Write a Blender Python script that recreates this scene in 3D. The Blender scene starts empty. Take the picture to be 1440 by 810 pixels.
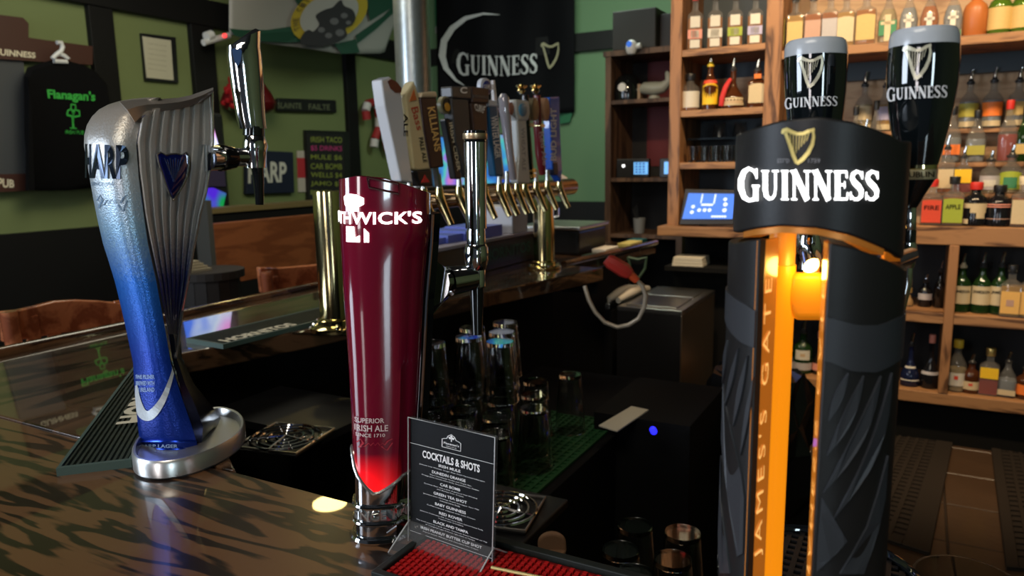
import bpy, math, random
import numpy as np
from mathutils import Vector, Matrix

random.seed(7)
S = bpy.context.scene
COL = S.collection
PI = math.pi

# ------------------------------------------------------------------ camera
EYE = np.array([0.0, 0.0, 1.43])
F = 1040.0
_y, _p, _r = math.radians(28.8), math.radians(9.5), math.radians(1.0)
_f = np.array([-math.sin(_y) * math.cos(_p), math.cos(_y) * math.cos(_p), -math.sin(_p)])
_r0 = np.array([math.cos(_y), math.sin(_y), 0.0])
_u0 = np.cross(_r0, _f)
_u = math.cos(_r) * _u0 + math.sin(_r) * _r0
_rt = math.cos(_r) * _r0 - math.sin(_r) * _u0
cam = bpy.data.cameras.new('camera')
cam.sensor_width = 36.0
cam.lens = F / 1440.0 * 36.0
cam.clip_start = 0.02
camo = bpy.data.objects.new('camera', cam)
COL.objects.link(camo)
camo.matrix_world = Matrix(((_rt[0], _u[0], -_f[0], EYE[0]), (_rt[1], _u[1], -_f[1], EYE[1]), (_rt[2], _u[2], -_f[2], EYE[2]), (0, 0, 0, 1)))
cam.dof.use_dof = True
cam.dof.focus_distance = 0.75
cam.dof.aperture_fstop = 9.0
S.camera = camo

# ------------------------------------------------------------------ world, exposure
S.view_settings.view_transform = 'Standard'
S.view_settings.look = 'None'
S.view_settings.exposure = 0.0
S.view_settings.gamma = 1.0
S.view_settings.use_curve_mapping = False
w = bpy.data.worlds.new('world')
S.world = w
w.use_nodes = True
w.node_tree.nodes['Background'].inputs[0].default_value = (0.55, 0.62, 0.75, 1)
w.node_tree.nodes['Background'].inputs[1].default_value = 0.05
S.cycles.max_bounces = 10
S.cycles.transparent_max_bounces = 16
S.cycles.caustics_reflective = False
S.cycles.caustics_refractive = False
S.cycles.sample_clamp_indirect = 4.0


def light(name, kind, loc, power, color, size=0.3, size_y=None, aim=None, spot=None):
    l = bpy.data.lights.new(name, kind)
    l.energy = power
    l.color = color
    if kind == 'AREA':
        l.size = size
        if size_y:
            l.shape = 'RECTANGLE'
            l.size_y = size_y
    else:
        l.shadow_soft_size = size
    if spot:
        l.spot_size = math.radians(spot)
        l.spot_blend = 0.6
    o = bpy.data.objects.new(name, l)
    COL.objects.link(o)
    o.location = loc
    if aim is not None:
        o.rotation_euler = (Vector(aim) - Vector(loc)).to_track_quat('-Z', 'Y').to_euler()
    return o


# daylight from the pub's front windows behind the camera, left and right
light('front_window_light', 'AREA', (-3.1, -1.5, 1.9), 70, (0.74, 0.85, 1.0), 1.2, 1.3, aim=(-0.7, .8, 1.2))
light('streak_light', 'AREA', (-0.75, -2.3, 1.6), 14, (1.0, 0.93, 0.95), 0.42, 1.0, aim=(-0.45, .6, 1.2))  # strip light added to reflect as the pinkish streak on the crimson tower
light('side_window_light', 'AREA', (1.45, -1.7, 1.62), 11, (0.72, 0.9, 1.0), 0.26, 0.7, aim=(-0.1, 0.6, 1.2))
light('bar_ceiling_light', 'AREA', (-0.4, -0.5, 2.7), 12, (1.0, 0.9, 0.75), 0.9, 0.6, aim=(-0.5, .5, 1.0))
light('well_fill', 'SPOT', (-0.5, 2.0, 2.8), 12, (1.0, 0.82, 0.55), 0.05, aim=(-0.85, 1.45, .8), spot=36)  # unseen fill spot, added to bring out the glasses on the green mat
light('well_fill_near', 'SPOT', (0.0, 1.9, 2.8), 5, (1.0, 0.85, 0.6), 0.05, aim=(-0.32, .98, .8), spot=26)  # second added fill spot, for highlights on the glasses beyond the red mat
# warm lamps over the bottle shelves
for _x in (-0.75, 0.0, 0.75):
    light('shelf_lamp', 'SPOT', (_x, 2.45, 2.75), 74, (1.0, 0.74, 0.45), 0.05, aim=(_x, 3.6, 1.35), spot=85)
light('bar_end_fill', 'SPOT', (-0.85, 2.2, 2.85), 22, (1.0, 0.85, 0.75), 0.06, aim=(-0.88, 2.75, .85), spot=34)  # fill spot added to brighten the towels and cooler top, no fixture there
# dim lamps of the room
light('room_lamp', 'AREA', (-2.5, 2.2, 2.85), 34, (1.0, 0.93, 0.72), 1.0, 1.6, aim=(-3.6, 3.6, 0.0))
light('room_lamp_back', 'AREA', (-1.9, 4.3, 2.85), 24, (0.85, 1.0, 0.85), 0.8, 0.8, aim=(-2.2, 5.6, 1.2))

# ------------------------------------------------------------------ picture -> place helpers (real planes)
def ray(x, y):
    return _f + _rt * (x - 720) / F - _u * (y - 405) / F

def onz(x, y, z):
    d = ray(x, y)
    return EYE + d * (z - EYE[2]) / d[2]

def onY(x, y, Y):
    d = ray(x, y)
    return EYE + d * Y / d[1]

def onX(x, y, X):
    d = ray(x, y)
    return EYE + d * X / d[0]

class Frame:
    """an upright plane that faces the camera's horizontal direction towards pixel column x"""
    def __init__(s, x, dist, y=405):
        d = ray(x, y)
        h = np.array([d[0], d[1], 0.0])
        s.h = h / np.linalg.norm(h)
        s.r = np.array([s.h[1], -s.h[0], 0.0])
        s.d = dist

    def at(s, x, y, dd=0.0):
        d = ray(x, y)
        return EYE + d * (s.d + dd) / (d @ s.h)

# ------------------------------------------------------------------ materials
MATS = {}

def mat(name, col=(0.5, 0.5, 0.5), rough=0.5, metal=0.0, spec=0.5, coat=0.0, trans=0.0, ior=1.45, emit=None, estr=0.0,
        var=0.0, vscale=20.0, bump=0.0, bscale=60.0, alpha=1.0, coatr=0.05):
    if name in MATS:
        return MATS[name]
    m = bpy.data.materials.new(name)
    m.use_nodes = True
    nt = m.node_tree
    b = nt.nodes['Principled BSDF']
    b.inputs['Base Color'].default_value = (*col, 1)
    b.inputs['Roughness'].default_value = rough
    b.inputs['Metallic'].default_value = metal
    b.inputs['Specular IOR Level'].default_value = spec
    b.inputs['Coat Weight'].default_value = coat
    b.inputs['Coat Roughness'].default_value = coatr
    b.inputs['Transmission Weight'].default_value = trans
    b.inputs['IOR'].default_value = ior
    b.inputs['Alpha'].default_value = alpha
    if emit:
        b.inputs['Emission Color'].default_value = (*emit, 1)
        b.inputs['Emission Strength'].default_value = estr
    tc = nt.nodes.new('ShaderNodeTexCoord')
    if var > 0:
        n = nt.nodes.new('ShaderNodeTexNoise')
        n.inputs['Scale'].default_value = vscale
        n.inputs['Detail'].default_value = 5
        nt.links.new(tc.outputs['Object'], n.inputs['Vector'])
        mx = nt.nodes.new('ShaderNodeMix')
        mx.data_type = 'RGBA'
        mx.inputs[6].default_value = (*[c * (1 - var) for c in col], 1)
        mx.inputs[7].default_value = (*[min(1, c * (1 + var)) for c in col], 1)
        nt.links.new(n.outputs['Fac'], mx.inputs[0])
        nt.links.new(mx.outputs[2], b.inputs['Base Color'])
    if bump > 0:
        n2 = nt.nodes.new('ShaderNodeTexNoise')
        n2.inputs['Scale'].default_value = bscale
        n2.inputs['Detail'].default_value = 4
        nt.links.new(tc.outputs['Object'], n2.inputs['Vector'])
        bp = nt.nodes.new('ShaderNodeBump')
        bp.inputs['Strength'].default_value = bump
        bp.inputs['Distance'].default_value = 0.01
        nt.links.new(n2.outputs['Fac'], bp.inputs['Height'])
        nt.links.new(bp.outputs['Normal'], b.inputs['Normal'])
    MATS[name] = m
    return m

def ramp(nt, stops):
    r = nt.nodes.new('ShaderNodeValToRGB')
    e = r.color_ramp.elements
    while len(e) < len(stops):
        e.new(0.5)
    for i, (p, c) in enumerate(stops):
        e[i].position = p
        e[i].color = (*c, 1)
    return r

def wood(name, dark, light_, scale=(1, 12, 12), rough=0.4, coat=0.0, wave=3.0, dist=6.0, contrast=(0.3, 0.7), spec=0.5, nscale=2.0, coatr=0.04, twist=1.2):
    m = mat(name, light_, rough, coat=coat, spec=spec, coatr=coatr)
    nt = m.node_tree
    b = nt.nodes['Principled BSDF']
    tc = nt.nodes.new('ShaderNodeTexCoord')
    mp = nt.nodes.new('ShaderNodeMapping')
    mp.inputs['Scale'].default_value = scale
    nt.links.new(tc.outputs['Object'], mp.inputs['Vector'])
    n = nt.nodes.new('ShaderNodeTexNoise')
    n.inputs['Scale'].default_value = nscale
    n.inputs['Detail'].default_value = 3
    n.inputs['Distortion'].default_value = twist
    nt.links.new(mp.outputs['Vector'], n.inputs['Vector'])
    mul = nt.nodes.new('ShaderNodeMath'); mul.operation = 'MULTIPLY'; mul.inputs[1].default_value = wave
    fr = nt.nodes.new('ShaderNodeMath'); fr.operation = 'PINGPONG'; fr.inputs[1].default_value = 1.0
    nt.links.new(n.outputs['Fac'], mul.inputs[0])
    nt.links.new(mul.outputs[0], fr.inputs[0])
    n2 = nt.nodes.new('ShaderNodeTexNoise')
    n2.inputs['Scale'].default_value = dist * 4
    n2.inputs['Detail'].default_value = 6
    nt.links.new(mp.outputs['Vector'], n2.inputs['Vector'])
    ad = nt.nodes.new('ShaderNodeMath'); ad.operation = 'MULTIPLY_ADD'; ad.inputs[1].default_value = 0.45
    nt.links.new(n2.outputs['Fac'], ad.inputs[0])
    sb = nt.nodes.new('ShaderNodeMath'); sb.operation = 'SUBTRACT'; sb.inputs[1].default_value = 0.22
    nt.links.new(fr.outputs[0], sb.inputs[0])
    nt.links.new(sb.outputs[0], ad.inputs[2])
    rp = ramp(nt, [(contrast[0], dark), (contrast[1], light_)])
    nt.links.new(ad.outputs[0], rp.inputs[0])
    nt.links.new(rp.outputs[0], b.inputs['Base Color'])
    return m

def glow_mix(name, stops, scale=6.0, strength=2.0, axis=None):
    m = mat(name, (0.02, 0.02, 0.02), 0.2)
    nt = m.node_tree
    b = nt.nodes['Principled BSDF']
    tc = nt.nodes.new('ShaderNodeTexCoord')
    n = nt.nodes.new('ShaderNodeTexNoise')
    n.inputs['Scale'].default_value = scale
    n.inputs['Detail'].default_value = 2
    nt.links.new(tc.outputs['Object'], n.inputs['Vector'])
    rp = ramp(nt, stops)
    nt.links.new(n.outputs['Fac'], rp.inputs[0])
    nt.links.new(rp.outputs[0], b.inputs['Emission Color'])
    b.inputs['Emission Strength'].default_value = strength
    return m

def zgrad(name, z0, z1, stops, **k):
    """paint that fades along the object's height"""
    m = mat(name, stops[0][1], **k)
    nt = m.node_tree
    b = nt.nodes['Principled BSDF']
    tc = nt.nodes.new('ShaderNodeTexCoord')
    sx = nt.nodes.new('ShaderNodeSeparateXYZ')
    nt.links.new(tc.outputs['Object'], sx.inputs[0])
    mr = nt.nodes.new('ShaderNodeMapRange')
    mr.inputs['From Min'].default_value = z0
    mr.inputs['From Max'].default_value = z1
    nt.links.new(sx.outputs[2], mr.inputs[0])
    n = nt.nodes.new('ShaderNodeTexNoise'); n.inputs['Scale'].default_value = 300
    nt.links.new(tc.outputs['Object'], n.inputs['Vector'])
    ad = nt.nodes.new('ShaderNodeMath'); ad.operation = 'MULTIPLY_ADD'; ad.inputs[1].default_value = 0.12
    nt.links.new(n.outputs['Fac'], ad.inputs[0])
    nt.links.new(mr.outputs[0], ad.inputs[2])
    rp = ramp(nt, stops)
    nt.links.new(ad.outputs[0], rp.inputs[0])
    nt.links.new(rp.outputs[0], b.inputs['Base Color'])
    return m

CHROME = mat('chrome', (0.78, 0.79, 0.8), 0.07, 1.0)
STEEL = mat('brushed_steel', (0.62, 0.61, 0.58), 0.28, 1.0)
BRASS = mat('brass', (0.85, 0.72, 0.36), 0.12, 1.0)
GOLD = mat('gold_print', (0.75, 0.6, 0.25), 0.3, 0.5)
BLACKPL = mat('black_plastic', (0.012, 0.012, 0.013), 0.35)
BLACKGL = mat('black_gloss', (0.006, 0.007, 0.008), 0.05, coat=0.6)
BLACKMT = mat('black_matte', (0.0035, 0.0035, 0.0035), 0.85, spec=.25)
WHITEPR = mat('white_print', (0.85, 0.85, 0.85), 0.5)
CREAMPR = mat('cream_print', (0.75, 0.68, 0.5), 0.5)
PAPER = mat('paper', (0.68, 0.62, 0.5), 0.7)
REDPL = mat('red_plastic', (0.4, 0.03, 0.02), 0.35)
GLASS = mat('clear_glass', (0.95, 0.96, 0.94), 0.02, trans=1.0, ior=1.45)
ACRYL = mat('acrylic', (0.3, 0.3, 0.3), 0.04, spec=.6, alpha=.10)
DARKRUB = mat('dark_rubber', (0.01, 0.014, 0.012), 0.55)

# ------------------------------------------------------------------ mesh builder
class MB:
    def __init__(s):
        s.v = []; s.f = []

    def add(s, vs, fs):
        o = len(s.v)
        s.v += [tuple(map(float, p)) for p in vs]
        s.f += [tuple(i + o for i in f) for f in fs]
        return s

    def box(s, a, b):
        x0, y0, z0 = a; x1, y1, z1 = b
        return s.add([(x0, y0, z0), (x1, y0, z0), (x1, y1, z0), (x0, y1, z0), (x0, y0, z1), (x1, y0, z1), (x1, y1, z1), (x0, y1, z1)],
                     [(0, 3, 2, 1), (4, 5, 6, 7), (0, 1, 5, 4), (1, 2, 6, 5), (2, 3, 7, 6), (3, 0, 4, 7)])

    def hexa(s, low, high):
        """a solid between a lower and an upper polygon of as many corners"""
        n = len(low)
        return s.add(list(low) + list(high), [tuple(range(n - 1, -1, -1)), tuple(range(n, 2 * n))] + [(i, (i + 1) % n, n + (i + 1) % n, n + i) for i in range(n)])

    def slab(s, poly, z0, z1):
        return s.hexa([(p[0], p[1], z0) for p in poly], [(p[0], p[1], z1) for p in poly])

    def plate(s, pts, off):
        """a polygon in space thickened by the vector off"""
        off = np.array(off)
        return s.hexa([np.array(p) for p in pts], [np.array(p) + off for p in pts])

    def loft(s, rings, cap=True, closed=True):
        n = len(rings[0]); o = len(s.v)
        for r in rings:
            s.v += [tuple(map(float, p)) for p in r]
        m = n if closed else n - 1
        for k in range(len(rings) - 1):
            for i in range(m):
                a = o + k * n + i; b = o + k * n + (i + 1) % n
                s.f.append((a, b, b + n, a + n))
        if cap and closed:
            s.f.append(tuple(o + i for i in range(n - 1, -1, -1)))
            s.f.append(tuple(o + (len(rings) - 1) * n + i for i in range(n)))
        return s

    def lathe(s, prof, c=(0, 0, 0), n=24, sq=0.0, ey=1.0, rot=0.0):
        """prof: (radius, height) pairs; sq squares the section, ey flattens it"""
        rings = []
        for r, z in prof:
            ring = []
            for i in range(n):
                a = 2 * PI * (i + 0.5) / n
                ca, sa = math.cos(a), math.sin(a)
                k = 1.0
                if sq > 0:
                    p = 2 + sq * 8
                    k = (abs(ca) ** p + abs(sa) ** p) ** (-1 / p)
                x, y = r * k * ca, r * k * sa * ey
                if rot:
                    x, y = x * math.cos(rot) - y * math.sin(rot), x * math.sin(rot) + y * math.cos(rot)
                ring.append((c[0] + x, c[1] + y, c[2] + z))
            rings.append(ring)
        return s.loft(rings)

    def tube(s, pts, rad, n=12, cap=True):
        pts = [np.array(p, float) for p in pts]
        rad = rad if isinstance(rad, (list, tuple)) else [rad] * len(pts)
        rings = []
        up = None
        for i, p in enumerate(pts):
            t = pts[min(i + 1, len(pts) - 1)] - pts[max(i - 1, 0)]
            t = t / (np.linalg.norm(t) + 1e-12)
            if up is None:
                up = np.array([0, 0, 1.0]) if abs(t[2]) < 0.9 else np.array([1.0, 0, 0])
            a = np.cross(t, up); a /= np.linalg.norm(a) + 1e-12
            b = np.cross(a, t); up = b
            rings.append([p + rad[i] * (math.cos(2 * PI * k / n) * a + math.sin(2 * PI * k / n) * b) for k in range(n)])
        return s.loft(rings, cap)

    def build(s, name, m, parent=None, world=True, smooth=False, bevel=0.0, seg=2):
        me = bpy.data.meshes.new(name)
        v = s.v
        if parent is not None and world:
            off = Vector((0, 0, 0)); q = parent
            while q is not None:
                off += q.location; q = q.parent
            v = [(p[0] - off[0], p[1] - off[1], p[2] - off[2]) for p in s.v]
        me.from_pydata(v, [], s.f)
        me.update()
        if m is not None:
            me.materials.append(m)
        if smooth:
            for p in me.polygons:
                p.use_smooth = True
            try:
                me.set_sharp_from_angle(angle=math.radians(40))
            except Exception:
                pass
        o = bpy.data.objects.new(name, me)
        COL.objects.link(o)
        if parent is not None:
            o.parent = parent
        if bevel > 0:
            md = o.modifiers.new('bevel', 'BEVEL')
            md.width = bevel; md.segments = seg; md.limit_method = 'ANGLE'; md.angle_limit = math.radians(40)
        return o

def tag(o, label=None, cat=None, group=None, kind=None):
    if label: o['label'] = label
    if cat: o['category'] = cat
    if group: o['group'] = group
    if kind: o['kind'] = kind
    return o

def thing(name, label, cat, loc=(0, 0, 0), group=None, rz=0.0):
    o = bpy.data.objects.new(name, None)
    COL.objects.link(o)
    o.empty_display_size = 0.05
    o.location = [float(c) for c in loc]
    o.rotation_euler = (0, 0, rz)
    return tag(o, label, cat, group)

def copy_tree(o, parent=None):
    c = o.copy(); COL.objects.link(c); c.parent = parent
    for ch in list(o.children):
        copy_tree(ch, c)
    return c

def interp(xs, ys, x):
    return float(np.interp(x, xs, ys))

def smooth_path(P, k=4, closed=False):
    P = [np.array(p, float) for p in P]; n = len(P); out = []
    for i in range(n if closed else n - 1):
        g = lambda j: P[j % n] if closed else P[min(max(j, 0), n - 1)]
        a, b, c, d = g(i - 1), g(i), g(i + 1), g(i + 2)
        for q in range(k):
            t = q / k
            out.append(.5 * (2 * b + (c - a) * t + (2 * a - 5 * b + 4 * c - d) * t * t + (3 * b - a - 3 * c + d) * t ** 3))
    if not closed: out.append(P[-1])
    return out

# ------------------------------------------------------------------ lettering
def strokes(paths):
    """each path: list of (x, y, width); returns quads in 2-D"""
    q = []
    for path in paths:
        P = [np.array(p[:2], float) for p in path]
        L = []; R = []
        for i, p in enumerate(P):
            t = P[min(i + 1, len(P) - 1)] - P[max(i - 1, 0)]
            t = t / (np.linalg.norm(t) + 1e-9)
            n = np.array([-t[1], t[0]]) * path[i][2] / 2
            L.append(p + n); R.append(p - n)
        for i in range(len(P) - 1):
            q.append([L[i], L[i + 1], R[i + 1], R[i]])
    return q

GL = {
    'G': (0.86, [[(.70, .76, .05), (.60, .92, .09), (.42, .98, .10), (.24, .88, .17), (.13, .64, .22), (.13, .38, .22), (.24, .13, .17), (.42, .03, .10), (.60, .06, .11), (.68, .12, .14)],
                 [(.68, .02, .18), (.68, .46, .18)], [(.54, .46, .06), (.82, .46, .06)], [(.71, .68, .06), (.71, .98, .05)]]),
    'U': (0.82, [[(.20, 1, .2), (.20, .35, .2), (.24, .15, .18), (.36, .04, .12), (.50, .05, .09), (.60, .16, .08), (.64, .35, .08), (.64, 1, .08)], [(.04, .98, .05), (.36, .98, .05)], [(.50, .98, .05), (.78, .98, .05)]]),
    'I': (0.44, [[(.22, 0, .2), (.22, 1, .2)], [(.06, .98, .05), (.38, .98, .05)], [(.06, .02, .05), (.38, .02, .05)]]),
    'N': (0.92, [[(.18, 0, .08), (.18, .95, .08)], [(.16, 1, .22), (.74, 0, .22)], [(.74, 0, .08), (.74, 1, .08)], [(.02, .98, .05), (.24, .98, .05)], [(.06, .02, .05), (.30, .02, .05)], [(.60, .98, .05), (.88, .98, .05)]]),
    'E': (0.68, [[(.20, 0, .2), (.20, 1, .2)], [(.05, .965, .07), (.60, .965, .07)], [(.05, .035, .07), (.62, .035, .07)], [(.2, .52, .07), (.50, .52, .07)], [(.59, .75, .06), (.58, 1, .04)], [(.63, .26, .06), (.60, 0, .04)], [(.50, .40, .04), (.50, .64, .04)]]),
    'S': (0.66, [[(.56, .80, .05), (.48, .94, .08), (.32, .98, .10), (.17, .88, .15), (.14, .74, .18), (.24, .60, .20), (.42, .46, .21), (.53, .32, .19), (.52, .14, .15), (.38, .03, .10), (.22, .03, .08), (.10, .16, .05)], [(.57, .72, .05), (.57, .98, .05)], [(.08, .02, .05), (.08, .28, .05)]]),
}

def serif_word(word, bigfirst=1.22):
    q = []; x = 0
    for i, c in enumerate(word):
        wd, ps = GL[c]
        k = bigfirst if i == 0 else 1.0
        dy = (1 - k) * 0.4 if i == 0 else 0
        for quad in strokes(ps):
            q.append([(x + p[0] * (k if i == 0 else 1), p[1] * k + dy) for p in quad])
        x += wd * (k if i == 0 else 1)
    return [[(p[0] / x, p[1]) for p in quad] for quad in q]

HARP = [[(.10, .90, .10), (.22, .60, .11), (.34, .26, .12), (.44, .03, .10)],
        [(.95, .96, .07), (.97, .78, .09), (.92, .56, .11), (.80, .34, .12), (.62, .14, .12), (.44, .02, .10)],
        [(.0, .88, .08), (.03, .96, .12), (.14, .99, .13), (.28, .93, .11), (.46, .87, .09), (.64, .88, .09), (.82, .95, .10), (1.0, 1.0, .08)]]
HARPSTR = [[(.22 + i * .1, .90 - (0.04 if i in (2, 3) else 0), .022), (.22 + i * .1 + (.02 - i * .018), .90 - .62 * (1 - abs(i - 2) * 0.13) * (1 - i * 0.03), .022)] for i in range(7)]

def decal(quads, fn, mb=None):
    mb = mb or MB()
    for q in quads:
        mb.add([fn(p[0], p[1]) for p in q], [tuple(range(len(q)))])
    return mb

_tc = {}
def text2d(s, bold=0.0, space=1.0):
    """text as triangles in a box 0..1 by 0..1, with its aspect"""
    k = (s, bold, space)
    if k in _tc:
        return _tc[k]
    c = bpy.data.curves.new('txt', 'FONT')
    c.body = s; c.offset = bold; c.space_character = space
    c.resolution_u = 3
    o = bpy.data.objects.new('txt', c)
    COL.objects.link(o)
    bpy.context.view_layer.update()
    me = bpy.data.meshes.new_from_object(o.evaluated_get(bpy.context.evaluated_depsgraph_get()))
    v = np.array([p.co[:2] for p in me.vertices]) if len(me.vertices) else np.zeros((1, 2))
    f = [tuple(p.vertices) for p in me.polygons]
    lo, hi = v.min(0), v.max(0)
    asp = (hi[0] - lo[0]) / max(hi[1] - lo[1], 1e-6)
    v = (v - lo) / np.maximum(hi - lo, 1e-6)
    bpy.data.objects.remove(o); bpy.data.curves.remove(c); bpy.data.meshes.remove(me)
    _tc[k] = (v, f, asp)
    return _tc[k]

def text(s, fn, mb=None, bold=0.0, space=1.0):
    v, f, a = text2d(s, bold, space)
    mb = mb or MB()
    mb.add([fn(p[0], p[1]) for p in v], f)
    return mb

def quadmap(tl, tr, br, bl, off=(0, 0, 0)):
    tl, tr, br, bl = [np.array(p, float) for p in (tl, tr, br, bl)]
    off = np.array(off, float)
    def fn(u, v):
        return (bl * (1 - u) + br * u) * (1 - v) + (tl * (1 - u) + tr * u) * v + off
    return fn

# ==================================================================== SETTING
BT = 1.07          # bar top
FZ = 0.22          # raised floor behind the bar
WX, BY = -4.0, 5.7
GREEN = mat('green_wall_paint', (0.17, 0.215, 0.085), 0.75, var=0.06, vscale=3)
GREENB = mat('teal_green_wall_paint', (0.11, 0.2, 0.10), 0.7, var=0.05, vscale=2)
BLACKW = mat('black_woodwork', (0.005, 0.005, 0.005), 0.6, spec=.3)

def struct(name, mb, m, parent=None, **k):
    o = mb.build(name, m, parent, **k)
    if parent is None:
        o['kind'] = 'structure'
    return o

struct('wall_left', MB().box((WX - .1, -3, 0), (WX, BY, 3.0)), GREEN)
struct('wall_back', MB().box((WX, BY, 0), (-0.9, BY + .1, 3.0)), GREENB)
struct('wall_shelf', MB().box((-0.95, 3.86, 0), (2.6, 3.96, 3.0)), mat('dark_slate_wall', (0.035, 0.045, 0.05), 0.7))
struct('wall_side', MB().box((-0.95, 3.96, 0), (-0.85, BY, 3.0)), GREEN)
struct('wall_right', MB().box((2.6, -3, 0), (2.7, 3.96, 3.0)), GREEN)
struct('ceiling', MB().box((WX, -3, 3.0), (2.7, BY, 3.1)), mat('dark_ceiling', (0.03, 0.03, 0.028), 0.8))
struct('floor', MB().box((WX, -3, -0.1), (2.7, BY, 0.0)), mat('dark_pub_floor', (0.03, 0.022, 0.016), 0.5))
# black trim on the left wall: dado, beams, posts
struct('baseboard_left', MB().box((WX, -3, 0), (WX + .04, BY - .04, 1.13)), BLACKW)
struct('baseboard_back', MB().box((WX + .04, BY - .04, 0), (-0.95, BY, 1.115)), BLACKW)
zb = onX(563, 88, WX)[2]
struct('trim_1', MB().box((WX, -3, 2.31), (WX + .05, BY - .05, 2.47)), BLACKW, bevel=.004)
struct('trim_2', MB().box((WX + .05, BY - .05, 2.31), (-0.95, BY, 2.45)), BLACKW)
for i, (xa, xb) in enumerate(((133, 166), (272, 303), (484, 498))):
    ya, yb = onX(xa, 150, WX)[1], onX(xb, 150, WX)[1]
    struct('trim_%d' % (i + 3), MB().box((WX, ya, 1.13), (WX + .04, yb, 2.31)), BLACKW, bevel=.003)
# raised floor behind the bar with tiles
TILE = mat('brown_floor_tile', (0.07, 0.04, 0.023), 0.28, var=0.25, vscale=7, bump=.1, bscale=30)
fl = struct('floor_platform', MB().box((-1.0, 0.62, 0.0), (2.6, 3.86, FZ - .008)), mat('grout', (0.035, 0.024, 0.017), 0.8))
fl['kind'] = 'structure'
ts = 0.30
tile_me = None
for i in range(9):
    for j in range(10):
        x = -0.45 + i * ts; y = 0.78 + j * ts
        if y + ts > 3.86 or x + ts > 2.4:
            continue
        if tile_me is None:
            t = MB().box((0.003, 0.003, -.008), (ts - .003, ts - .003, 0.0)).build('tile', TILE, fl, world=False, bevel=.002, seg=1)
            tile_me = t
        else:
            t = tile_me.copy(); COL.objects.link(t)
        t.location = (x, y, FZ)
for o in (fl,):
    pass

# ==================================================================== BAR
BARWOOD = wood('bar_wood', (0.014, 0.006, 0.003), (0.155, 0.070, 0.028), scale=(1.7, 10.0, 10.0), rough=0.3, coat=0.75, wave=10.0, dist=4.0, contrast=(0.34, 0.56), nscale=2.1, twist=0.45, spec=0.4, coatr=0.015)
BARWOOD2 = wood('bar_wood_long', (0.02, 0.010, 0.005), (0.11, 0.055, 0.027), scale=(8.5, 1.2, 8.5), rough=0.22, coat=1.0, wave=7.0, dist=4.0, contrast=(0.2, 0.7), nscale=1.3, spec=0.4, coatr=0.015)
EDGEW = wood('bar_edge_wood', (0.03, 0.012, 0.005), (0.13, 0.055, 0.022), scale=(3, 3, 12), rough=0.25, coat=0.7)
bar = thing('bar_counter', 'U-shaped glossy dark wooden bar counter carrying the beer towers', 'bar', (-0.5, 0.3, FZ))
EY = 0.578          # inner edge of the near run
jx = [(-3.1, -.45), (-1.62, .53), (-0.80, .525)]
MB().slab([(-1.62, -.40), (1.2, -.40), (1.2, EY), (-.70, EY), (-.92, .58 - .02), (-1.62, .56)], BT - .045, BT).build('near_countertop', BARWOOD, bar, bevel=.004)
MB().slab([(-1.62, .563), (-.925, .563), (-.705, .581), (-1.27, .935), (-1.19, 1.22), (-.945, 2.38), (-1.105, 2.40), (-1.02, 3.2), (-1.6, 3.2)], BT - .045, BT).build('side_countertop', BARWOOD2, bar, bevel=.004)
MB().slab([(-1.60, -.36), (1.16, -.36), (1.16, .50), (-.74, .50), (-1.60, .50)], 0.0, BT - .045).build('near_front', BLACKMT, bar)
MB().slab([(-1.56, .50), (-.98, .50), (-1.33, .90), (-1.27, 1.3), (-1.13, 2.36), (-1.13, 3.15), (-1.56, 3.15)], 0.0, BT - .045).build('side_front', BLACKMT, bar)
MB().tube([(-1.105, 2.40, BT + .004), (-1.02, 3.2, BT + .004)], .012, 10).build('armrest_rail', EDGEW, bar, smooth=True)
MB().tube([(-1.6, -.36, BT + .0), (-1.6, 3.2, BT + .0)], .016, 10).build('armrest_rail', EDGEW, bar, smooth=True)

# under-bar counters
ub = thing('underbar_counter', 'black under-bar work counter in the dark well behind the bar', 'counter', (-.9, 1.4, FZ))
gfl, gfr = onz(712, 702, .75), onz(856, 606, .75)
MB().box((-1.10, 0.99, FZ), (-.64, 2.2, .745)).build('body', BLACKMT, ub)
MB().box((-.60, .66, FZ), (.35, 1.16, .62)).build('body', BLACKMT, ub)
MB().box((-1.24, .96, .93), (-.93, 1.16, .945)).build('ledge', BLACKPL, ub)
MB().box((-.72, .93, .84), (-.50, 1.10, .855)).build('ledge', BLACKPL, ub, bevel=.003)
MB().box((-.66, .99, .745), (-.55, 1.06, .84)).build('bracket', BLACKMT, ub)
MB().box((-1.2, 1.0, .745), (-1.0, 1.12, .93)).build('bracket', BLACKMT, ub)
# green mesh mat
gm = MB()
gx0, gx1, gy0, gy1 = -1.08, -.665, 1.18, 1.78
n = 30
for i in range(n):
    y = gy0 + (gy1 - gy0) * i / (n - 1)
    gm.box((gx0, y - .004, .746), (gx1, y + .004, .751))
for i in range(22):
    x = gx0 + (gx1 - gx0) * i / 21
    gm.box((x - .004, gy0, .747), (x + .004, gy1, .7525))
gm.box((gx0, gy0, .745), (gx1, gy1, .748))
tag(gm.build('glass_mat', mat('green_mesh', (0.01, 0.075, 0.02), 0.6)), 'green mesh drip mat under the upturned glasses', 'mat')

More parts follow.
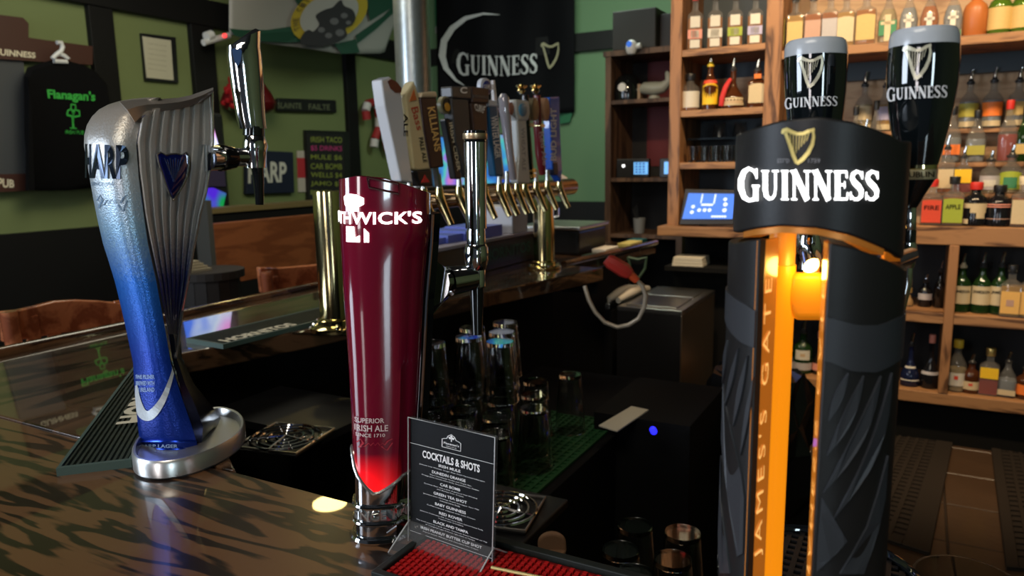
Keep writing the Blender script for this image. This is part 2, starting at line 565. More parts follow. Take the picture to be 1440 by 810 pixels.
# ------------------------------------------------------------------ anti-fatigue mats on the floor
RUB = mat('brown_black_rubber', (0.02, 0.014, 0.010), 0.6)
def floor_mat(pts, label):
    P = [onz(x, y, FZ + .012) for x, y in pts]
    z0, z1 = FZ, FZ + .014
    root = thing('rubber_floor_mat', label, 'mat', (P[0][0], P[0][1], FZ), 'black rubber mats behind the bar')
    tl, tr, br, bl = [np.array([p[0], p[1], 0]) for p in P]
    fn = lambda u, v: (bl * (1 - u) + br * u) * (1 - v) + (tl * (1 - u) + tr * u) * v
    b = MB()
    L = [fn(u, v) for u, v in ((0, 1), (1, 1), (1, 0), (0, 0))]
    b.slab([(p[0], p[1]) for p in L][::-1], z0, z0 + .006)
    # raised border
    for (u0, u1, v0, v1) in ((0, .08, 0, 1), (.86, 1, 0, 1), (0.08, .86, 0, .04), (.08, .86, .96, 1)):
        L = [fn(u, v) for u, v in ((u0, v0), (u1, v0), (u1, v1), (u0, v1))]
        b.slab([(p[0], p[1]) for p in L], z0 + .006, z1)
    b.build('base', RUB, root, bevel=.002, seg=1)
    g = MB()
    for i in range(1, 10):
        u = .08 + .78 * i / 10
        L = [fn(u - .014, .04), fn(u + .014, .04), fn(u + .014, .96), fn(u - .014, .96)]
        g.slab([(p[0], p[1]) for p in L], z0 + .006, z1 - .002)
    for i in range(1, 26):
        v = .04 + .92 * i / 26
        L = [fn(.08, v - .006), fn(.86, v - .006), fn(.86, v + .006), fn(.08, v + .006)]
        g.slab([(p[0], p[1]) for p in L], z0 + .006, z1 - .003)
    g.build('grid', RUB, root)['kind'] = 'stuff'
floor_mat([(1185, 600), (1342, 612), (1308, 778), (1060, 700)], 'brown-black perforated rubber mat beside the stout tower, on the tiles')
floor_mat([(1392, 612), (1560, 628), (1660, 820), (1415, 797)], 'brown-black perforated rubber mat on tiles at the right border')
a = onz(1345, 602, FZ + .004); b_ = onz(1390, 607, FZ + .004)
tag(MB().box((a[0], a[1] - .03, FZ), (b_[0], a[1] + .02, FZ + .006)).build('floor_drain_strip', STEEL), 'short steel strip on the floor tiles below the bottle shelves', 'drain')

# ==================================================================== BACK-BAR SHELVES
SHW = wood('shelf_wood', (0.10, 0.042, 0.018), (0.38, 0.19, 0.08), scale=(1.5, 9, 14), rough=0.5, wave=6, dist=4, contrast=(0.05, 0.75), nscale=1.6)
SHB = wood('shelf_back_wood', (0.34, 0.20, 0.11), (0.50, 0.33, 0.19), scale=(1.2, 9, 9), rough=0.6, wave=6, dist=4, contrast=(0.1, 0.7), nscale=1.4)
SHV = wood('shelf_post_wood', (0.10, 0.042, 0.016), (0.36, 0.17, 0.07), scale=(9, 9, 1.2), rough=0.5, wave=6, dist=4, contrast=(0.1, 0.7), nscale=1.4)
SY = 3.45; SB = 3.82
shelf = thing('back_bar_shelving', 'wooden back-bar shelving unit full of bottles on the far wall', 'shelving', (0.3, SB, FZ))
def zz(x, y, Y=SY): return float(onY(x, y, Y)[2])
def xx(x, y=300, Y=SY): return float(onY(x, y, Y)[0])
XL0, XL1 = xx(941, 150), xx(957, 150)
XM0, XM1 = xx(1075, 100), xx(1098, 100)
XR0, XR1 = xx(1327, 450), xx(1341, 450)
XE = 1.35
def upright(x0, x1, z0, z1, m=None):
    MB().box((x0, SY, z0), (x1, SB, z1)).build('upright', m or SHV, shelf, bevel=.003)
upright(XL0, XL1, 1.10, 2.5)
upright(XM0, XM1, 1.17, 2.5)
Z1 = zz(1400, 320) ; Z1b = Z1 - .075
Z2 = zz(1400, 446); Z3 = zz(1380, 560)
ZA = zz(1235, 60)   # top shelf, right bay
upright(XR0, XR1, Z3, Z1b)
upright(XE, XE + .04, Z3 - .045, 2.5)
def board(x0, x1, z, t=.03, y0=SY, y1=SB, m=None, nm='shelf_board'):
    MB().box((x0, y0 + .002, z - t), (x1, y1, z)).build(nm, m or SHW, shelf, bevel=.003)
board(XM1, XE, ZA, .036)
board(XM1 - .3, XE, Z1, .075)
board(-.55, XR0, Z2 , .045); board(XR1, XE, Z2, .045)
board(-.55, XE, Z3, .05)
ZLA, ZLB, ZLC, ZLD = zz(1010, 66), zz(1010, 153), zz(1010, 228), zz(985, 318)
board(XL1, XM0, ZLA); board(XL1, XM0, ZLB); board(XL1, XM0, ZLC)
MB().box((XL1, SY + .14, zz(1010, 192) - .008), (XM0, SB, zz(1010, 192))).build('glass_ledge', mat('dark_glass_shelf', (.03, .04, .045), .1), shelf)
MB().box((XL0 - .03, SY - .06, ZLD - .045), (-.60, SB, ZLD)).build('shelf_board', SHW, shelf, bevel=.004)
SLATE = mat('slate_back_board', (0.04, 0.055, 0.065), 0.6)
MB().box((XL0, SB, 1.10), (XM1, SB + .02, 2.5)).build('back_panel', SLATE, shelf)
MB().box((XM1, SB, Z1b), (XE, SB + .02, 2.5)).build('back_panel', SHB, shelf)
MB().box((-.56, SB, Z3 - .05), (XE, SB + .02, Z1b)).build('back_panel', mat('black_back_board', (.012, .012, .013), .6), shelf)
# slate strip just below the top right shelf (the shelf's light valance)
MB().box((XM1, SB - .05, ZA - .115), (XE, SB - .001, ZA - .036)).build('valance', SLATE, shelf)
MB().box((XL1, SB - .03, ZLB + .0), (XM0, SB - .001, zz(1010, 112, SB))).build('back_board', SHB, shelf)
# tiers
TZ = {1: (Z1, 3.53)}
t2 = (zz(1400, 272, 3.60), 3.605); t3 = (zz(1400, 228, 3.68), 3.68); t4 = (zz(1400, 180, 3.76), 3.755)
TZ[2], TZ[3], TZ[4] = t2, t3, t4
for k in (2, 3, 4):
    z, y = TZ[k]
    MB().box((XM1 + .001, y - .037, z - .018), (XE - .001, y + .037, z)).build('tier_board', SHW, shelf, bevel=.002)
    MB().box((XM1 + .001, y + .025, Z1), (XE - .001, y + .036, z - .018)).build('tier_riser', SHB, shelf)
MB().box((-.56, SY + .06, FZ), (XE, SB, Z3 - .06)).build('toe_panel', BLACKMT, shelf)

# ------------------------------------------------------------------ bottles
GLS = {
    'clear': mat('bottle_glass', (0.22, 0.21, 0.19), 0.04, spec=1.0, alpha=0.30),
    'green': mat('green_bottle_glass', (0.02, 0.06, 0.015), 0.06, trans=0.5),
    'dark': mat('dark_bottle_glass', (0.012, 0.008, 0.006), 0.06, coat=.3),
    'brown': mat('brown_bottle_glass', (0.10, 0.03, 0.01), 0.06, trans=0.4),
    'black': mat('black_bottle', (0.008, 0.008, 0.010), 0.08),
    'blue': mat('blue_black_bottle', (0.01, 0.015, 0.05), 0.06, trans=.2),
    'leafgreen': mat('leaf_green_glass', (0.10, 0.22, 0.02), 0.05, trans=0.5),
    'clay': mat('clay_orange_bottle', (0.42, 0.13, 0.03), 0.4),
}
LQ = {}
def liquid(name, c, tr=0.25):
    if name not in LQ:
        LQ[name] = mat('liquid_' + name, c, 0.1, trans=tr, ior=1.36)
    return LQ[name]
liquid('amber', (0.50, 0.17, 0.02)); liquid('gold', (0.60, 0.32, 0.06)); liquid('water', (0.38, 0.42, 0.45), .4); liquid('ruby', (0.4, 0.03, 0.02)); liquid('whiskey', (0.45, 0.13, 0.02)); liquid('copper', (0.5, 0.14, 0.02)); liquid('pale', (0.55, 0.42, 0.2), .3)
def lm(name, c): return mat('label_' + name, c, 0.55, var=.06, vscale=90)
LB = {'cream': lm('cream', (.62, .50, .30)), 'white': lm('white', (.66, .62, .52)), 'yellow': lm('yellow', (.9, .55, .02)), 'orange': lm('orange', (.85, .2, .03)), 'red': lm('red', (.7, .07, .03)),
      'lime': lm('lime', (.35, .42, .04)), 'olive': lm('olive', (.4, .36, .06)), 'black': lm('black', (.012, .012, .014)), 'pink': lm('pink', (.75, .3, .22)), 'green': lm('green', (.05, .22, .10)),
      'tan': lm('tan', (.6, .42, .24)), 'grey': lm('grey', (.45, .42, .42)), 'lilac': lm('lilac', (.45, .42, .6)), 'straw': lm('straw', (.6, .42, .15)), 'rose': lm('rose', (.5, .3, .22)), 'paleorange': lm('paleorange', (.8, .45, .12))}
PROF = {  # (radius fraction, height fraction of the body glass, without stopper)
    'round': [(.0, .0), (.9, .0), (1, .02), (1, .58), (.97, .64), (.75, .72), (.42, .79), (.34, .84), (.33, .97), (.38, .975), (.38, 1), (0, 1)],
    'tall': [(0, 0), (.9, 0), (1, .02), (1, .52), (.9, .62), (.55, .74), (.38, .82), (.36, .97), (.42, .975), (.42, 1), (0, 1)],
    'square': [(0, 0), (.93, 0), (1, .015), (1, .66), (.93, .71), (.6, .76), (.38, .80), (.36, .97), (.42, .975), (.42, 1), (0, 1)],
    'bell': [(0, 0), (.9, 0), (1, .03), (1, .20), (.92, .32), (.62, .45), (.34, .58), (.25, .7), (.24, .97), (.28, .975), (.28, 1), (0, 1)],
    'squat': [(0, 0), (.9, 0), (1, .03), (1, .60), (.85, .72), (.5, .80), (.40, .84), (.40, .97), (.46, .975), (.46, 1), (0, 1)],
    'slope': [(0, 0), (.88, 0), (.92, .02), (1, .45), (.8, .62), (.45, .78), (.30, .88), (.28, .97), (.33, .975), (.33, 1), (0, 1)],
}
SQ = {'square': .9, 'slope': 0.2}
def bottle(px, yb, yt, wpx, z, Y, kind, glass, liq, lab, label, name='liquor_bottle', lspec=(.12, .5), stop='spout', stopc=None, level=.7, group=None, txt=None, extra=None, cat='bottle', arch=0):
    """px: column; yb not used for the base height (it stands on z); yt: row of its very top"""
    p = onY(px, yb, Y)
    top = float(onY(px, yt, Y)[2])
    H = max(top - z, .08)
    r = wpx / 2 / F * float(np.dot(p - EYE, _f)) * .98
    rz = math.atan2(p[0] - EYE[0], p[1] - EYE[1]) * -1
    root = thing(name, label, cat, (p[0], Y, z), group, rz=rz)
    hb = H * (0.76 if stop == 'spout' else .9)
    pr = [(a * r, b * hb) for a, b in PROF[kind]]
    sq = SQ.get(kind, 0)
    rr = .999
    n = 20
    MB().lathe(pr, n=n, sq=sq).build('glass', GLS[glass], root, world=False, smooth=True)
    if liq and glass in ('clear',):
        q = [(0, .006)] + [(a * r * .93, max(.006, b * hb)) for a, b in PROF[kind][1:] if b < level] 
        la = interp([b for a, b in PROF[kind][1:-1]], [a for a, b in PROF[kind][1:-1]], level)
        q += [(la * r * .93, level * hb), (0, level * hb)]
        MB().lathe(q, n=n, sq=sq).build('liquid', LQ[liq], root, world=False, smooth=True)
    # label wraps the front
    def surf(u, v, off=.0012):
        k = 1.0
        if sq > 0:
            # flat front face
            return np.array([(u - .5) * 2 * r * .86, -(r + off), v * hb])
        a = (u - .5) * 2 * math.radians(68)
        rad = r * interp([b for q_, b in PROF[kind][1:-1]], [q_ for q_, b in PROF[kind][1:-1]], v) + off
        return np.array([rad * math.sin(a), -rad * math.cos(a), v * hb])
    def patch(mb, u0, u1, v0, v1, off=.0012, N=8, arc=0.0):
        o = len(mb.v)
        for i in range(N + 1):
            u = u0 + (u1 - u0) * i / N
            bulge = arc * math.sin(PI * i / N)
            mb.v.append(tuple(surf(u, v0, off))); mb.v.append(tuple(surf(u, v1 + bulge, off)))
        for i in range(N):
            mb.f.append((o + 2 * i, o + 2 * i + 2, o + 2 * i + 3, o + 2 * i + 1))
    if lab:
        m = MB(); patch(m, 0, 1, lspec[0], lspec[1], arc=arch)
        lo = m.build('label', LB[lab], root, world=False, smooth=True)
        if txt:
            t = text(txt, lambda u, v: surf(.12 + .76 * u, lspec[0] + (lspec[1] - lspec[0]) * (.58 + .2 * v), .002), bold=.02)
            t.build('label_print', BLACKMT, lo, world=False)
    if extra:
        for (nm, lb2, u0, u1, v0, v1) in extra:
            m = MB(); patch(m, u0, u1, v0, v1, .002)
            m.build(nm, LB[lb2], root, world=False, smooth=True)
    nr = r * PROF[kind][-2][0]
    nr = min(max(nr, .009), .02)
    if stop == 'spout':
        sh = H - hb
        MB().lathe([(0, hb - .004), (nr * .9, hb - .004), (nr * 1.1, hb), (nr * 1.1, hb + sh * .12), (nr * .7, hb + sh * .2), (nr * .55, hb + sh * .34), (0, hb + sh * .34)], n=14).build('collar', mat('spout_collar', (.03, .03, .03), .3) if not stopc else stopc, root, world=False, smooth=True)
        MB().tube([(0, 0, hb + sh * .3), (.0005, 0, hb + sh * .62), (.005, -.002, hb + sh)], [nr * .5, nr * .42, nr * .32], 10).build('spout', CHROME, root, world=False, smooth=True)
    else:
        MB().lathe([(0, hb - .012), (nr * 1.15, hb - .012), (nr * 1.2, hb), (nr * 1.2, H - .003), (nr * 1.1, H), (0, H)], n=14).build('stopper', stopc or BLACKPL, root, world=False, smooth=True)
    return root

GOLDC = mat('gold_stopper', (.8, .55, .18), .3, .8); REDC = mat('red_stopper', (.6, .03, .02), .4); YELC = mat('yellow_stopper', (.85, .6, .05), .4); CREAMC = mat('cream_stopper', (.8, .68, .45), .5); PINKC = mat('pink_stopper', (.7, .25, .18), .5)
gA = 'bottles on the top right shelf'; gT = 'bottles on the stepped display'
# top left shelf, four round-label bottles
for (x, lc, d) in ((977, 'pink', 'pink'), (1005, 'white', 'white'), (1033, 'lime', 'lime green'), (1061, 'lilac', 'lilac')):
    bottle(x, 60, -22, 22, ZLA, SY + .06, 'square', 'clear', 'amber', None, 'amber bottle with stacked white labels and a %s band, top left shelf' % d, stopc=REDC if lc == 'pink' else None, level=.62,
           extra=[('upper_label', 'white', .15, .85, .44, .66), ('band', lc, -.02, 1.02, .22, .40), ('round_label', 'white', .2, .8, .24, .38), ('lower_label', 'white', .15, .85, .04, .2)], group='amber bottles on the top left shelf')
# second left shelf
bottle(970, 155, 104, 28, ZLB, SY + .08, 'squat', 'clear', 'whiskey', 'white', 'squat flask with white label and dark stopper at the left post', stop='cap', level=.45, lspec=(.1, .58))
bottle(998, 155, 74, 22, ZLB, SY + .06, 'tall', 'brown', 'gold', 'yellow', 'tall bottle with bright yellow oval label and red neck band', stopc=YELC, lspec=(.12, .55), arch=.06, extra=[('neck_band', 'red', 0, 1, .60, .68)])
gmb = bottle(1030, 153, 82, 32, ZLB, SY + .06, 'bell', 'brown', 'copper', 'cream', 'bell-shaped dark bottle with red ribbon and cream label', lspec=(.08, .28), extra=[('label_panel', 'tan', .1, .9, .13, .20)])
MB().tube([(-.012, -.02, .13), (-.03, -.035, .10), (-.046, -.04, .05), (-.05, -.042, .012)], [.008, .012, .012, .010], 8).build('ribbon', mat('red_ribbon', (.6, .03, .03), .5), gmb, world=False, smooth=True)
bottle(1064, 151, 84, 27, ZLB, SY + .06, 'square', 'brown', 'copper', 'cream', 'square amber bottle with cream label and orange neck beside the middle post', lspec=(.12, .6), extra=[('neck_band', 'orange', .3, .7, .78, .9)], arch=.05)
# top right shelf
R = [(1092 + 0, 'slope', 'clear', 'gold', 'olive', 24, 'half-hidden pale gold bottle beside the middle post', -30),
     (1117, 'square', 'clear', 'gold', 'straw', 24, 'square gold bottle with straw label, above the left pint handle', -20),
     (1142, 'square', 'clear', 'copper', 'rose', 24, 'square copper bottle with dusky rose label on the top shelf', -22),
     (1166, 'square', 'clear', 'whiskey', 'grey', 24, 'square bottle with greyish-pink label on the top shelf', -25),
     (1188, 'square', 'clear', 'gold', 'cream', 25, 'square bottle with arched cream label and pale tall stopper', -24),
     (1216, 'square', 'clear', 'amber', 'straw', 28, 'widest square bottle with deep yellow label, top shelf', -28),
     (1247, 'slope', 'clear', 'pale', 'green', 26, 'bottle with dark green label between the two pint handles', -28),
     (1276, 'slope', 'clear', 'water', 'lilac', 25, 'clear bottle with white emblem and blue foot, top shelf', -30),
     (1305, 'slope', 'clear', 'copper', 'white', 25, 'orange-red bottle with white emblem on the top shelf', -32),
     (1338, 'slope', 'clear', 'water', 'green', 25, 'clear bottle with white emblem and green foot, top shelf', -32),
     (1369, 'squat', 'clay', None, None, 31, 'clay-orange squat bottle on the top shelf', -30),
     (1403, 'squat', 'leafgreen', None, 'straw', 30, 'green-shouldered bottle with broad straw label, whole in view', -36),
     (1435, 'squat', 'leafgreen', None, 'straw', 30, 'green-shouldered bottle with broad straw label, cut by the right border', -38)]
for i, (x, kd, g, lq, lb_, wd, lab, yt) in enumerate(R):
    ex = None; ls = (.1, .58)
    if lab.find('white emblem') > 0:
        ex = [('emblem', 'white', .34, .66, .08, .56), ('emblem_bar', 'white', .2, .8, .40, .46)]; ls = (.04, .16)
    if lb_ == 'green' and 'dark green label' in lab:
        ex = [('emblem', 'cream', .33, .67, .04, .58), ('emblem_bar', 'cream', .1, .9, .38, .44)]; ls = (.16, .46)
    bottle(x, 55, yt, wd, ZA, SY + .07, kd, g, lq, lb_, lab, stopc=CREAMC if i in (4, 5, 6) else None, lspec=ls, extra=ex, group=gA, arch=.03 if i in (4, 5) else 0)
# stepped display, back tier
T4 = [(1213, 101, 24, 'clear', 'pale', 'cream', 'spouted bottle with cream label seen between the pint handles'),
      (1242, 103, 20, 'clear', 'gold', 'lilac', 'spouted bottle half hidden behind the right pint handle'),
      (1360, 98, 25, 'clear', 'water', 'olive', 'clear spouted bottle with olive label, back tier'),
      (1393, 95, 26, 'clear', 'water', 'orange', 'clear spouted bottle with orange label, back tier'),
      (1428, 95, 27, 'clear', 'water', 'straw', 'clear spouted bottle with straw-yellow label, back tier')]
for x, yt, wd, g, lq, lb_, lab in T4:
    bottle(x, 180, yt, wd, TZ[4][0], TZ[4][1], 'round', g, lq, lb_, lab, lspec=(.26, .56), level=.6, group=gT, extra=[('foot_label', 'cream', .1, .9, .04, .16)])
T3 = [(1200, 150, 20, 'clear', 'gold', 'lime', 'short bottle with lime label behind the black band'),
      (1228, 142, 20, 'clear', 'gold', 'yellow', 'short bottle with yellow label behind the black band'),
      (1336, 150, 25, 'clear', 'water', 'orange', 'tapering clear bottle with low orange label, third tier'),
      (1370, 155, 26, 'clear', 'water', 'olive', 'tapering clear bottle with olive band, third tier'),
      (1414, 141, 26, 'clear', 'ruby', None, 'bottle of ruby liquor with red neck, third tier'),
      (1437, 150, 22, 'green', None, 'straw', 'dark green bottle at the right border, third tier')]
for x, yt, wd, g, lq, lb_, lab in T3:
    bottle(x, 228, yt, wd, TZ[3][0], TZ[3][1], 'slope', g, lq, lb_, lab, lspec=(.16, .36), level=.5, stop='cap', stopc=REDC if lq == 'ruby' else None, group=gT)
T2 = [(1212, 168, 20, 'clear', 'gold', 'cream', 'low bottle with pale label just above the black band', 'round'),
      (1328, 190, 22, 'clear', 'whiskey', 'cream', 'tall bottle with long cream label beside the pint handle', 'square'),
      (1352, 206, 24, 'clear', 'ruby', 'yellow', 'bottle with bright yellow label over ruby liquor', 'square'),
      (1390, 212, 26, 'clear', 'pale', 'grey', 'pot-bellied bottle with round grey label', 'squat'),
      (1419, 204, 28, 'clear', 'pale', 'lime', 'broad bottle with arched apple-green label', 'squat'),
      (1443, 212, 26, 'clear', 'gold', 'tan', 'bottle with tan label cut off by the right border', 'round')]
for x, yt, wd, g, lq, lb_, lab, kd in T2:
    ex = [('round_seal', 'white', .25, .75, .22, .42)] if lb_ == 'grey' else ([('inner_label', 'green', .25, .75, .15, .45)] if lb_ == 'lime' else None)
    bottle(x, 272, yt, wd, TZ[2][0], TZ[2][1], kd, g, lq, lb_, lab, lspec=(.12, .55) if lb_ != 'yellow' else (.3, .68), level=.5, extra=ex, group=gT, arch=.06 if lb_ == 'lime' else 0)
T1 = [(1308, 252, 28, 'clear', 'whiskey', 'red', 'square bottle with red label on the thick shelf', 'square', 'FIRE', REDC),
      (1338, 248, 28, 'clear', 'whiskey', 'lime', 'square bottle with lime green label on the thick shelf', 'square', 'APPLE', BLACKPL),
      (1369, 256, 31, 'black', None, None, 'round black bottle with cream map shape and red stopper', 'squat', None, REDC),
      (1402, 260, 32, 'black', None, None, 'squat black bottle with rose stripes on its shoulder', 'squat', None, BLACKPL),
      (1436, 248, 30, 'clear', 'whiskey', 'cream', 'bottle with large cream label at the right end of the thick shelf', 'square', None, CREAMC)]
for x, yt, wd, g, lq, lb_, lab, kd, tx, sc in T1:
    ex = None
    if 'map' in lab: ex = [('map_print', 'cream', .05, .95, .46, .58), ('map_print', 'cream', .35, .9, .34, .47), ('map_print', 'cream', .55, .85, .2, .34), ('map_print', 'cream', 0, .3, .06, .18)]
    if 'rose' in lab: ex = [('stripe', 'pink', .1, .95, .52, .55), ('stripe', 'pink', .1, .95, .58, .61), ('stripe', 'rose', 0, 1, .2, .22)]
    bottle(x, 318, yt, wd, Z1, TZ[1][1], kd, g, lq, lb_, lab, lspec=(.07, .6), level=.64, stop='cap', stopc=sc, group='bottles on the thick shelf', txt=tx, extra=ex, arch=.02 if tx else 0)
# lower shelf row C
for i, (x, c) in enumerate(((1349, 'first from the divider'), (1377, 'second from the divider'), (1403, 'third from the divider'))):
    bottle(x, 445, 356 - i * 1, 24, Z2, SY + .08, 'round', 'green', None, 'cream', 'dark green bottle with cream label, %s' % c, lspec=(.20, .60), group='dark green bottles on the lower shelf', txt='JAMESON', stopc=CREAMC if i == 0 else None)
bottle(1418, 450, 372, 26, Z2, SY + .05, 'square', 'clear', 'gold', 'paleorange', 'golden bottle with brown oval on label, beside the green bottles', lspec=(.08, .56), level=.66, stop='cap', group='golden bottles on the lower shelf', extra=[('oval', 'rose', .3, .7, .24, .38)])
bottle(1445, 452, 372, 26, Z2, SY + .05, 'square', 'clear', 'gold', 'paleorange', 'golden bottle with brown oval on label, cut by the right border', lspec=(.08, .56), level=.66, stop='cap', group='golden bottles on the lower shelf', extra=[('oval', 'rose', .3, .7, .24, .38)])
# row C left bay
bottle(1277, 440, 406, 12, Z2, SY + .12, 'bell', 'clear', 'gold', None, 'tiny bulb-shaped brass-coloured jigger bottle beside the chrome tap', stop='cap', stopc=GOLDC, cat='bottle')
bottle(1299, 440, 385, 18, Z2, SY + .14, 'squat', 'black', None, 'grey', 'small black bottle with grey label and thin spout', lspec=(.3, .55))
bottle(1319, 438, 366, 15, Z2, SY + .14, 'tall', 'dark', None, None, 'slim dark bottle leaning towards the shelf divider')
# row D
for (x, yt, kd, g, lq, lb_, lab, sc) in ((1277, 468, 'bell', 'blue', None, 'white', 'blue-black bottle with torn white label, left of the divider', None),
                                   (1305, 470, 'bell', 'black', None, 'grey', 'black bottle with pink stopper, left of the divider', PINKC),
                                   (1342, 477, 'tall', 'clear', 'pale', 'white', 'pale bottle with white label and yellow stopper, bottom shelf', YELC),
                                   (1363, 497, 'round', 'brown', None, 'cream', 'brown bottle with cream label and red dot, bottom shelf', None),
                                   (1388, 489, 'square', 'clear', 'ruby', 'yellow', 'square bottle with yellow label and ruby foot, bottom shelf', GOLDC),
                                   (1414, 494, 'slope', 'clear', 'water', 'cream', 'clear cut-glass bottle with low cream label, bottom shelf', None),
                                   (1440, 505, 'round', 'brown', None, 'orange', 'brown bottle with orange label at the right border, bottom shelf', None)):
    ls = {'yellow': (.42, .68), 'grey': (.3, .36)}.get(lb_, (.14, .42) if lab.find('low') > 0 or 'dot' in lab else (.16, .5))
    if x == 1414: ls = (.08, .24)
    bottle(x, 560, yt, 25, Z3, SY + .08, kd, g, lq, lb_, lab, lspec=ls, level=.5, stop='cap' if sc in (YELC, GOLDC, PINKC) else 'spout', stopc=sc, group='bottles on the bottom shelf', extra=[('red_dot', 'red', .42, .58, .28, .36)] if ('dot' in lab or 'pale bottle' in lab) else None)
bottle(1127, 535, 450, 26, Z3, SY + .10, 'round', 'green', None, 'grey', 'dark green bottle with round seal seen through the tower gap', lspec=(.10, .28), group='bottles on the bottom shelf', extra=[('seal', 'white', .18, .82, .36, .60), ('seal_mark', 'tan', .4, .6, .44, .52)])
bottle(1150, 535, 466, 18, Z3, SY + .10, 'bell', 'dark', None, 'pink', 'dark bottle with pink ball stopper seen through the tower gap', lspec=(.12, .30), stop='cap', stopc=PINKC, group='bottles on the bottom shelf')
bottle(1110, 535, 492, 10, Z3, SY + .10, 'tall', 'clear', 'water', 'white', 'narrow white-labelled bottle behind the glowing column', stop='cap', group='bottles on the bottom shelf')

# ------------------------------------------------------------------ drinking glasses
def glass_mesh(h, rt, rb, t=.003, base=.010, n=28, ribs=0):
    prof = [(0, 0), (rb, 0), (rb + (rt - rb) * .1, h * .1), (rt, h), (rt - t, h), (rb - t + (rt - rb) * .1, max(base, h * .1)), (rb - t, base), (0, base)]
    return MB().lathe(prof, n=n)
def glass(px, py, z, h, rt, rb, label, group, up=False, first={}, name='drinking_glass', Y=None):
    """py is the row of its foot (or of what touches the surface)"""
    p = onz(px, py, z) if Y is None else np.array([onY(px, py, Y)[0], Y, z])
    return glass_at((p[0], p[1], z), h, rt, rb, label, group, up, name)
_gm = {}
def glass_at(loc, h, rt, rb, label, group, up=False, name='drinking_glass'):
    k = (h, rt, rb)
    if k not in _gm:
        o = glass_mesh(h, rt, rb).build(name, GLASS, None, smooth=True)
        _gm[k] = o
    else:
        o = _gm[k].copy(); COL.objects.link(o)
    o.location = [float(c) for c in loc]
    if not up:
        o.rotation_euler = (PI, 0, 0); o.location.z += h
    else:
        o.rotation_euler = (0, 0, 0)
    return tag(o, label, 'glass', group)

# short tumblers on the left shelf: all alike
for j in range(2):
    for i in range(6 if j == 0 else 7):
        x = XL1 + .045 + i * .052 + j * .02
        glass_at((x, SY + .055 + j * .07, ZLC), .075, .022, .019, 'small clear tumbler on the left shelf, %s in the %s row' % (('leftmost', 'second from the left', 'third from the left', 'middle', 'third from the right', 'second from the right', 'rightmost')[i if i < 3 or j else i + 1], ('front', 'rear')[j]), 'tumblers on the left shelf', up=True)
for i, px in enumerate((1012, 1041)):
    p = onY(px, 190, SY + .22)
    glass_at((p[0], SY + .22, zz(1010, 192)), .07, .036, .026, ('left' if i == 0 else 'right') + ' one of two upturned glasses on the dark ledge', 'upturned glasses on the dark ledge')

# pint glasses crowding on the green mat
ORD = ['nearest', 'second', 'third', 'fourth', 'fifth']
COLN = ['rightmost', 'second from the right', 'third from the right', 'fourth from the right']
for i in range(5):
    for j in range(4):
        x, y = -.725 - j * .091 - (.045 if i % 2 else 0), 1.235 + i * .088 + j * .012
        if x < -1.05: continue
        if i == 4 and j == 0: continue
        lift = 0
        glass_at((x, y, .7525), .14, .042, .031, '%s upturned pint glass in the %s row on the green mat' % (COLN[j], ORD[i]), 'upturned pint glasses on the green mat')
        if (i, j) in ((2, 1), (2, 2), (3, 1), (3, 2), (4, 2), (1, 2)):
            glass_at((x, y, .7525 + .141), .14, .042, .031, 'pint glass stacked atop the %s one, %s row, green mat' % (COLN[j], ORD[i]), 'upturned pint glasses on the green mat')
p = onz(802, 605, .7525)
pg = glass_at((p[0], p[1], .7525), .15, .04, .028, 'tapered glass with a small red crest standing apart on the mat', None)
crest = MB(); 
crest.v = [(.031 * math.sin(a + .6) * 1.06, -.031 * math.cos(a + .6) * 1.15, z) for z in (.085, .105) for a in (-.3, -.1, .1, .3)]
crest.f = [(0, 1, 5, 4), (1, 2, 6, 5), (2, 3, 7, 6)]
cr = crest.build('crest_print', mat('crest_red', (.4, .04, .03), .5), pg, world=False)
cr.location = (0, 0, 0)
# glasses by the red mat, upside down on the counter
for x, y, lab in ((893, 738, 'rear left'), (960, 748, 'rear right'), (873, 772, 'front left'), (946, 785, 'front right'), (893, 806, 'nearest')):
    p = onz(x, y, .80)
    glass_at((p[0], p[1], .65), .15, .042, .030, '%s of the upturned pint glasses beyond the red mat' % lab, 'upturned pint glasses beyond the red mat')
MB().box((-.58, .80, .62), (.30, 1.15, .6499)).build('drain_board', BLACKPL, ub)
p = onz(1360, 800, 1.0)
glass_at((onz(1360, 815, .98)[0], onz(1360, 815, .98)[1], .83), .15, .052, .036, 'wide-rimmed clear glass standing upright at the bottom right', None, up=True)
q = onz(1360, 815, .98)
MB().box((q[0] - .12, q[1] - .1, .62), (q[0] + .12, q[1] + .1, .83)).build('glass_stand', BLACKMT, ub)

# ------------------------------------------------------------------ glass rinsers
def rinser(x, y, z, label, size=.075, rot=.5):
    p = onz(x, y, z)
    root = thing('glass_rinser', label, 'rinser', (p[0], p[1], z), 'glass rinsers')
    R2 = lambda a: (p[0] + a[0] * math.cos(rot) - a[1] * math.sin(rot), p[1] + a[0] * math.sin(rot) + a[1] * math.cos(rot))
    s = size
    MB().slab([R2(q) for q in ((-s, -s), (s, -s), (s, s), (-s, s))], z, z + .005).build('tray', BLACKPL, root, bevel=.002)
    MB().tube([(*R2(q), z + .008) for q in ((-s, -s), (s, -s), (s, s), (-s, s), (-s, -s))], .0025, 6).build('tray_rim', STEEL, root)
    for r in (.016, .032, .048, .062):
        pts = [(p[0] + r * math.cos(t * 2 * PI / 28), p[1] + r * math.sin(t * 2 * PI / 28), z + .009) for t in range(29)]
        MB().tube(pts, .0028, 6, cap=False).build('ring', CHROME, root, smooth=True)
    sp = MB()
    for t in range(5):
        a = t * 2 * PI / 5
        sp.tube([(p[0], p[1], z + .011), (p[0] + .062 * math.cos(a), p[1] + .062 * math.sin(a), z + .009)], .0025, 6)
    sp.build('spokes', CHROME, root)
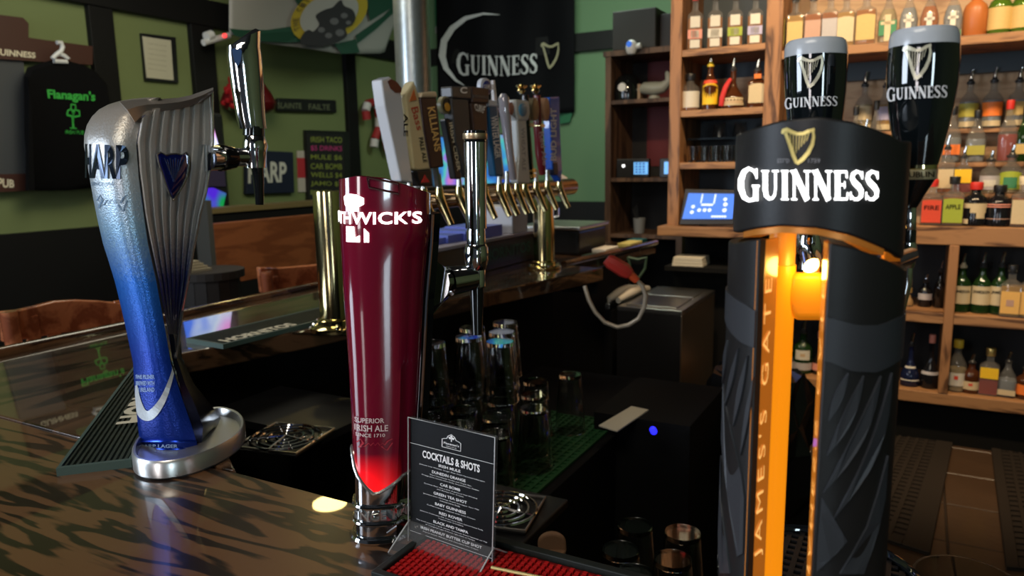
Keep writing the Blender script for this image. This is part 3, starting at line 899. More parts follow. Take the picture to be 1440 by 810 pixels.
rinser(402, 621, .945, 'chrome spiral glass rinser in square tray beside the blue tower', .062, .2)
rinser(703, 722, .855, 'glass rinser in black tray just behind the menu stand', .062, .2)

# round-ended wooden paddle and others in the well
p = onz(776, 765, .88)
FP = Frame(776, 1.05)
arc = [(757, 776)] + [(776 + 20 * math.cos(t), 766 + 15 * math.sin(t)) for t in [PI + PI * i / 10 for i in range(11)]] + [(797, 778)]
pz = [FP.at(x, y) for x, y in arc]
hol = MB().plate(pz, FP.h * .012)
q = FP.at(776, 790)
hol.box((q[0] - .02, q[1] - .004, .62), (q[0] + .02, q[1] + .010, float(pz[0][2]) + .004))
tag(hol.build('tool_handle', mat('tan_handle', (.34, .19, .11), .5), bevel=.003), 'rounded tan handle poking up behind the red mat', 'handle')
p = onz(882, 588, .80)
pc = [onz(x, y, .80) for x, y in ((842, 598), (868, 606), (912, 576), (888, 571))]
cardst = MB().slab([(q_[0], q_[1]) for q_ in pc][::1], .797, .80)
MB().box((-.70, 1.70, FZ), (-.45, 2.05, .797)).build('bin', BLACKMT, ub)
co = tag(cardst.build('paper_card', PAPER), 'cream card lying on dark edge beyond the glasses', 'card')
p = onz(918, 604, .70)
bl = MB().lathe([(0, 0), (.008, 0), (.008, .014), (0, .014)], (0, 0, 0), 12)
bo = bl.build('indicator_light', mat('blue_led', (.02, .02, .6), .3, emit=(.02, .02, 1.0), estr=2), smooth=True)
bo.location = Frame(918, 1.70).at(918, 604); bo.rotation_euler = (PI / 2, 0, .5)
tag(bo, 'small round blue indicator light glowing in the dark', 'light')
# black bin liner bulk in the dark well
rnd = random.Random(3)
bag = MB()
rings = []
for i in range(9):
    v = i / 8
    ring = []
    for j in range(26):
        a = j * 2 * PI / 26
        r = (.17 + .02 * math.sin(5 * a + i) + rnd.uniform(-.018, .018)) * (1.0 if v < .8 else 1 - (v - .8) * 1.2)
        ring.append((-.40 + r * math.cos(a), 2.30 + r * math.sin(a), FZ + .02 + v * .55 + rnd.uniform(-.012, .012)))
    rings.append(ring)
bag.loft(rings)
tag(bag.build('bin_bag', mat('black_bin_bag', (.008, .008, .009), .18)), 'crumpled black bin bag in the dark beyond the glasses', 'bag')

# ------------------------------------------------------------------ stainless cooler
CZ = .85
A, B, C_, D_ = [onz(x, y, CZ) for x, y in ((872, 428), (955, 440), (1010, 408), (943, 398))]
cx0, cx1, cy0, cy1 = A[0], B[0] , (A[1] + B[1]) / 2, C_[1]
cl = thing('bottle_cooler', 'low stainless steel bottle cooler with sliding lid behind the bar', 'cooler', (cx0, cy0, FZ))
MB().box((cx0, cy0 + .005, FZ), (cx1, cy1, CZ - .02)).build('body', mat('cooler_steel', (.30, .24, .18), .3, .9), cl, bevel=.004)
MB().box((cx0 + .001, cy0, FZ), (cx1 - .004, cy0 + .005, CZ - .02)).build('front_panel', BLACKPL, cl)
MB().box((cx0, cy0, CZ - .02), (cx1, cy1, CZ)).build('rim', STEEL, cl, bevel=.003)
MB().box((cx0 + .03, cy0 + .03, CZ), (cx1 - .03, (cy0 + cy1) / 2, CZ + .006)).build('sliding_lid', STEEL, cl, bevel=.002)
MB().box((cx0 + .03, (cy0 + cy1) / 2 + .01, CZ), (cx1 - .03, cy1 - .03, CZ + .006)).build('sliding_lid', STEEL, cl, bevel=.002)
# towel tray beside it
t1 = onz(880, 412, .87)
tr = thing('towel_tray', 'grey tray of folded cream bar towels behind the hose', 'tray', (t1[0] - .02, t1[1], .80))
MB().box((t1[0] - .22, t1[1] - .16, FZ), (t1[0] + .0, t1[1] + .28, .82)).build('stand', BLACKMT, tr)
MB().box((t1[0] - .20, t1[1] - .14, .82), (t1[0] - .02, t1[1] + .26, .845)).build('tray', STEEL, tr, bevel=.004)
for i in range(5):
    xx_ = t1[0] - .17 + i * .045
    MB().tube([(xx_, t1[1] - .12, .858), (xx_ + .012, t1[1] - .02, .872), (xx_ + .004, t1[1] + .10, .87), (xx_ + .016, t1[1] + .22, .858)], [.013, .022, .021, .014], 10).build('towel', PAPER, tr, smooth=True)

# ==================================================================== soda gun
FR = Frame(870, 2.28)
sg = thing('soda_gun', 'red soda gun with a looped pale flexible hose at the bar corner', 'soda gun', FR.at(870, 420))
hp = [(895, 394), (903, 401), (908, 415), (906, 432), (898, 448), (884, 457), (868, 460), (850, 453), (837, 439), (828, 422), (822, 402)]
MB().tube([FR.at(x, y, .01 * i * .6) for i, (x, y) in enumerate(hp)], .0068, 10).build('hose', mat('pale_hose', (.55, .45, .33), .3, .3), sg, smooth=True)
MB().tube([FR.at(853, 364), FR.at(858, 368), FR.at(878, 380), FR.at(886, 386)], [.016, .022, .024, .017], 8).build('grip', REDPL, sg, smooth=True)
MB().tube([FR.at(885, 385), FR.at(896, 395)], [.014, .011], 8).build('nozzle', mat('orange_red_cuff', (.55, .07, .02), .35), sg, smooth=True)
MB().box((-1.1, 2.36, .98), (-.96, 2.40, 1.02)).build('holder', BLACKMT, sg)
# green shield badge
FS = Frame(895, 3.0)
sh = [(883, 362), (897, 365), (909, 362), (907, 378), (899, 390), (890, 394)]
MB().tube([FS.at(x, y) for x, y in sh + sh[:1]], .006, 6).build('shield_outline', mat('dim_green', (.05, .09, .05), .5))
o = bpy.data.objects['shield_outline']; tag(o, 'dim green shield outline hanging in the dark beyond the hose', 'badge')
FSb = MB().plate([FS.at(x, y, .012) for x, y in sh], np.array(FS.h) * .01)
FSb.build('shield_panel', BLACKMT, o)

# ==================================================================== HARP TOWER
HF = Frame(235, .985)
hb_ = HF.at(245, 640)
harp = thing('blue_harp_tower', 'silver-to-blue harp-shaped lager tower on steel base at left', 'beer tower', (hb_[0], hb_[1], BT))
hz = lambda y: float(HF.at(220, y)[2])
zlo, zhi = hz(640) - BT, hz(130) - BT
HP = zgrad('harp_front_paint', zlo, zhi, [(0.0, (.004, .02, .22)), (.34, (.005, .05, .42)), (.55, (.02, .16, .62)), (.70, (.25, .42, .58)), (.84, (.50, .56, .60)), (1.0, (.42, .38, .33))], rough=.3, metal=.45, bump=.12, bscale=420)
HW = zgrad('harp_wing_paint', zlo, zhi, [(0.0, (.003, .006, .06)), (.40, (.005, .015, .16)), (.55, (.02, .03, .22)), (.68, (.55, .54, .53)), (1.0, (.70, .67, .63))], rough=.36, metal=.15, bump=.1, bscale=420)
Ly = [137, 139, 142, 147, 154, 164, 176, 190, 205, 250, 290, 337, 390, 443, 510, 560, 600, 645]
Lx = [205, 186, 168, 152, 139, 129, 122, 118.5, 118, 126, 133, 143, 160, 173, 187, 190, 194, 199]
My = [137, 150, 163, 200, 250, 290, 343, 397, 457, 510, 560, 600, 645]
Mx = [226, 214, 200, 191, 195, 200, 208, 220, 231, 240, 256, 270, 283]
def hfront(t, y, off=0.0):
    L, M = interp(Ly, Lx, y), interp(My, Mx, y)
    x = L + (M - L) * t
    k = 1.0 if y > 205 else max(0.15, (y - 128) / 77.0)
    dd = .040 * (1 - t) ** 2.2 - .008 * math.sin(PI * t) + (1 - k) * .03 - off
    return HF.at(x, y, dd)
rings = []
ys = [137, 139, 142, 147, 154, 164, 176, 190, 205, 225, 250, 280, 310, 343, 370, 397, 425, 457, 485, 510, 535, 560, 580, 600, 622, 645]
NT = 12
for y in ys:
    fr = [hfront(i / NT, y) for i in range(NT + 1)]
    back = []
    for i in range(NT, -1, -1):
        t = i / NT
        p = hfront(t, y)
        q = p + HF.h * (.012 + .05 * math.sin(PI * (t * .85 + .05)) + .004)
        back.append(q)
    rings.append(fr + back)
MB().loft(rings).build('front_column', HP, harp, smooth=True)
# ribbed wing
wy = [130, 165, 200, 240, 270, 300, 327, 360, 397, 437, 470, 503, 520]
wxl = [208, 199, 193, 196, 200, 204, 209, 216, 224, 231, 237, 242, 246]
wxr = [298, 299.5, 300, 295, 290, 282, 277, 271, 265, 257, 252.5, 248, 247]
wz0 = MB()
NW = 98
rows = []
def wing(t, y, off=0.0):
    xl, xr = interp(wy, wxl, y), interp(wy, wxr, y)
    f = (t * 7.0) % 1.0
    rib = .0062 * min(1, f / .16, (1 - f) / .34) * min(1, (xr - xl) / 50.0)
    if t > .965: rib = .006
    return HF.at(xl + (xr - xl) * t, y, .004 + .07 * t - rib - off)
for y in np.linspace(150, 520, 44):
    yt = y
    s_ = (y - 150) / 370.0
    yy_ = lambda t: interp([0, .08, .2, .4, .7, 1], [168, 158, 153, 150, 144, 128], t) * (1 - s_) + 520 * s_
    fr = [wing(i / NW, yy_(i / NW)) for i in range(NW + 1)]
    bk = [wing(i / NW, yy_(i / NW), -.022) for i in range(NW, -1, -7)]
    rows.append(fr + bk)
# slant the top row up to the tip
for r_i, y in enumerate(np.linspace(150, 520, 44)):
    pass
MB().loft(rows).build('ribbed_wing', HW, harp, smooth=True)
# thick rim over the wing, rising to the tip
RIM = mat('harp_rim_metal', (.42, .38, .34), .3, .6)
up = [(168, 142.5), (185, 140.5), (205, 139), (230, 139), (250, 137.5), (268, 134), (285, 128), (300, 123)]
lw = [(190, 172), (198, 164), (210, 159), (232, 156), (252, 153), (268, 149), (284, 143), (300, 130)]
rr_ = []
for i, (a, b) in enumerate(zip(up, lw)):
    t = i / 7
    d0 = .0 + .07 * t
    rr_.append([HF.at(b[0], b[1], d0 - .010), HF.at((a[0] + b[0]) / 2, (a[1] * .6 + b[1] * .4), d0 - .014), HF.at(a[0], a[1], d0 + .004), HF.at(a[0], a[1] + 1, d0 + .030), HF.at(b[0], b[1], d0 + .032)])
MB().loft(rr_).build('top_rim', RIM, harp, smooth=True)
# right silver edge strip that sweeps down to the swoosh
ed = [(299, 128), (299.5, 165), (300, 200), (295, 240), (290, 270), (282, 300), (277, 327), (271, 360), (265, 397), (257, 437), (252.5, 470), (248, 503)]
SILV = mat('silver_trim', (.72, .72, .70), .2, .9)
def wdd(y): return .004 + .07 - .008
MB().tube([HF.at(x - 1, y, wdd(y) - .003 - (.0 if y < 440 else (y - 440) / 63 * .055)) for x, y in ed], [.0022] * len(ed), 8).build('edge_strip', SILV, harp, smooth=True)
# swoosh on the front column (crescent)
so = [tuple(q) for q in smooth_path([(248, 503, 3), (244, 520, 4), (238, 540, 6), (229, 562, 9), (218, 578, 12), (208, 585, 14), (199, 580, 13), (194, 563, 8), (191.5, 542, 3)], 4)]
swo = MB()
ptsL, ptsR = [], []
for i, (x, y, w_) in enumerate(so):
    def S2(xx_, yy_):
        L, M = interp(Ly, Lx, yy_), interp(My, Mx, yy_)
        return hfront(min(1, max(0.0, (xx_ - L) / (M - L))), yy_, .0016)
    i0, i1 = max(i - 1, 0), min(i + 1, len(so) - 1)
    tx, ty = so[i1][0] - so[i0][0], so[i1][1] - so[i0][1]
    n_ = math.hypot(tx, ty); nx, ny = -ty / n_, tx / n_
    ptsL.append(S2(x + nx * w_ / 2, y + ny * w_ / 2)); ptsR.append(S2(x - nx * w_ / 2, y - ny * w_ / 2))
for i in range(len(so) - 1):
    swo.add([ptsL[i], ptsL[i + 1], ptsR[i + 1], ptsR[i]], [(0, 1, 2, 3)])
swo.build('swoosh_trim', mat('swoosh_silver', (.62, .68, .72), .35, .3), harp, smooth=True)
# rear leg
leg = MB()
lr = []
for y, xl, xr, d0, d1 in ((470, 238, 254, .012, .05), (503, 243, 256, .01, .055), (540, 252, 273, .01, .07), (565, 258, 294, .008, .085), (590, 262, 312, .006, .098), (600, 264, 318, .005, .10), (625, 268, 306, .004, .09), (640, 272, 292, .004, .08)):
    lr.append([HF.at(xl, y, d0), HF.at((xl * .6 + xr * .4), y, d0 + .002), HF.at(xr, y, d1), HF.at(xr - 2, y, d1 + .012), HF.at(xl, y, d1)])
leg.loft(lr).build('rear_leg', mat('midnight_blue_metal', (.01, .012, .035), .2, .7), harp, smooth=True)
# foot rings
for yy in (621, 632):
    pr = [hfront(i / 12, yy, .0022) for i in range(13)]
    MB().tube(pr, .0016, 6).build('foot_ring', mat('blue_metal', (.01, .05, .45), .2, .8), harp, smooth=True)
# raised HARP letters
NAVY = mat('navy_letter_metal', (.03, .045, .075), .15, .8)
v_, f_, a_ = text2d('HARP', .035, 1.0)
def hl(u, v, off=.004):
    x = interp([0, .26, .27, .52, .54, .77, .80, 1], [119.6, 127.5, 128.5, 143.5, 145.5, 160.5, 163, 181], u)
    y = 252 - 48 * v + (1 - u) * -2
    L, M = interp(Ly, Lx, y), interp(My, Mx, y)
    return hfront((x - L) / (M - L), y, off)
m_ = MB()
def extrude_text(mb, s, fn_top, fn_bot, bold=0.0, space=1.0):
    v, f, a = text2d(s, bold, space)
    n = len(v)
    mb.add([fn_top(p[0], p[1]) for p in v] + [fn_bot(p[0], p[1]) for p in v], f)
    o = len(mb.v) - 2 * n
    from collections import Counter
    c = Counter()
    for fc in f:
        for i in range(len(fc)):
            e = (fc[i], fc[(i + 1) % len(fc)])
            c[tuple(sorted(e))] += 1
    for fc in f:
        for i in range(len(fc)):
            e = (fc[i], fc[(i + 1) % len(fc)])
            if c[tuple(sorted(e))] == 1:
                mb.f.append((o + e[1], o + e[0], o + n + e[0], o + n + e[1]))
    return mb
extrude_text(m_, 'HARP', lambda u, v: hl(u, v, .0026), lambda u, v: hl(u, v, -.001), .035)
m_.build('raised_letters', NAVY, harp)
def hs(u, v, x0, x1, y0, y1, off=.0012):
    x = x0 + (x1 - x0) * u; y = y1 - (y1 - y0) * v
    L, M = interp(Ly, Lx, y), interp(My, Mx, y)
    return hfront((x - L) / (M - L), y, off)
mt = text('SINCE 1960', lambda u, v: hs(u, v, 128, 160, 256, 261))
sig = strokes([[(.0, .5, .05), (.1, .9, .06), (.16, .5, .06), (.05, .0, .05), (.2, .2, .04), (.3, .55, .04), (.35, .3, .04), (.42, .6, .05), (.46, .3, .04), (.53, .6, .05), (.58, .3, .04), (.66, .55, .05), (.7, .3, .04), (.78, .7, .05), (.9, .9, .04)],
               [(.62, .2, .05), (.76, -.25, .05), (.9, .5, .04)]])
decal(sig, lambda u, v: hs(u, v, 136, 184, 272, 292), mt)
mt.build('signature_print', mat('steel_blue_print', (.12, .22, .35), .4), harp)
mt = MB()
for k_, s_ in enumerate(('FINE PILSNER', 'BREWED WITH', 'IN IRELAND')):
    text(s_, lambda u, v: hs(u, v, 191, 217, 527 + k_ * 9, 533 + k_ * 9), mt, bold=.02)
text('HARP LAGER', lambda u, v: hs(u, v, 196, 250, 625, 630, .0015), mt, bold=.02)
mt.build('small_print', mat('pale_blue_print', (.35, .5, .8), .5), harp)
# blue glass harp heart in the wing
hh = [(221, 217), (226, 214), (233, 218), (240, 216.5), (248, 216), (256, 218), (262, 214), (265, 218), (266, 232), (263, 247), (257, 260), (250, 272), (243, 281), (238, 272), (233, 258), (228, 242), (223, 228)]
def wp(x, y, off):
    xl, xr = interp(wy, wxl, y), interp(wy, wxr, y)
    t = (x - xl) / (xr - xl)
    return HF.at(x, y, .004 + .07 * t - off)
fr1 = [wp(x, y, .010) for x, y in hh]; fr0 = [wp(x, y, .0) for x, y in hh]
cxh, cyh = 244, 240
inr = [wp(cxh + (x - cxh) * .82, cyh + (y - cyh) * .84, .013) for x, y in hh]
hm = MB().loft([fr0, fr1, inr])
hm.build('harp_badge', mat('cobalt_enamel', (.004, .012, .16), .08, .3, coat=1), harp, smooth=True)
MB().tube([wp(x, y, .0105) for x, y in hh + hh[:1]], .0011, 6).build('badge_rim', SILV, harp)
hr = MB()
for i in range(8):
    x0 = 231 + i * 4.0
    hr.tube([wp(x0, 222 + (2 if i % 2 else 0), .0138), wp(x0 + (244 - x0) * .55, 258 - abs(i - 3.5) * 5, .0138)], .0006, 5)
hr.build('badge_strings', mat('steel_blue', (.06, .12, .35), .2, .8), harp)
# steel base: outline traced on the bar top
def base_ring(z, k=0.0):
    pts = [(187, 655), (189, 664), (200, 670.5), (225, 673), (255, 669), (285, 660), (315, 646), (338, 630), (346, 615), (342, 602), (330, 594), (310, 590), (285, 596), (255, 606), (225, 618), (200, 632), (190, 643)]
    pts = smooth_path(pts, 4, True)
    c = np.mean([onz(x, y, BT + .003) for x, y in pts], axis=0)
    out = []
    for x, y in pts:
        p = onz(x, y, BT + .003)
        out.append((c[0] + (p[0] - c[0]) * (1 - k), c[1] + (p[1] - c[1]) * (1 - k), z))
    return out
MB().loft([base_ring(BT, .04), base_ring(BT + .003, 0), base_ring(BT + .020, .0), base_ring(BT + .0235, .03), base_ring(BT + .023, .07), base_ring(BT + .014, .10)]).build('steel_base', mat('polished_steel', (.66, .66, .64), .3, .85), harp, smooth=True)
# tap
def tap_neck(fr, pts, rads, parent, m=CHROME, name='shank'):
    MB().tube([fr.at(*p) for p in pts], rads, 16).build(name, m, parent, smooth=True)
tap = thing('chrome_tap', 'chrome tap with tall curved handle on the blue tower', 'tap', HF.at(345, 225, .10))
tap_neck(HF, [(288, 222, .06), (306, 222, .085), (308, 222, .087), (322, 222, .095), (324, 221, .096), (345, 221, .105)], [.017, .0165, .014, .014, .0125, .0125], tap)
tap_neck(HF, [(307, 222, .085), (310, 222, .088), (327, 222, .097), (329, 222, .098)], [.0175, .018, .015, .0145], tap, BLACKGL, 'coupling')
D1 = .105
tap_neck(HF, [(358, 190, D1), (358, 196, D1), (359, 206, D1), (359, 214, D1), (360, 236, D1)], [.013, .015, .017, .015, .014], tap, CHROME, 'valve_body')
tap_neck(HF, [(357, 178, D1), (357, 191, D1)], [.014, .0145], tap, BLACKGL, 'collar_ring')
tap_neck(HF, [(362, 235, D1), (364, 255, D1), (365, 288, D1)], [.0085, .0075, .0055], tap, BLACKGL, 'nozzle')
hd = [(344, 62, 17), (343, 66, 19), (344, 80, 20), (347, 110, 19.5), (350, 140, 18), (353, 165, 17), (356, 181, 16)]
sc = (.985 + D1) / F * 1.08
rgs = []
for x, y, w_ in hd:
    c = HF.at(x, y, D1); a = w_ * sc
    rgs.append([c + HF.r * a * math.cos(t) * 1.0 + HF.h * a * .75 * math.sin(t) for t in [2 * PI * i / 20 for i in range(20)]])
# pointed slanted head: left edge low, right edge high
tip = []
c0 = HF.at(344, 60, D1)
for i in range(20):
    t = 2 * PI * i / 20
    a = 17 * sc
    tip.append(HF.at(345, 57, D1) + HF.r * a * (math.cos(t) + .1) + HF.h * a * .7 * math.sin(t) + np.array([0, 0, .5 * a * math.cos(t) + .004]))
tip2 = [HF.at(355, 43, D1) + (p - HF.at(345, 57, D1)) * .22 for p in tip]
MB().loft([tip2, tip] + rgs[1:]).build('handle', CHROME, tap, smooth=True)
MB().loft([[HF.at(x, y, D1 - .022) for x, y in ((326, 70), (330, 67), (334, 70), (338, 68), (340, 72), (339, 84), (334, 95), (329, 84))], [HF.at(x, y, D1 - .014) for x, y in ((326, 70), (330, 67), (334, 70), (338, 68), (340, 72), (339, 84), (334, 95), (329, 84))]]).build('handle_emblem', mat('pale_blue_enamel', (.1, .2, .5), .15, .5), tap)

# ==================================================================== SMITHWICK TOWER
SF = Frame(542, .70)
sb_ = SF.at(540, 735)
smi = thing('crimson_ale_tower', 'glossy crimson ale tower with lit white lettering and chrome foot', 'beer tower', (sb_[0], sb_[1], BT))
sy = [247, 300, 330, 400, 500, 585, 650, 765]
sxl = [480, 480, 481, 484, 490, 494, 496, 498]
sxr = [604, 604, 604, 598, 594, 590, 586, 584]
szs = [float(SF.at(540, y)[2]) for y in sy]
def sm_c(z):
    zs = szs[::-1]
    y = interp(zs, sy[::-1], z)
    xl, xr = interp(sy, sxl, y), interp(sy, sxr, y)
    p = SF.at((xl + xr) / 2, y); p[2] = z
    return p, (xr - xl) / 2 * .70 / F
def sek(a):
    return (abs(math.sin(a)) ** 2.6 + abs(math.cos(a)) ** 2.6) ** (-1 / 2.6)
def sm_ang(s_):
    return math.atan2(s_, (1 - min(.9999, abs(s_)) ** 2.6) ** (1 / 2.6))
def sm_pt(a, z, off=0.0):
    """a: angle, 0 towards the camera, positive to the right"""
    c, r = sm_c(z)
    x = math.sin(a); y = -math.cos(a)
    k = sek(a)
    dep = r * .82 if y < 0 else r * .75
    dent = 0.0
    if z < float(SF.at(560, 340)[2]) and x * k > .40 and y < 0:
        dent = .004 * min(1, (x * k - .40) * 14)
    return c + SF.r * (x * k * (r + off) ) + SF.h * (y * k * (dep + off) + dent)
def ztop(a): # slanted top cut
    c = math.sin(a) * sek(a)
    return interp([-1, -.6, 0, .5, 1], [float(SF.at(482, 252)[2]), float(SF.at(505, 247)[2]), float(SF.at(541, 251)[2]), float(SF.at(575, 261)[2]), float(SF.at(603, 272)[2])], c)
def zsw(a):  # swoosh where crimson meets chrome
    c = math.sin(a) * sek(a)
    return interp([-1, -.9, -.6, -.3, 0, .5, 1], [float(SF.at(491, 628)[2]), float(SF.at(494, 655)[2]), float(SF.at(505, 672)[2]), float(SF.at(525, 681)[2]), float(SF.at(545, 673)[2]), float(SF.at(570, 658)[2]), float(SF.at(588, 650)[2])], c)
NA = 48
rg = []
for s_ in np.linspace(0, 1, 30):
    rg.append([sm_pt(2 * PI * i / NA, zsw(2 * PI * i / NA) * (1 - s_) + ztop(2 * PI * i / NA) * s_) for i in range(NA)])
CRIM = mat('crimson_lacquer', (.17, .004, .022), .12, .0, spec=.6, coat=1.0, coatr=.02)
cb = MB().loft(rg)
ctop = sm_c(ztop(0))[0]
crim = cb.build('crimson_column', CRIM, smi, smooth=True)
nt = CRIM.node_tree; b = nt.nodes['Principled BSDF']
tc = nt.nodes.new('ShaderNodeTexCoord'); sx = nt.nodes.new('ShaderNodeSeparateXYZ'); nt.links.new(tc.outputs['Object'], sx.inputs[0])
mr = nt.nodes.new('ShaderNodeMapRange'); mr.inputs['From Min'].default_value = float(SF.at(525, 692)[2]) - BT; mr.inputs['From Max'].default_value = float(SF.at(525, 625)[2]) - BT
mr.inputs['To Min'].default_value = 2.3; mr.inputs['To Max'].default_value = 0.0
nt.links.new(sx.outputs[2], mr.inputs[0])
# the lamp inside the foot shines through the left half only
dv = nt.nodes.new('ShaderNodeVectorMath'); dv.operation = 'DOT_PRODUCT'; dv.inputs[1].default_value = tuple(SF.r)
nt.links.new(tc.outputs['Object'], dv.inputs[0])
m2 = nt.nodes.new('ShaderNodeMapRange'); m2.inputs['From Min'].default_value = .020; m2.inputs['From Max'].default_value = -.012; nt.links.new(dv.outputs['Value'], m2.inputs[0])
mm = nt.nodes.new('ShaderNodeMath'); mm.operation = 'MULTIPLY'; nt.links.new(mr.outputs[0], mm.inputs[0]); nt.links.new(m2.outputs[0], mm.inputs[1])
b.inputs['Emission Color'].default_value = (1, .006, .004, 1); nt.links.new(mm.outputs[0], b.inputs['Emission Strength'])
# chrome foot
rg = []
zb0 = BT
for s_ in np.linspace(0, 1, 14):
    rg.append([sm_pt(2 * PI * i / NA, zb0 * (1 - s_) + zsw(2 * PI * i / NA) * s_, -.0012) for i in range(NA)])
MB().loft(rg).build('chrome_foot', CHROME, smi, smooth=True)
for yy in (718, 742):
    z = float(SF.at(540, yy, -.03)[2])
    MB().tube([sm_pt(2 * PI * i / 36, z, .0005) for i in range(37)], .0018, 6, cap=False).build('foot_band', CHROME, smi, smooth=True)
MB().tube([sm_pt(2 * PI * i / 36, BT + .003, .0010) for i in range(37)], .003, 6, cap=False).build('foot_band', CHROME, smi, smooth=True)
MB().tube([sm_pt(2 * PI * i / 36, zsw(2 * PI * i / 36), .0006) for i in range(37)], .0018, 6, cap=False).build('swoosh_band', SILV, smi, smooth=True)
z0, z1 = float(SF.at(540, 735, -.03)[2]), float(SF.at(540, 723, -.03)[2])
extrude_text(MB(), 'SINCE 1710', lambda u, v: sm_pt(math.radians(-62 + 120 * u), z0 + (z1 - z0) * v, .0016), lambda u, v: sm_pt(math.radians(-62 + 120 * u), z0 + (z1 - z0) * v, -.001), .02).build('raised_letters', SILV, smi)
# lit lettering
def s_map(x0, x1, y0, y1, off=.0012):
    def fn(u, v):
        x = x0 + (x1 - x0) * u; y = y1 - (y1 - y0) * v + (x - 540) * 0.02
        z = float(SF.at(540, y, -.03)[2])
        c, r = sm_c(z)
        px_c = 720
        # angle from the wanted column
        s_ = (x - (interp(sy, sxl, y) + interp(sy, sxr, y)) / 2) / ((interp(sy, sxr, y) - interp(sy, sxl, y)) / 2)
        s_ = max(-.995, min(.995, s_))
        a = sm_ang(s_)
        return sm_pt(a, z, off)
    return fn
LITW = mat('lit_white', (.9, .9, .9), .4, emit=(1, .96, .94), estr=2.6)
mt = MB()
v, f, a = text2d("SMITHWICK'S", .025, 1.06)
fn = s_map(466, 590, 297, 315)
def fsm(u, v):
    # wraps round the left side
    if u < .224:
        return sm_pt(sm_ang(-.99) - (.224 - u) * 3.0, float(SF.at(540, 314 - 18 * v, -.03)[2]), .0012)
    s_ = interp([.224, .268, .358, .47, .617, .66, .765, .865, .905, 1], [480.3, 483.5, 489.5, 500, 523, 529.5, 547.5, 566, 571, 589], u)
    return fn((s_ - 466) / 124, v)
mt.add([fsm(*p) for p in v], f)
sh_ = [[(0, .95), (.25, 1), (.25, .0), (.1, 0)], [(.25, 1), (.75, 1), (.75, .0), (.25, 0)], [(.75, 1), (1, .8), (.95, .2), (.75, 0)]]
decal([[(.05, .35), (.3, 0), (.72, 0), (.7, .25), (.95, .4), (.95, .75), (.6, .95), (.15, 1), (.0, .8)]], s_map(489, 516, 272, 297), mt)
decal([[(.0, 1), (.35, 1), (.4, .3), (.6, .45), (.6, 0), (0, 0)], [(.78, .9), (1, .6), (1, 0), (.78, 0)]], s_map(492, 521, 318, 340), mt)
mt.build('lit_lettering', LITW, smi)
mt = text('1710', s_map(495, 508, 278, 282, .002)); mt.build('small_print', mat('dark_print', (.1, .02, .03), .5), smi)
mt = MB()
for s_, x0, x1, y0, y1 in (('SUPERIOR', 501, 540, 589, 596), ('IRISH ALE', 501, 545, 599, 608), ('SINCE 1710', 502, 541, 611, 616)):
    text(s_, s_map(x0, x1, y0, y1), mt, bold=.015)
mt.build('white_print', mat('pink_white_print', (.75, .6, .6), .5), smi)
decal(sig, s_map(504, 556, 618, 632)).build('signature_print', mat('red_print', (.45, .03, .05), .5), smi)
# little framed recess at the top
MB().tube([s_map(0, 1, 0, 1, .001)(x, 1 - y) for x, y in ((519, 249), (558, 258), (558, 272), (521, 263), (519, 249))], .0012, 6).build('top_recess_frame', mat('dark_crimson', (.04, .002, .006), .2, coat=1), smi)
# black side flange with chrome rims
fl_ = MB()
fr_ = []
for y in (300, 340, 420, 500, 560, 612):
    z = float(SF.at(600, y)[2])
    p = sm_pt(math.radians(88), z)
    fr_.append([p + SF.r * -.002 - SF.h * .014, p + SF.r * .009 - SF.h * .004, p + SF.r * .009 + SF.h * .02, p + SF.r * -.004 + SF.h * .022])
fl_.loft(fr_).build('side_flange', BLACKGL, smi)
MB().tube([r[0] + SF.r * .003 for r in fr_], .0016, 6).build('flange_rim', CHROME, smi, smooth=True)
# tap on its far side
stp = thing('chrome_tap', 'chrome tap with thick cylindrical gold-ringed handle on the crimson tower', 'tap', SF.at(668, 390, .06))
MB().tube([SF.at(600, 398, .012), SF.at(612, 397, .03), SF.at(628, 396, .045), SF.at(630, 396, .046), SF.at(664, 390, .06)], [.024, .019, .0125, .0155, .0135], 16).build('shank', CHROME, stp, smooth=True)
MB().tube([SF.at(600, 440, .012), SF.at(606, 420, .02), SF.at(618, 408, .03)], [.006, .012, .012], 10).build('brace', BLACKGL, stp, smooth=True)
k_ = .76 / F
SX = lambda y: 668 + (y - 190) * 0.012
tube_at = lambda pts, nm, m: MB().tube([SF.at(SX(y), y, .06) for y, w_ in pts], [w_ / 2 * k_ for y, w_ in pts], 24).build(nm, m, stp, smooth=True)
tube_at([(196, 30), (200, 31), (320, 30), (321, 30)], 'handle', CHROME)
tube_at([(183, 20), (184, 31), (188, 31.5)], 'handle_cap', BLACKGL)
tube_at([(187.5, 33), (188, 34.5), (195, 34.5), (196, 33)], 'gold_ring', mat('pale_gold', (.82, .62, .38), .3, .9))
tube_at([(196, 30.5), (199, 32), (201, 30)], 'ring_collar', BLACKGL)
tube_at([(318, 24), (325, 27), (344, 27), (345, 25)], 'lever_neck', CHROME)
tube_at([(343, 29), (347, 33), (356, 35), (366, 34), (376, 30), (379, 26)], 'valve_body', CHROME)
tube_at([(376, 24), (380, 26), (402, 26), (404, 22)], 'valve_collar', CHROME)
tube_at([(402, 20), (420, 19), (470, 15)], 'nozzle', BLACKGL)

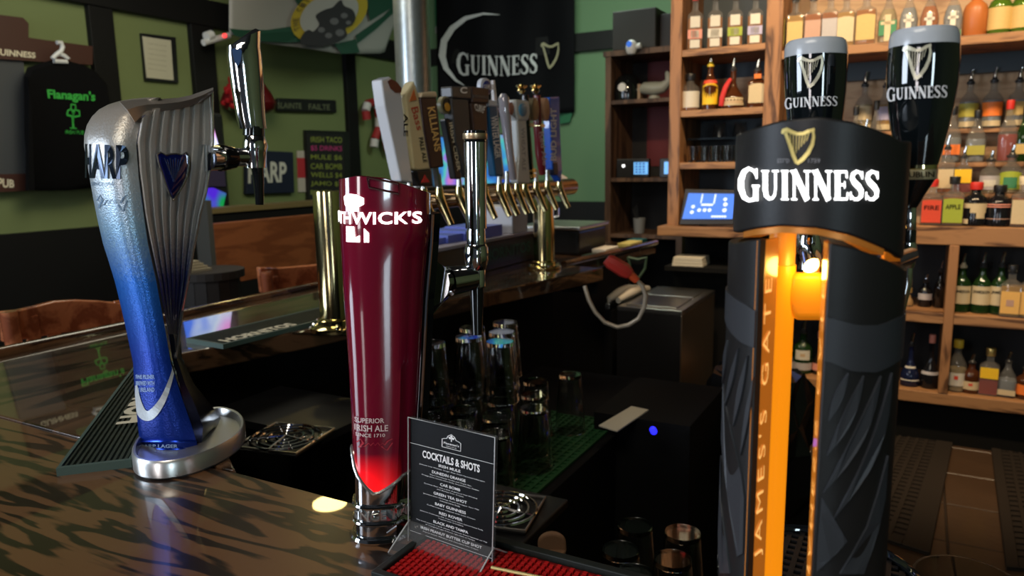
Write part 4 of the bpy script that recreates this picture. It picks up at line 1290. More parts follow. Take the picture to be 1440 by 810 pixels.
# ==================================================================== GUINNESS TOWER
TCX = 1143
dh = ray(TCX, 405); dh = np.array([dh[0], dh[1], 0]); dh /= np.linalg.norm(dh)
TD = 0.47
TC = np.array([dh[0] * TD, dh[1] * TD, 0.0])
Th, Tr = dh, np.array([dh[1], -dh[0], 0.0])
def cyl(a, z, R):
    return np.array([TC[0], TC[1], z]) + Tr * R * math.sin(a) - Th * R * math.cos(a)
def hit(x, y, R):
    """where the sight line to pixel x,y meets the tower's round face"""
    d = ray(x, y); o = EYE - TC
    a_ = d[0] ** 2 + d[1] ** 2; b2 = 2 * (o[0] * d[0] + o[1] * d[1]); c2 = o[0] ** 2 + o[1] ** 2 - R * R
    disc = b2 * b2 - 4 * a_ * c2
    if disc < 0: disc = 0
    t = (-b2 - math.sqrt(disc)) / (2 * a_)
    p = EYE + d * t
    v_ = p - TC
    return math.atan2(v_ @ Tr, -(v_ @ Th)), float(p[2])
RD = 118.5 / F * TD * 1.0
# solve drum radius from its visible half width
def halfw(R):
    return math.tan(math.asin(R / TD)) * F * math.hypot(1, (TCX - 720) / F)
RD = TD * math.sin(math.atan(118.0 / (F * (1 + ((TCX - 720) / F) ** 2))))  * math.sqrt(1 + ((TCX - 720) / F) ** 2) * .949
RB = RD * 1.05
BANDB = mat('black_soft_touch', (.0125, .0125, .0125), .42, spec=.4, bump=.03, bscale=600)
BANDL = mat('charcoal_soft_touch', (.036, .040, .046), .42, spec=.4)
gui = thing('black_stout_tower', 'tall round black stout tower glowing orange inside, white lit lettering', 'beer tower', (TC[0], TC[1], BT))
def edge_fn(pts, R):
    A_ = [hit(x, y, R) for x, y in pts]
    as_ = [p[0] for p in A_]; zs_ = [p[1] for p in A_]
    return lambda a: interp(as_, zs_, a if abs(a) <= PI else 0)
dtop = edge_fn([(1040, 188), (1060, 180), (1100, 169), (1150, 164), (1200, 171), (1240, 184), (1268, 198)], RD)
dbot = edge_fn([(1036, 328), (1060, 322), (1100, 318), (1150, 321), (1200, 332), (1240, 348), (1268, 364)], RD)
def shell(R0, R1, a0, a1, zb_, zt_, N=48, rows_=1):
    """thick curved panel between two radii; zb_/zt_ functions of angle"""
    mb = MB(); rg = []
    closed = abs(a1 - a0) >= 2 * PI - 1e-3
    K = N if closed else N + 1
    for i in range(K):
        a = a0 + (a1 - a0) * i / N
        aa = a
        z0_, z1_ = zb_(aa), zt_(aa)
        rg.append([cyl(a, z0_, R0), cyl(a, z0_, R1), cyl(a, z1_, R1), cyl(a, z1_, R0)])
    if closed:
        rg.append(rg[0])
        mb.loft(rg, cap=False)
    else:
        mb.loft(rg)
    return mb
def wrapfn(fn):
    # behind the tower the edge runs on level
    return lambda a: fn(max(-1.35, min(1.35, a)))
shell(RD - .004, RD, -PI, PI, wrapfn(dbot), wrapfn(dtop), 72).build('head_band', BANDB, gui, smooth=True, bevel=.0012)
# lid
lid = MB(); rg = []
zt0 = wrapfn(dtop)
rg.append([cyl(-PI + 2 * PI * i / 48, zt0(-PI + 2 * PI * i / 48) - .003, RD - .0045) for i in range(48)])
rg.append([cyl(-PI + 2 * PI * i / 48, zt0(-PI + 2 * PI * i / 48) - .006, RD - .0045) for i in range(48)])
MB().loft(rg).build('lid', BLACKPL, gui)
# amber glowing underside of the band
AMB = mat('amber_lit_acrylic', (.55, .20, .02), .3, emit=(1.0, .26, .012), estr=.55, coat=.5)
AMBD = mat('amber_acrylic_dim', (.5, .19, .03), .25, emit=(1.0, .28, .02), estr=.26, coat=.6)
AMBT = mat('amber_tube', (.75, .28, .01), .35, emit=(1.0, .30, .006), estr=.85)
zb1 = wrapfn(dbot)
shell(RD - .022, RD - .0045, -1.1, 0.95, lambda a: zb1(a) + .001, lambda a: zb1(a) + .012, 72).build('amber_light_ring', AMB, gui, smooth=True)
shell(RD - .012, RD - .0008, -1.0, 0.85, lambda a: zb1(a) - .0035, lambda a: zb1(a) - .0002, 72).build('band_lip', mat('amber_lip', (.4, .16, .03), .3, .4, emit=(1, .3, .03), estr=.12), gui, smooth=True)
# side shields
aL, zl = hit(1068, 345, RB); aR, zr = hit(1167, 340, RB)
ltop = edge_fn([(1014, 347), (1030, 337), (1050, 331), (1062, 327), (1069, 345)], RB)
ltop = lambda a: zb1(a) - .006
rtop = ltop
shell(RB - .006, RB, math.radians(-150), aL, lambda a: BT, ltop, 40).build('left_shield', BANDB, gui, smooth=True, bevel=.001)
shell(RB - .006, RB, aR, math.radians(150), lambda a: BT, rtop, 48).build('right_shield', BANDB, gui, smooth=True, bevel=.001)
# amber inner walls
def innerwall(a0, dx, length, nm, lettering):
    p0 = cyl(a0, 0, RB - .001); dirv = Th * length + Tr * dx
    t_ = Tr * (.002 if dx > 0 else -.002)
    zt_ = ltop(a0) - .001
    pts = [p0, p0 + dirv]
    m = MB().hexa([(pts[0][0], pts[0][1], BT), (pts[1][0], pts[1][1], BT), (pts[1][0] - t_[0], pts[1][1] - t_[1], BT), (pts[0][0] - t_[0], pts[0][1] - t_[1], BT)],
                  [(pts[0][0], pts[0][1], zt_), (pts[1][0], pts[1][1], zt_), (pts[1][0] - t_[0], pts[1][1] - t_[1], zt_), (pts[0][0] - t_[0], pts[0][1] - t_[1], zt_)])
    wo = m.build(nm, AMBD, gui)
    nrm = np.cross(dirv / np.linalg.norm(dirv), [0, 0, 1.0]) * (1 if dx > 0 else -1)
    if nrm @ Th > 0 and False: nrm = -nrm
    return p0, dirv, nrm, zt_, wo
pL, dL, nL, ztl, wL = innerwall(aL, .0085, .020, 'amber_side_wall', True)
pR, dR, nR, ztr, wR = innerwall(aR, -.0026, .020, 'amber_side_wall', True)
EMB = mat('amber_letter', (.9, .5, .12), .15, .3, emit=(1, .55, .15), estr=.9)
zA, zB = hit(1060, 800, RB)[1], hit(1068, 395, RB)[1]
mt = MB()
letters = "JAMES'S GATE"
def vert_text(p0, dv, nrm, flip):
    m = MB()
    v, f, a = text2d(letters, -.008, 1.35)
    for off in (1, -1):
        pass
    def fn(u, w_):
        c = p0 + dv * (.78 - .5 * w_ if flip else .22 + .5 * (1 - w_) * 1.0)
        return np.array([c[0], c[1], zA + (zB - zA) * u]) + nrm * .0006
    m.add([fn(*q_) for q_ in v], f)
    return m
# nrm must point into the gap
if nL @ Tr < 0: nL = -nL
if nR @ Tr > 0: nR = -nR
vert_text(pL, dL, nL, True).build('embossed_letters', EMB, wL)
vert_text(pR, dR, nR, False).build('embossed_letters', EMB, wR)
# amber tube, horizontal arm and faucet inside
def colpt(x, y, dd):
    d = ray(x, y); return EYE + d * (TD + dd) / (d @ Th)
ta = colpt(1101, 330, .012)
tb = np.array([ta[0], ta[1], BT + .002])
MB().tube([tb, (ta[0], ta[1], 1.25), (ta[0], ta[1], colpt(1098, 372, .012)[2])], .0085, 28).build('amber_column', AMBT, gui, smooth=True)
MB().tube([(ta[0], ta[1], colpt(1098, 371, .012)[2]), (ta[0], ta[1], colpt(1098, 322, .012)[2])], .0078, 24).build('column_sleeve', mat('amber_sleeve', (.6, .25, .05), .3, emit=(1, .3, .02), estr=.35), gui, smooth=True)
arm = colpt(1105, 418, .012)
MB().loft([[colpt(x, y, .012 + dz) for x, y in ((1100, 418), (1112, 383), (1162, 383), (1165, 450), (1116, 450))] for dz in (-.006, .012)]).build('amber_arm', mat('bright_amber', (.8, .33, .015), .28, emit=(1.0, .28, .006), estr=.32), gui, bevel=.004, seg=4)
light('tower_led', 'POINT', tuple(colpt(1140, 379, -.004)), .05, (1, .55, .10), .006)
# rear cross plate joins the shields
shell(RB - .03, RB - .006, math.radians(150), math.radians(210), lambda a: BT, lambda a: BT + .02, 10).build('rear_plate', BLACKPL, gui)
# shield relief
def relief(polys, m, nm, off=.0011, sub=3):
    for P_ in polys:
        Q = []
        for i in range(len(P_)):
            a, b2 = P_[i], P_[(i + 1) % len(P_)]
            for k in range(sub):
                Q.append((a[0] + (b2[0] - a[0]) * k / sub, a[1] + (b2[1] - a[1]) * k / sub))
        A_ = [hit(x, y, RB) for x, y in Q]
        out = [cyl(a, z, RB + off) for a, z in A_]
        inn = [cyl(a, z, RB - .001) for a, z in A_]
        mb = MB(); n = len(Q)
        mb.add(inn + out, [tuple(range(n, 2 * n))] + [(i, (i + 1) % n, n + (i + 1) % n, n + i) for i in range(n)])
        mb.build(nm, m, gui)
def bandstrip(a0, a1, ft, fb, m, nm, off=.001):
    shell(RB - .001, RB + off, a0, a1, fb, ft, 24).build(nm, m, gui, smooth=True)
bt_ = edge_fn([(1169, 447), (1205, 457), (1235, 457), (1260, 447)], RB); bb_ = edge_fn([(1166, 508), (1195, 521), (1230, 523), (1257, 510)], RB)
bandstrip(aR + .01, math.radians(110), bt_, bb_, BANDL, 'grey_band')
bt2 = edge_fn([(1014, 405), (1030, 415), (1050, 428), (1065, 438)], RB); bb2 = edge_fn([(1014, 445), (1030, 468), (1045, 482), (1065, 490)], RB)
bandstrip(math.radians(-110), aL - .01, bt2, bb2, BANDL, 'grey_band')
def cres(x0, y0, x1, y1, bo, bi):
    """crescent blade from top (x0,y0) to bottom tip (x1,y1), bulges bo outside and bi inside (px, to the right)"""
    n = 8; A_ = []
    for s_, bb in ((1, bo), (-1, bi)):
        rng = range(n + 1) if s_ == 1 else range(n - 1, 0, -1)
        for i in rng:
            t = i / n
            A_.append((x0 + (x1 - x0) * t + bb * math.sin(PI * t) * .9, y0 + (y1 - y0) * t + bb * .35 * math.sin(PI * t)))
    return A_
relief([cres(1192, 524, 1164, 592, 6, -6), cres(1213, 528, 1162, 640, 12, -3), cres(1237, 528, 1157, 692, 18, 2), cres(1252, 524, 1172, 727, 24, 9)], BANDL, 'twisted_blade', .0014, 1)
relief([[(1155, 698), (1172, 728), (1190, 760), (1176, 776), (1148, 803), (1149, 770)]], BANDL, 'lower_facet')
relief([[(1247, 640), (1243, 700), (1232, 750), (1213, 806), (1180, 806), (1196, 780), (1218, 740), (1234, 690)]], BANDL, 'lower_facet')
relief([cres(1025, 478, 1018, 540, 2, -3), cres(1040, 490, 1022, 570, 3, -3), cres(1053, 500, 1033, 600, 3, -4), cres(1061, 530, 1043, 640, 3, -3)], BANDL, 'twisted_blade', .0014, 1)
relief([[(1010, 500), (1016, 540), (1030, 610), (1044, 668), (1048, 700), (1046, 778), (1038, 782), (1028, 720), (1018, 640), (1012, 570)]], BANDL, 'lower_facet')
relief([[(1009, 640), (1014, 700), (1024, 780), (1028, 806), (1014, 806), (1008, 720)]], BANDL, 'lower_facet')
# lit word and harp on the band
LITG = mat('lit_sign_white', (.9, .9, .9), .4, emit=(1, 1, 1), estr=3.2)
def g_map(x0, x1, y0, y1, off=.0012, slope=0.0):
    def fn(u, v):
        x = x0 + (x1 - x0) * u; y = y1 - (y1 - y0) * v + slope * (x - 1150)
        a, z = hit(x, y, RD)
        return cyl(a, z, RD + off)
    return fn
mt = decal(serif_word('GUINNESS', 1.15), g_map(1041, 1234, 240, 281, .0016, .004))
mt.build('lit_lettering', LITG, gui)
GOLDM = mat('gold_harp', (.62, .5, .16), .3, .4)
decal(strokes(HARP), g_map(1102, 1146, 182, 231, .0016)).build('gold_harp', GOLDM, gui)
decal(strokes(HARPSTR), g_map(1103, 1146, 182, 230, .0014)).build('harp_strings', GOLDM, gui)
mt = text("EST'D", g_map(1095, 1111, 223, 229)); text('1759', g_map(1137, 1153, 223, 229), mt)
mt.build('small_print', mat('grey_print', (.3, .3, .32), .5), gui)
# round perforated drip tray
tray = thing('round_drip_tray', 'round black perforated drip tray under the stout tower', 'tray', (TC[0], TC[1] + .11, BT))
tp = onz(1140, 790, BT)
tcx, tcy = [float(c) for c in onz(1150, 806, BT + .012)[:2]]
tR = .083
rad_ = tR
MB().lathe([(0, .0), (tR * .96, .0), (tR, .004), (tR, .014), (tR - .004, .016), (tR - .007, .012), (tR - .007, .006), (0, .006)], (tcx, tcy, BT), 56).build('rim', BLACKGL, tray, smooth=True)
gr = MB()
for i in range(-11, 12):
    o_ = i * .0105
    L_ = math.sqrt(max(0, (tR - .01) ** 2 - o_ ** 2))
    if L_ < .01: continue
    gr.box((tcx + o_ - .0022, tcy - L_, BT + .009), (tcx + o_ + .0022, tcy + L_, BT + .0115))
    gr.box((tcx - L_, tcy + o_ - .0022, BT + .008), (tcx + L_, tcy + o_ + .0022, BT + .0112))
gr.build('grate', BLACKPL, tray)['kind'] = 'stuff'

# pint-shaped handles
PINT = mat('stout_black_enamel', (.004, .006, .007), .04, coat=1.0, coatr=.01)
FOAM = mat('cream_foam_grey', (.46, .49, .52), .25, coat=.4)
def pint(cx, y0, y1, wtop, prof, dist, label, ring_y=None, tapinfo=None):
    fr = Frame(cx, dist)
    def lvl(x, y, w_):
        p = fr.at(x, y)
        return (p, w_ / 2 * (dist) / F / math.sqrt(1) * .985 * abs(1) )
    root = thing('pint_tap_handle', label, 'tap handle', fr.at(cx, (y0 + y1) / 2), 'pint-glass tap handles')
    # geometric px->m factor along the row
    k = np.linalg.norm(fr.at(cx + 1, y0) - fr.at(cx, y0))
    def ringat(x, y, w_, dz=0):
        c = fr.at(x, y); r = w_ / 2 * k * .975
        return [c + fr.r * r * math.cos(t) + fr.h * r * math.sin(t) + np.array([0, 0, dz]) for t in [2 * PI * i / 40 for i in range(40)]]
    return fr, root, k, ringat
# left pint handle (behind the band)
fr, ph, k1, ra = pint(1147, 55, 180, 93, None, .575, 'left pint-glass tap handle rising behind the black band')
MB().loft([ra(1147, 59, 74), ra(1147, 57, 80), ra(1147, 60, 87), ra(1147, 67, 91), ra(1147, 80, 92.5)][1:]).build('foam_top', FOAM, ph, smooth=True)
MB().loft([ra(1147, 80, 92.5), ra(1147, 100, 92.5), ra(1146.5, 130, 90), ra(1146, 160, 84), ra(1145, 200, 76), ra(1145, 250, 58), ra(1144, 300, 40), ra(1143.5, 325, 34)]).build('pint_body', PINT, ph, smooth=True)
pk = thing('chrome_tap', 'chrome tap glimpsed inside the glowing stout tower', 'tap', fr.at(1138, 350))
MB().loft([ra(1139, 327, 34), ra(1138, 333, 38), ra(1138, 350, 40), ra(1137.5, 360, 37), ra(1137, 366, 33), ra(1137, 378, 33)]).build('valve_body', CHROME, pk, smooth=True)
MB().loft([ra(1136, 377, 22), ra(1135, 460, 18)]).build('nozzle', BLACKGL, pk, smooth=True) if False else None
def p_map(fr_, ringc, x0, x1, y0, y1, halfs, k_, off=.0008):
    def fn(u, v):
        x = x0 + (x1 - x0) * u; y = y1 - (y1 - y0) * v
        cx_, hw = ringc(y), halfs(y)
        s_ = max(-.99, min(.99, (x - cx_) / (hw)))
        a = math.asin(s_); r = hw * k_ * .975 + off
        c = fr_.at(cx_, y)
        return c + fr_.r * r * math.sin(a) - fr_.h * r * math.cos(a)
    return fn
hc = lambda y: interp([80, 130, 160], [1147, 1146.5, 1146], y); hwf = lambda y: interp([60, 80, 100, 130, 160], [43, 46.2, 46.2, 45, 42], y)
mp_ = lambda *a_: p_map(fr, hc, *a_, hwf, k1)
decal(serif_word('GUINNESS', 1.2), mp_(1103, 1177, 139, 152)).build('white_lettering', WHITEPR, ph)
mt = decal(strokes([[(*q_[:2], q_[2] + .09) for q_ in s_] for s_ in HARP]), mp_(1124, 1157, 85, 127)); 
mt.build('harp_outline', BLACKGL, ph)
PG = mat('pale_gold_harp', (.55, .52, .38), .3, .3)
mp2 = lambda *a_: p_map(fr, hc, *a_, hwf, k1, .0014)
mt = decal(strokes(HARP), mp2(1124, 1157, 85, 127)); decal(strokes(HARPSTR), mp2(1124, 1157, 85, 127), mt); mt.build('harp_emblem', PG, ph)
# right pint handle (whole)
fr2, ph2, k2, rb2 = pint(1295, 40, 290, 107, None, .53, 'right pint-glass tap handle with gold lettered ring')
cxs = lambda y: interp([40, 66, 120, 180, 230, 250, 290], [1300, 1299, 1296, 1293, 1291, 1290, 1281], y)
ws = [(66, 104), (90, 107), (120, 105), (150, 97), (180, 86), (210, 72), (232, 60)]
MB().loft([rb2(cxs(43), 43, 86), rb2(cxs(42), 42, 92), rb2(cxs(44), 46, 98), rb2(cxs(52), 52, 102), rb2(cxs(66), 66, 104)][1:]).build('foam_top', FOAM, ph2, smooth=True)
MB().loft([rb2(cxs(y), y, w_) for y, w_ in ws]).build('pint_body', PINT, ph2, smooth=True)
MB().loft([rb2(cxs(231), 231, 55), rb2(cxs(232), 232, 58), rb2(cxs(237), 237, 58), rb2(cxs(238), 238, 55)]).build('gold_bead', BRASS, ph2, smooth=True)
MB().loft([rb2(cxs(238), 238, 54), rb2(cxs(239), 239, 56), rb2(cxs(251), 251, 55), rb2(cxs(252), 252, 53)]).build('gold_ring', mat('antique_gold', (.50, .42, .24), .4, .3), ph2, smooth=True)
MB().loft([rb2(cxs(252), 252, 54), rb2(1286, 262, 48), rb2(1282, 275, 38), rb2(1279, 288, 28), rb2(1278, 292, 24)]).build('lower_cone', PINT, ph2, smooth=True)
hw2 = lambda y: interp([66, 90, 120, 150, 180, 210, 232, 239, 251], [52, 53.5, 52.5, 48.5, 43, 36, 30, 28, 27.5], y)
mq = lambda *a_, off=.0008: p_map(fr2, cxs, *a_, hw2, k2, off)
decal(serif_word('GUINNESS', 1.2), mq(1247, 1331, 125, 141)).build('white_lettering', WHITEPR, ph2)
decal(strokes([[(*q_[:2], q_[2] + .09) for q_ in s_] for s_ in HARP]), mq(1273, 1309, 70, 116)).build('harp_outline', BLACKGL, ph2)
mt = decal(strokes(HARP), mq(1273, 1309, 70, 116, off=.0014)); decal(strokes(HARPSTR), mq(1273, 1309, 70, 116, off=.0014), mt); mt.build('harp_emblem', PG, ph2)
text('DUBLIN', mq(1270, 1313, 241, 249), bold=.01).build('ring_print', BLACKMT, ph2)
tp2 = thing('chrome_tap', 'chrome tap beside the stout tower, under the right pint handle', 'tap', fr2.at(1277, 340))
MB().loft([rb2(1278, 290, 22), rb2(1277.5, 292, 25), rb2(1277, 322, 25), rb2(1277, 324, 22)]).build('lever_neck', CHROME, tp2, smooth=True)
MB().loft([rb2(1277, 323, 26), rb2(1276, 338, 27), rb2(1276, 340, 27)]).build('collar_ring', BLACKGL, tp2, smooth=True)
MB().loft([rb2(1276, 339, 26), rb2(1276, 346, 29), rb2(1275.5, 360, 30), rb2(1275, 370, 26), rb2(1275, 376, 22)]).build('valve_body', CHROME, tp2, smooth=True)
MB().loft([rb2(1274, 375, 22), rb2(1273, 400, 21), rb2(1270, 420, 16), rb2(1268, 436, 12)]).build('nozzle', CHROME, tp2, smooth=True)
MB().tube([cyl(math.radians(115), fr2.at(1275, 358)[2], RB - .004), fr2.at(1275, 358)], .007, 14).build('shank', CHROME, tp2, smooth=True)
MB().tube([cyl(math.radians(179), fr.at(1138, 352)[2], RB - .04), fr.at(1138, 352)], .006, 14).build('shank', CHROME, pk, smooth=True)

# ==================================================================== MENU
m0, m1 = onz(577, 757, BT + .002), onz(690, 800, BT + .002)
m1 = m0 + (m1 - m0) * 1.0
m1[1] = onz(690, 800, BT)[1]; 
dm = m1 - m0; dm[2] = 0
Wm = np.linalg.norm(dm); dm /= Wm
nm_ = np.array([dm[1], -dm[0], 0.0])         # towards the camera
tl = None
def mz(x, y, base):
    d = ray(x, y); # nearest height on the vertical line above base
    t = ((base - EYE)[:2] @ d[:2]) / (d[:2] @ d[:2])
    return float((EYE + d * t)[2])
zt = mz(575, 586, m0)
menu = thing('menu_stand', 'clear acrylic menu stand with black cocktails and shots card', 'menu', (m0[0], m0[1], BT))
Hm = zt - BT
P = lambda u, v, o=0.0: np.array([m0[0], m0[1], BT]) + dm * (Wm * u + .0065 * v) + np.array([0, 0, Hm * v]) + nm_ * o
CARD = mat('menu_card_black', (.006, .007, .008), .5, spec=.2)
MB().plate([P(0, .03), P(1, .03), P(1, 1), P(0, 1)], -nm_ * .0012).build('menu_card', CARD, menu)
MB().plate([P(-.01, .0, -.0014), P(1.01, .0, -.0014), P(1.01, 1.01, -.0014), P(-.01, 1.01, -.0014)], -nm_ * .0012).build('back_sheet', ACRYL, menu)
MB().tube([P(-.01, .0, .0018), P(-.01, 1.01, .0018), P(1.01, 1.01, .0018), P(1.01, 0, .0018)], .0007, 6).build('sheet_edge', mat('acrylic_edge', (.55, .56, .56), .2, .2), menu)
ACE = mat('acrylic_edge')
# foot: acrylic sheet bent to both sides
for sgn in (1, -1):
    MB().plate([P(-.01, .17, .0), P(1.01, .17, .0), P(1.01, .0, .030 * sgn), P(-.01, .0, .030 * sgn)], nm_ * .0012).build('foot_sheet', ACRYL, menu)
    MB().tube([P(1.01, .17, 0), P(1.01, .006, .030 * sgn)], .0008, 6).build('foot_edge', ACE, menu)
    MB().tube([P(-.01, .17, 0), P(-.01, .006, .030 * sgn)], .0008, 6).build('foot_edge', ACE, menu)
mpz = lambda u0, u1, v0, v1: (lambda u, v: P(u0 + (u1 - u0) * u, v0 + (v1 - v0) * v, .0006))
pr = MB()
text('COCKTAILS & SHOTS', mpz(.16, .84, .715, .775), pr, bold=.03)
lines = [('IRISH MULE', .36, .62, .675), ('Jameson Irish Whiskey, Ginger Beer, Fresh Squeezed Lime Juice', .12, .90, .652),
         ('DUNEDIN ORANGE', .28, .68, .612), ('Tito\'s Handmade Vodka and Triple Sec,', .25, .75, .590), ('Orange Juice, Lemon-Lime Soda, Grand Marnier Floater', .15, .84, .572),
         ('CAR BOMB', .38, .62, .530), ('Guinness Beer with a shot of Jameson Irish Whiskey', .18, .82, .507), ('and Baileys Irish Cream', .34, .66, .489),
         ('GREEN TEA SHOT', .30, .70, .447), ('Jameson Irish Whiskey, Peach Schnapps, Sour Mix', .17, .84, .424), ('Lemon-Lime Soda', .38, .62, .406),
         ('BABY GUINNESS', .32, .69, .364), ('Coffee Liqueur topped with Irish Cream', .22, .80, .341),
         ('RED ROVER', .37, .65, .299), ('Jameson Caskmates IPA, Fresh Lime Juice, Lemon-Lime Soda', .13, .89, .276), ('Topped with Grenadine', .36, .66, .258),
         ('BLACK AND TAMPA', .30, .72, .216), ('The local twist on a pub classic, Guinness Stout layered on top', .08, .94, .193), ('of Yuengling Lager brewed right here in Tampa', .20, .80, .175),
         ('IRISH PEANUT BUTTER CUP SHOT', .14, .88, .133), ('Peanut Butter Whiskey and chocolate Irish Cream', .17, .84, .110)]
for s_, u0, u1, v in lines:
    big = s_.isupper()
    text(s_, mpz(u0, u1, v, v + (.022 if big else .011)), pr, bold=.015 if big else .0)
text('www.flanagansirishpub.com', mpz(.35, .65, .062, .070), pr)
text("Flanagan's", mpz(.42, .60, .862, .884), pr, bold=.02)
text('IRISH PUB', mpz(.45, .57, .850, .857), pr)
decal(strokes([[(0, 0, .04), (0, .55, .04), (.12, .62, .04), (.25, .66, .04), (.32, .85, .04), (.5, 1.0, .04), (.68, .85, .04), (.75, .66, .04), (.88, .62, .04), (1, .55, .04), (1, 0, .04), (0, 0, .04)],
               [(.5, .50, .05), (.5, .95, .05)], [(.36, .72, .16), (.47, .76, .12)], [(.53, .76, .12), (.64, .72, .16)], [(.44, .86, .12), (.56, .86, .12)]]), mpz(.40, .62, .840, .95), pr)
decal([[(0, 0), (1, 0), (1, 1), (0, 1)]], mpz(.0, 1, .806, .809), pr)
decal([[(0, 0), (1, 0), (1, 1), (0, 1)]], mpz(.0, 1, .095, .098), pr) if False else decal([[(0, 0), (1, 0), (1, 1), (0, 1)]], mpz(0, 1, .085, .088), pr)
pr.build('menu_print', mat('menu_white', (.9, .9, .9), .6), menu)

# ==================================================================== RED MAT
rm = [onz(x, y, BT + .006) for x, y in ((556, 812), (640, 756), (1010, 845), (905, 935))]
rA = onz(640, 757, BT); 
mx0, mx1 = -.40, .0
my0, my1 = .462, .566
rmat = thing('red_bar_mat', 'red nubbed rubber bar mat with black border under the menu', 'mat', (mx0, my0, BT))
MB().box((mx0, my0, BT), (mx1 - .085, my1, BT + .004)).build('base', mat('red_rubber', (.25, .008, .010), .4), rmat)
bd = MB()
X1 = mx1 - .085
for (a0, b0, a1_, b1) in ((mx0, my0, X1, my0 + .007), (mx0, my1 - .009, X1, my1), (mx0, my0 + .007, mx0 + .007, my1 - .009), (X1 - .007, my0 + .007, X1, my1 - .009)):
    bd.box((a0, b0, BT + .004), (a1_, b1, BT + .011))
bd.build('border', DARKRUB, rmat, bevel=.001)
REDR = mat('red_rubber_nub', (.50, .012, .012), .35)
nb = MB()
nx = int((X1 - mx0 - .02) / .0062)
for i in range(nx):
    for j in range(13):
        x = mx0 + .011 + i * .0062; y = my0 + .011 + j * .0066 + (.003 if i % 2 else 0)
        if y > my1 - .014: continue
        nb.box((x - .0019, y - .0022, BT + .004), (x + .0019, y + .0022, BT + .0085))
nb.build('nubs', REDR, rmat)['kind'] = 'stuff'
MB().tube([(mx0 + .09, my0 + .055, BT + .0098), (mx0 + .15, my0 + .062, BT + .0098), (mx0 + .22, my0 + .050, BT + .0098), (mx0 + .28, my0 + .045, BT + .0098)], .0015, 6).build('gold_line', GOLD, rmat)

# ==================================================================== GREEN-BLACK RIDGED BAR MATS
def bar_mat(c, d, label, text_, L, W, tu=(.25, .75), tv=(.3, .7)):
    """c corner, d unit direction along its length; width goes to the right of d"""
    d = np.array([*d, 0.0]); d /= np.linalg.norm(d); s_ = np.array([d[1], -d[0], 0])
    root = thing('ridged_bar_mat', label, 'mat', (c[0], c[1], BT), 'ridged bar mats')
    c = np.array([c[0], c[1], 0.0])
    Q = lambda u, v, z: c + d * L * u + s_ * W * v + np.array([0, 0, z])
    RB_ = mat('green_black_rubber', (.012, .022, .017), .45)
    EG = mat('grey_green_rubber_edge', (.06, .10, .085), .5)
    MB().hexa([Q(0, 0, BT), Q(1, 0, BT), Q(1, 1, BT), Q(0, 1, BT)][::-1], [Q(0, 0, BT + .005), Q(1, 0, BT + .005), Q(1, 1, BT + .005), Q(0, 1, BT + .005)][::-1]).build('base', EG, root)
    b = MB()
    for (u0, u1, v0, v1) in ((0, .012, 0, 1), (.988, 1, 0, 1), (.012, .988, 0, .05), (.012, .988, .95, 1)):
        b.hexa([Q(u, v, BT + .005) for u, v in ((u0, v0), (u0, v1), (u1, v1), (u1, v0))], [Q(u, v, BT + .010) for u, v in ((u0, v0), (u0, v1), (u1, v1), (u1, v0))])
    b.build('border', EG, root)
    r = MB()
    for i in range(11):
        v = .09 + .82 * i / 10
        r.hexa([Q(u, w_, BT + .005) for u, w_ in ((.012, v - .02), (.012, v + .02), (.988, v + .02), (.988, v - .02))], [Q(u, w_, BT + .009) for u, w_ in ((.012, v - .015), (.012, v + .015), (.988, v + .015), (.988, v - .015))])
    r.build('ridges', RB_, root)['kind'] = 'stuff'
    t_ = MB()
    text(text_, lambda u, v: Q(tu[0] + (tu[1] - tu[0]) * u, tv[1] + (tv[0] - tv[1]) * v, BT + .0096) , t_, bold=.05)
    t_.build('raised_letters', CREAMPR, root)
ba, bb, bc = onz(80, 670, BT), onz(190, 664, BT), onz(192, 518, BT)
dv = bc - onz(150, 667, BT)
bar_mat((ba[0] + .0, ba[1]), ((bc - ba)[0] * 1.0, (bc - ba)[1]), 'dark green ridged bar mat lying behind the blue tower', 'HORNITOS', .50, .082, (.30, .85), (.42, .95))
b0 = onz(262, 482, BT); b1 = onz(455, 436, BT)
dd = b1 - b0
bar_mat((b0[0], b0[1]), (dd[0], dd[1]), 'dark ridged bar mat with cream capitals towards the brass post', 'HORNITOS', .50, .12, (.04, .42), (.62, .92))

# ==================================================================== MULTI-TAP TOWER
PX = -1.13
post = [onz(474, 465, BT), onz(766, 378, BT)]
mtw = thing('brass_tap_rail', 'long brass pipe tower on two posts carrying the row of taps', 'beer tower', (PX, 1.7, BT))
PZ = float(onX(700, 262, PX)[2])
PZ = 1.345
for y_ in (1.235, 2.29):
    MB().tube([(PX, y_, BT + .01), (PX, y_, PZ + (.034 if y_ < 2 else 0))], .036, 28).build('post', BRASS, mtw, smooth=True)
    MB().lathe([(0, 0), (.058, 0), (.060, .004), (.060, .010), (.052, .014), (.044, .016), (.044, .026), (.037, .03), (0, .03)], (PX, y_, BT), 28).build('post_flange', BRASS, mtw, smooth=True)
    for k in range(4):
        a = PI / 4 + k * PI / 2
        MB().lathe([(0, .010), (.006, .010), (.006, .017), (0, .019)], (PX + .051 * math.cos(a), y_ + .051 * math.sin(a), BT), 8).build('bolt', CHROME, mtw)
PIPEM = mat('bronze_pipe', (.45, .28, .14), .22, 1.0)
MB().tube([(PX, 1.24, PZ), (PX, 2.52, PZ)], .030, 24).build('pipe', PIPEM, mtw, smooth=True)
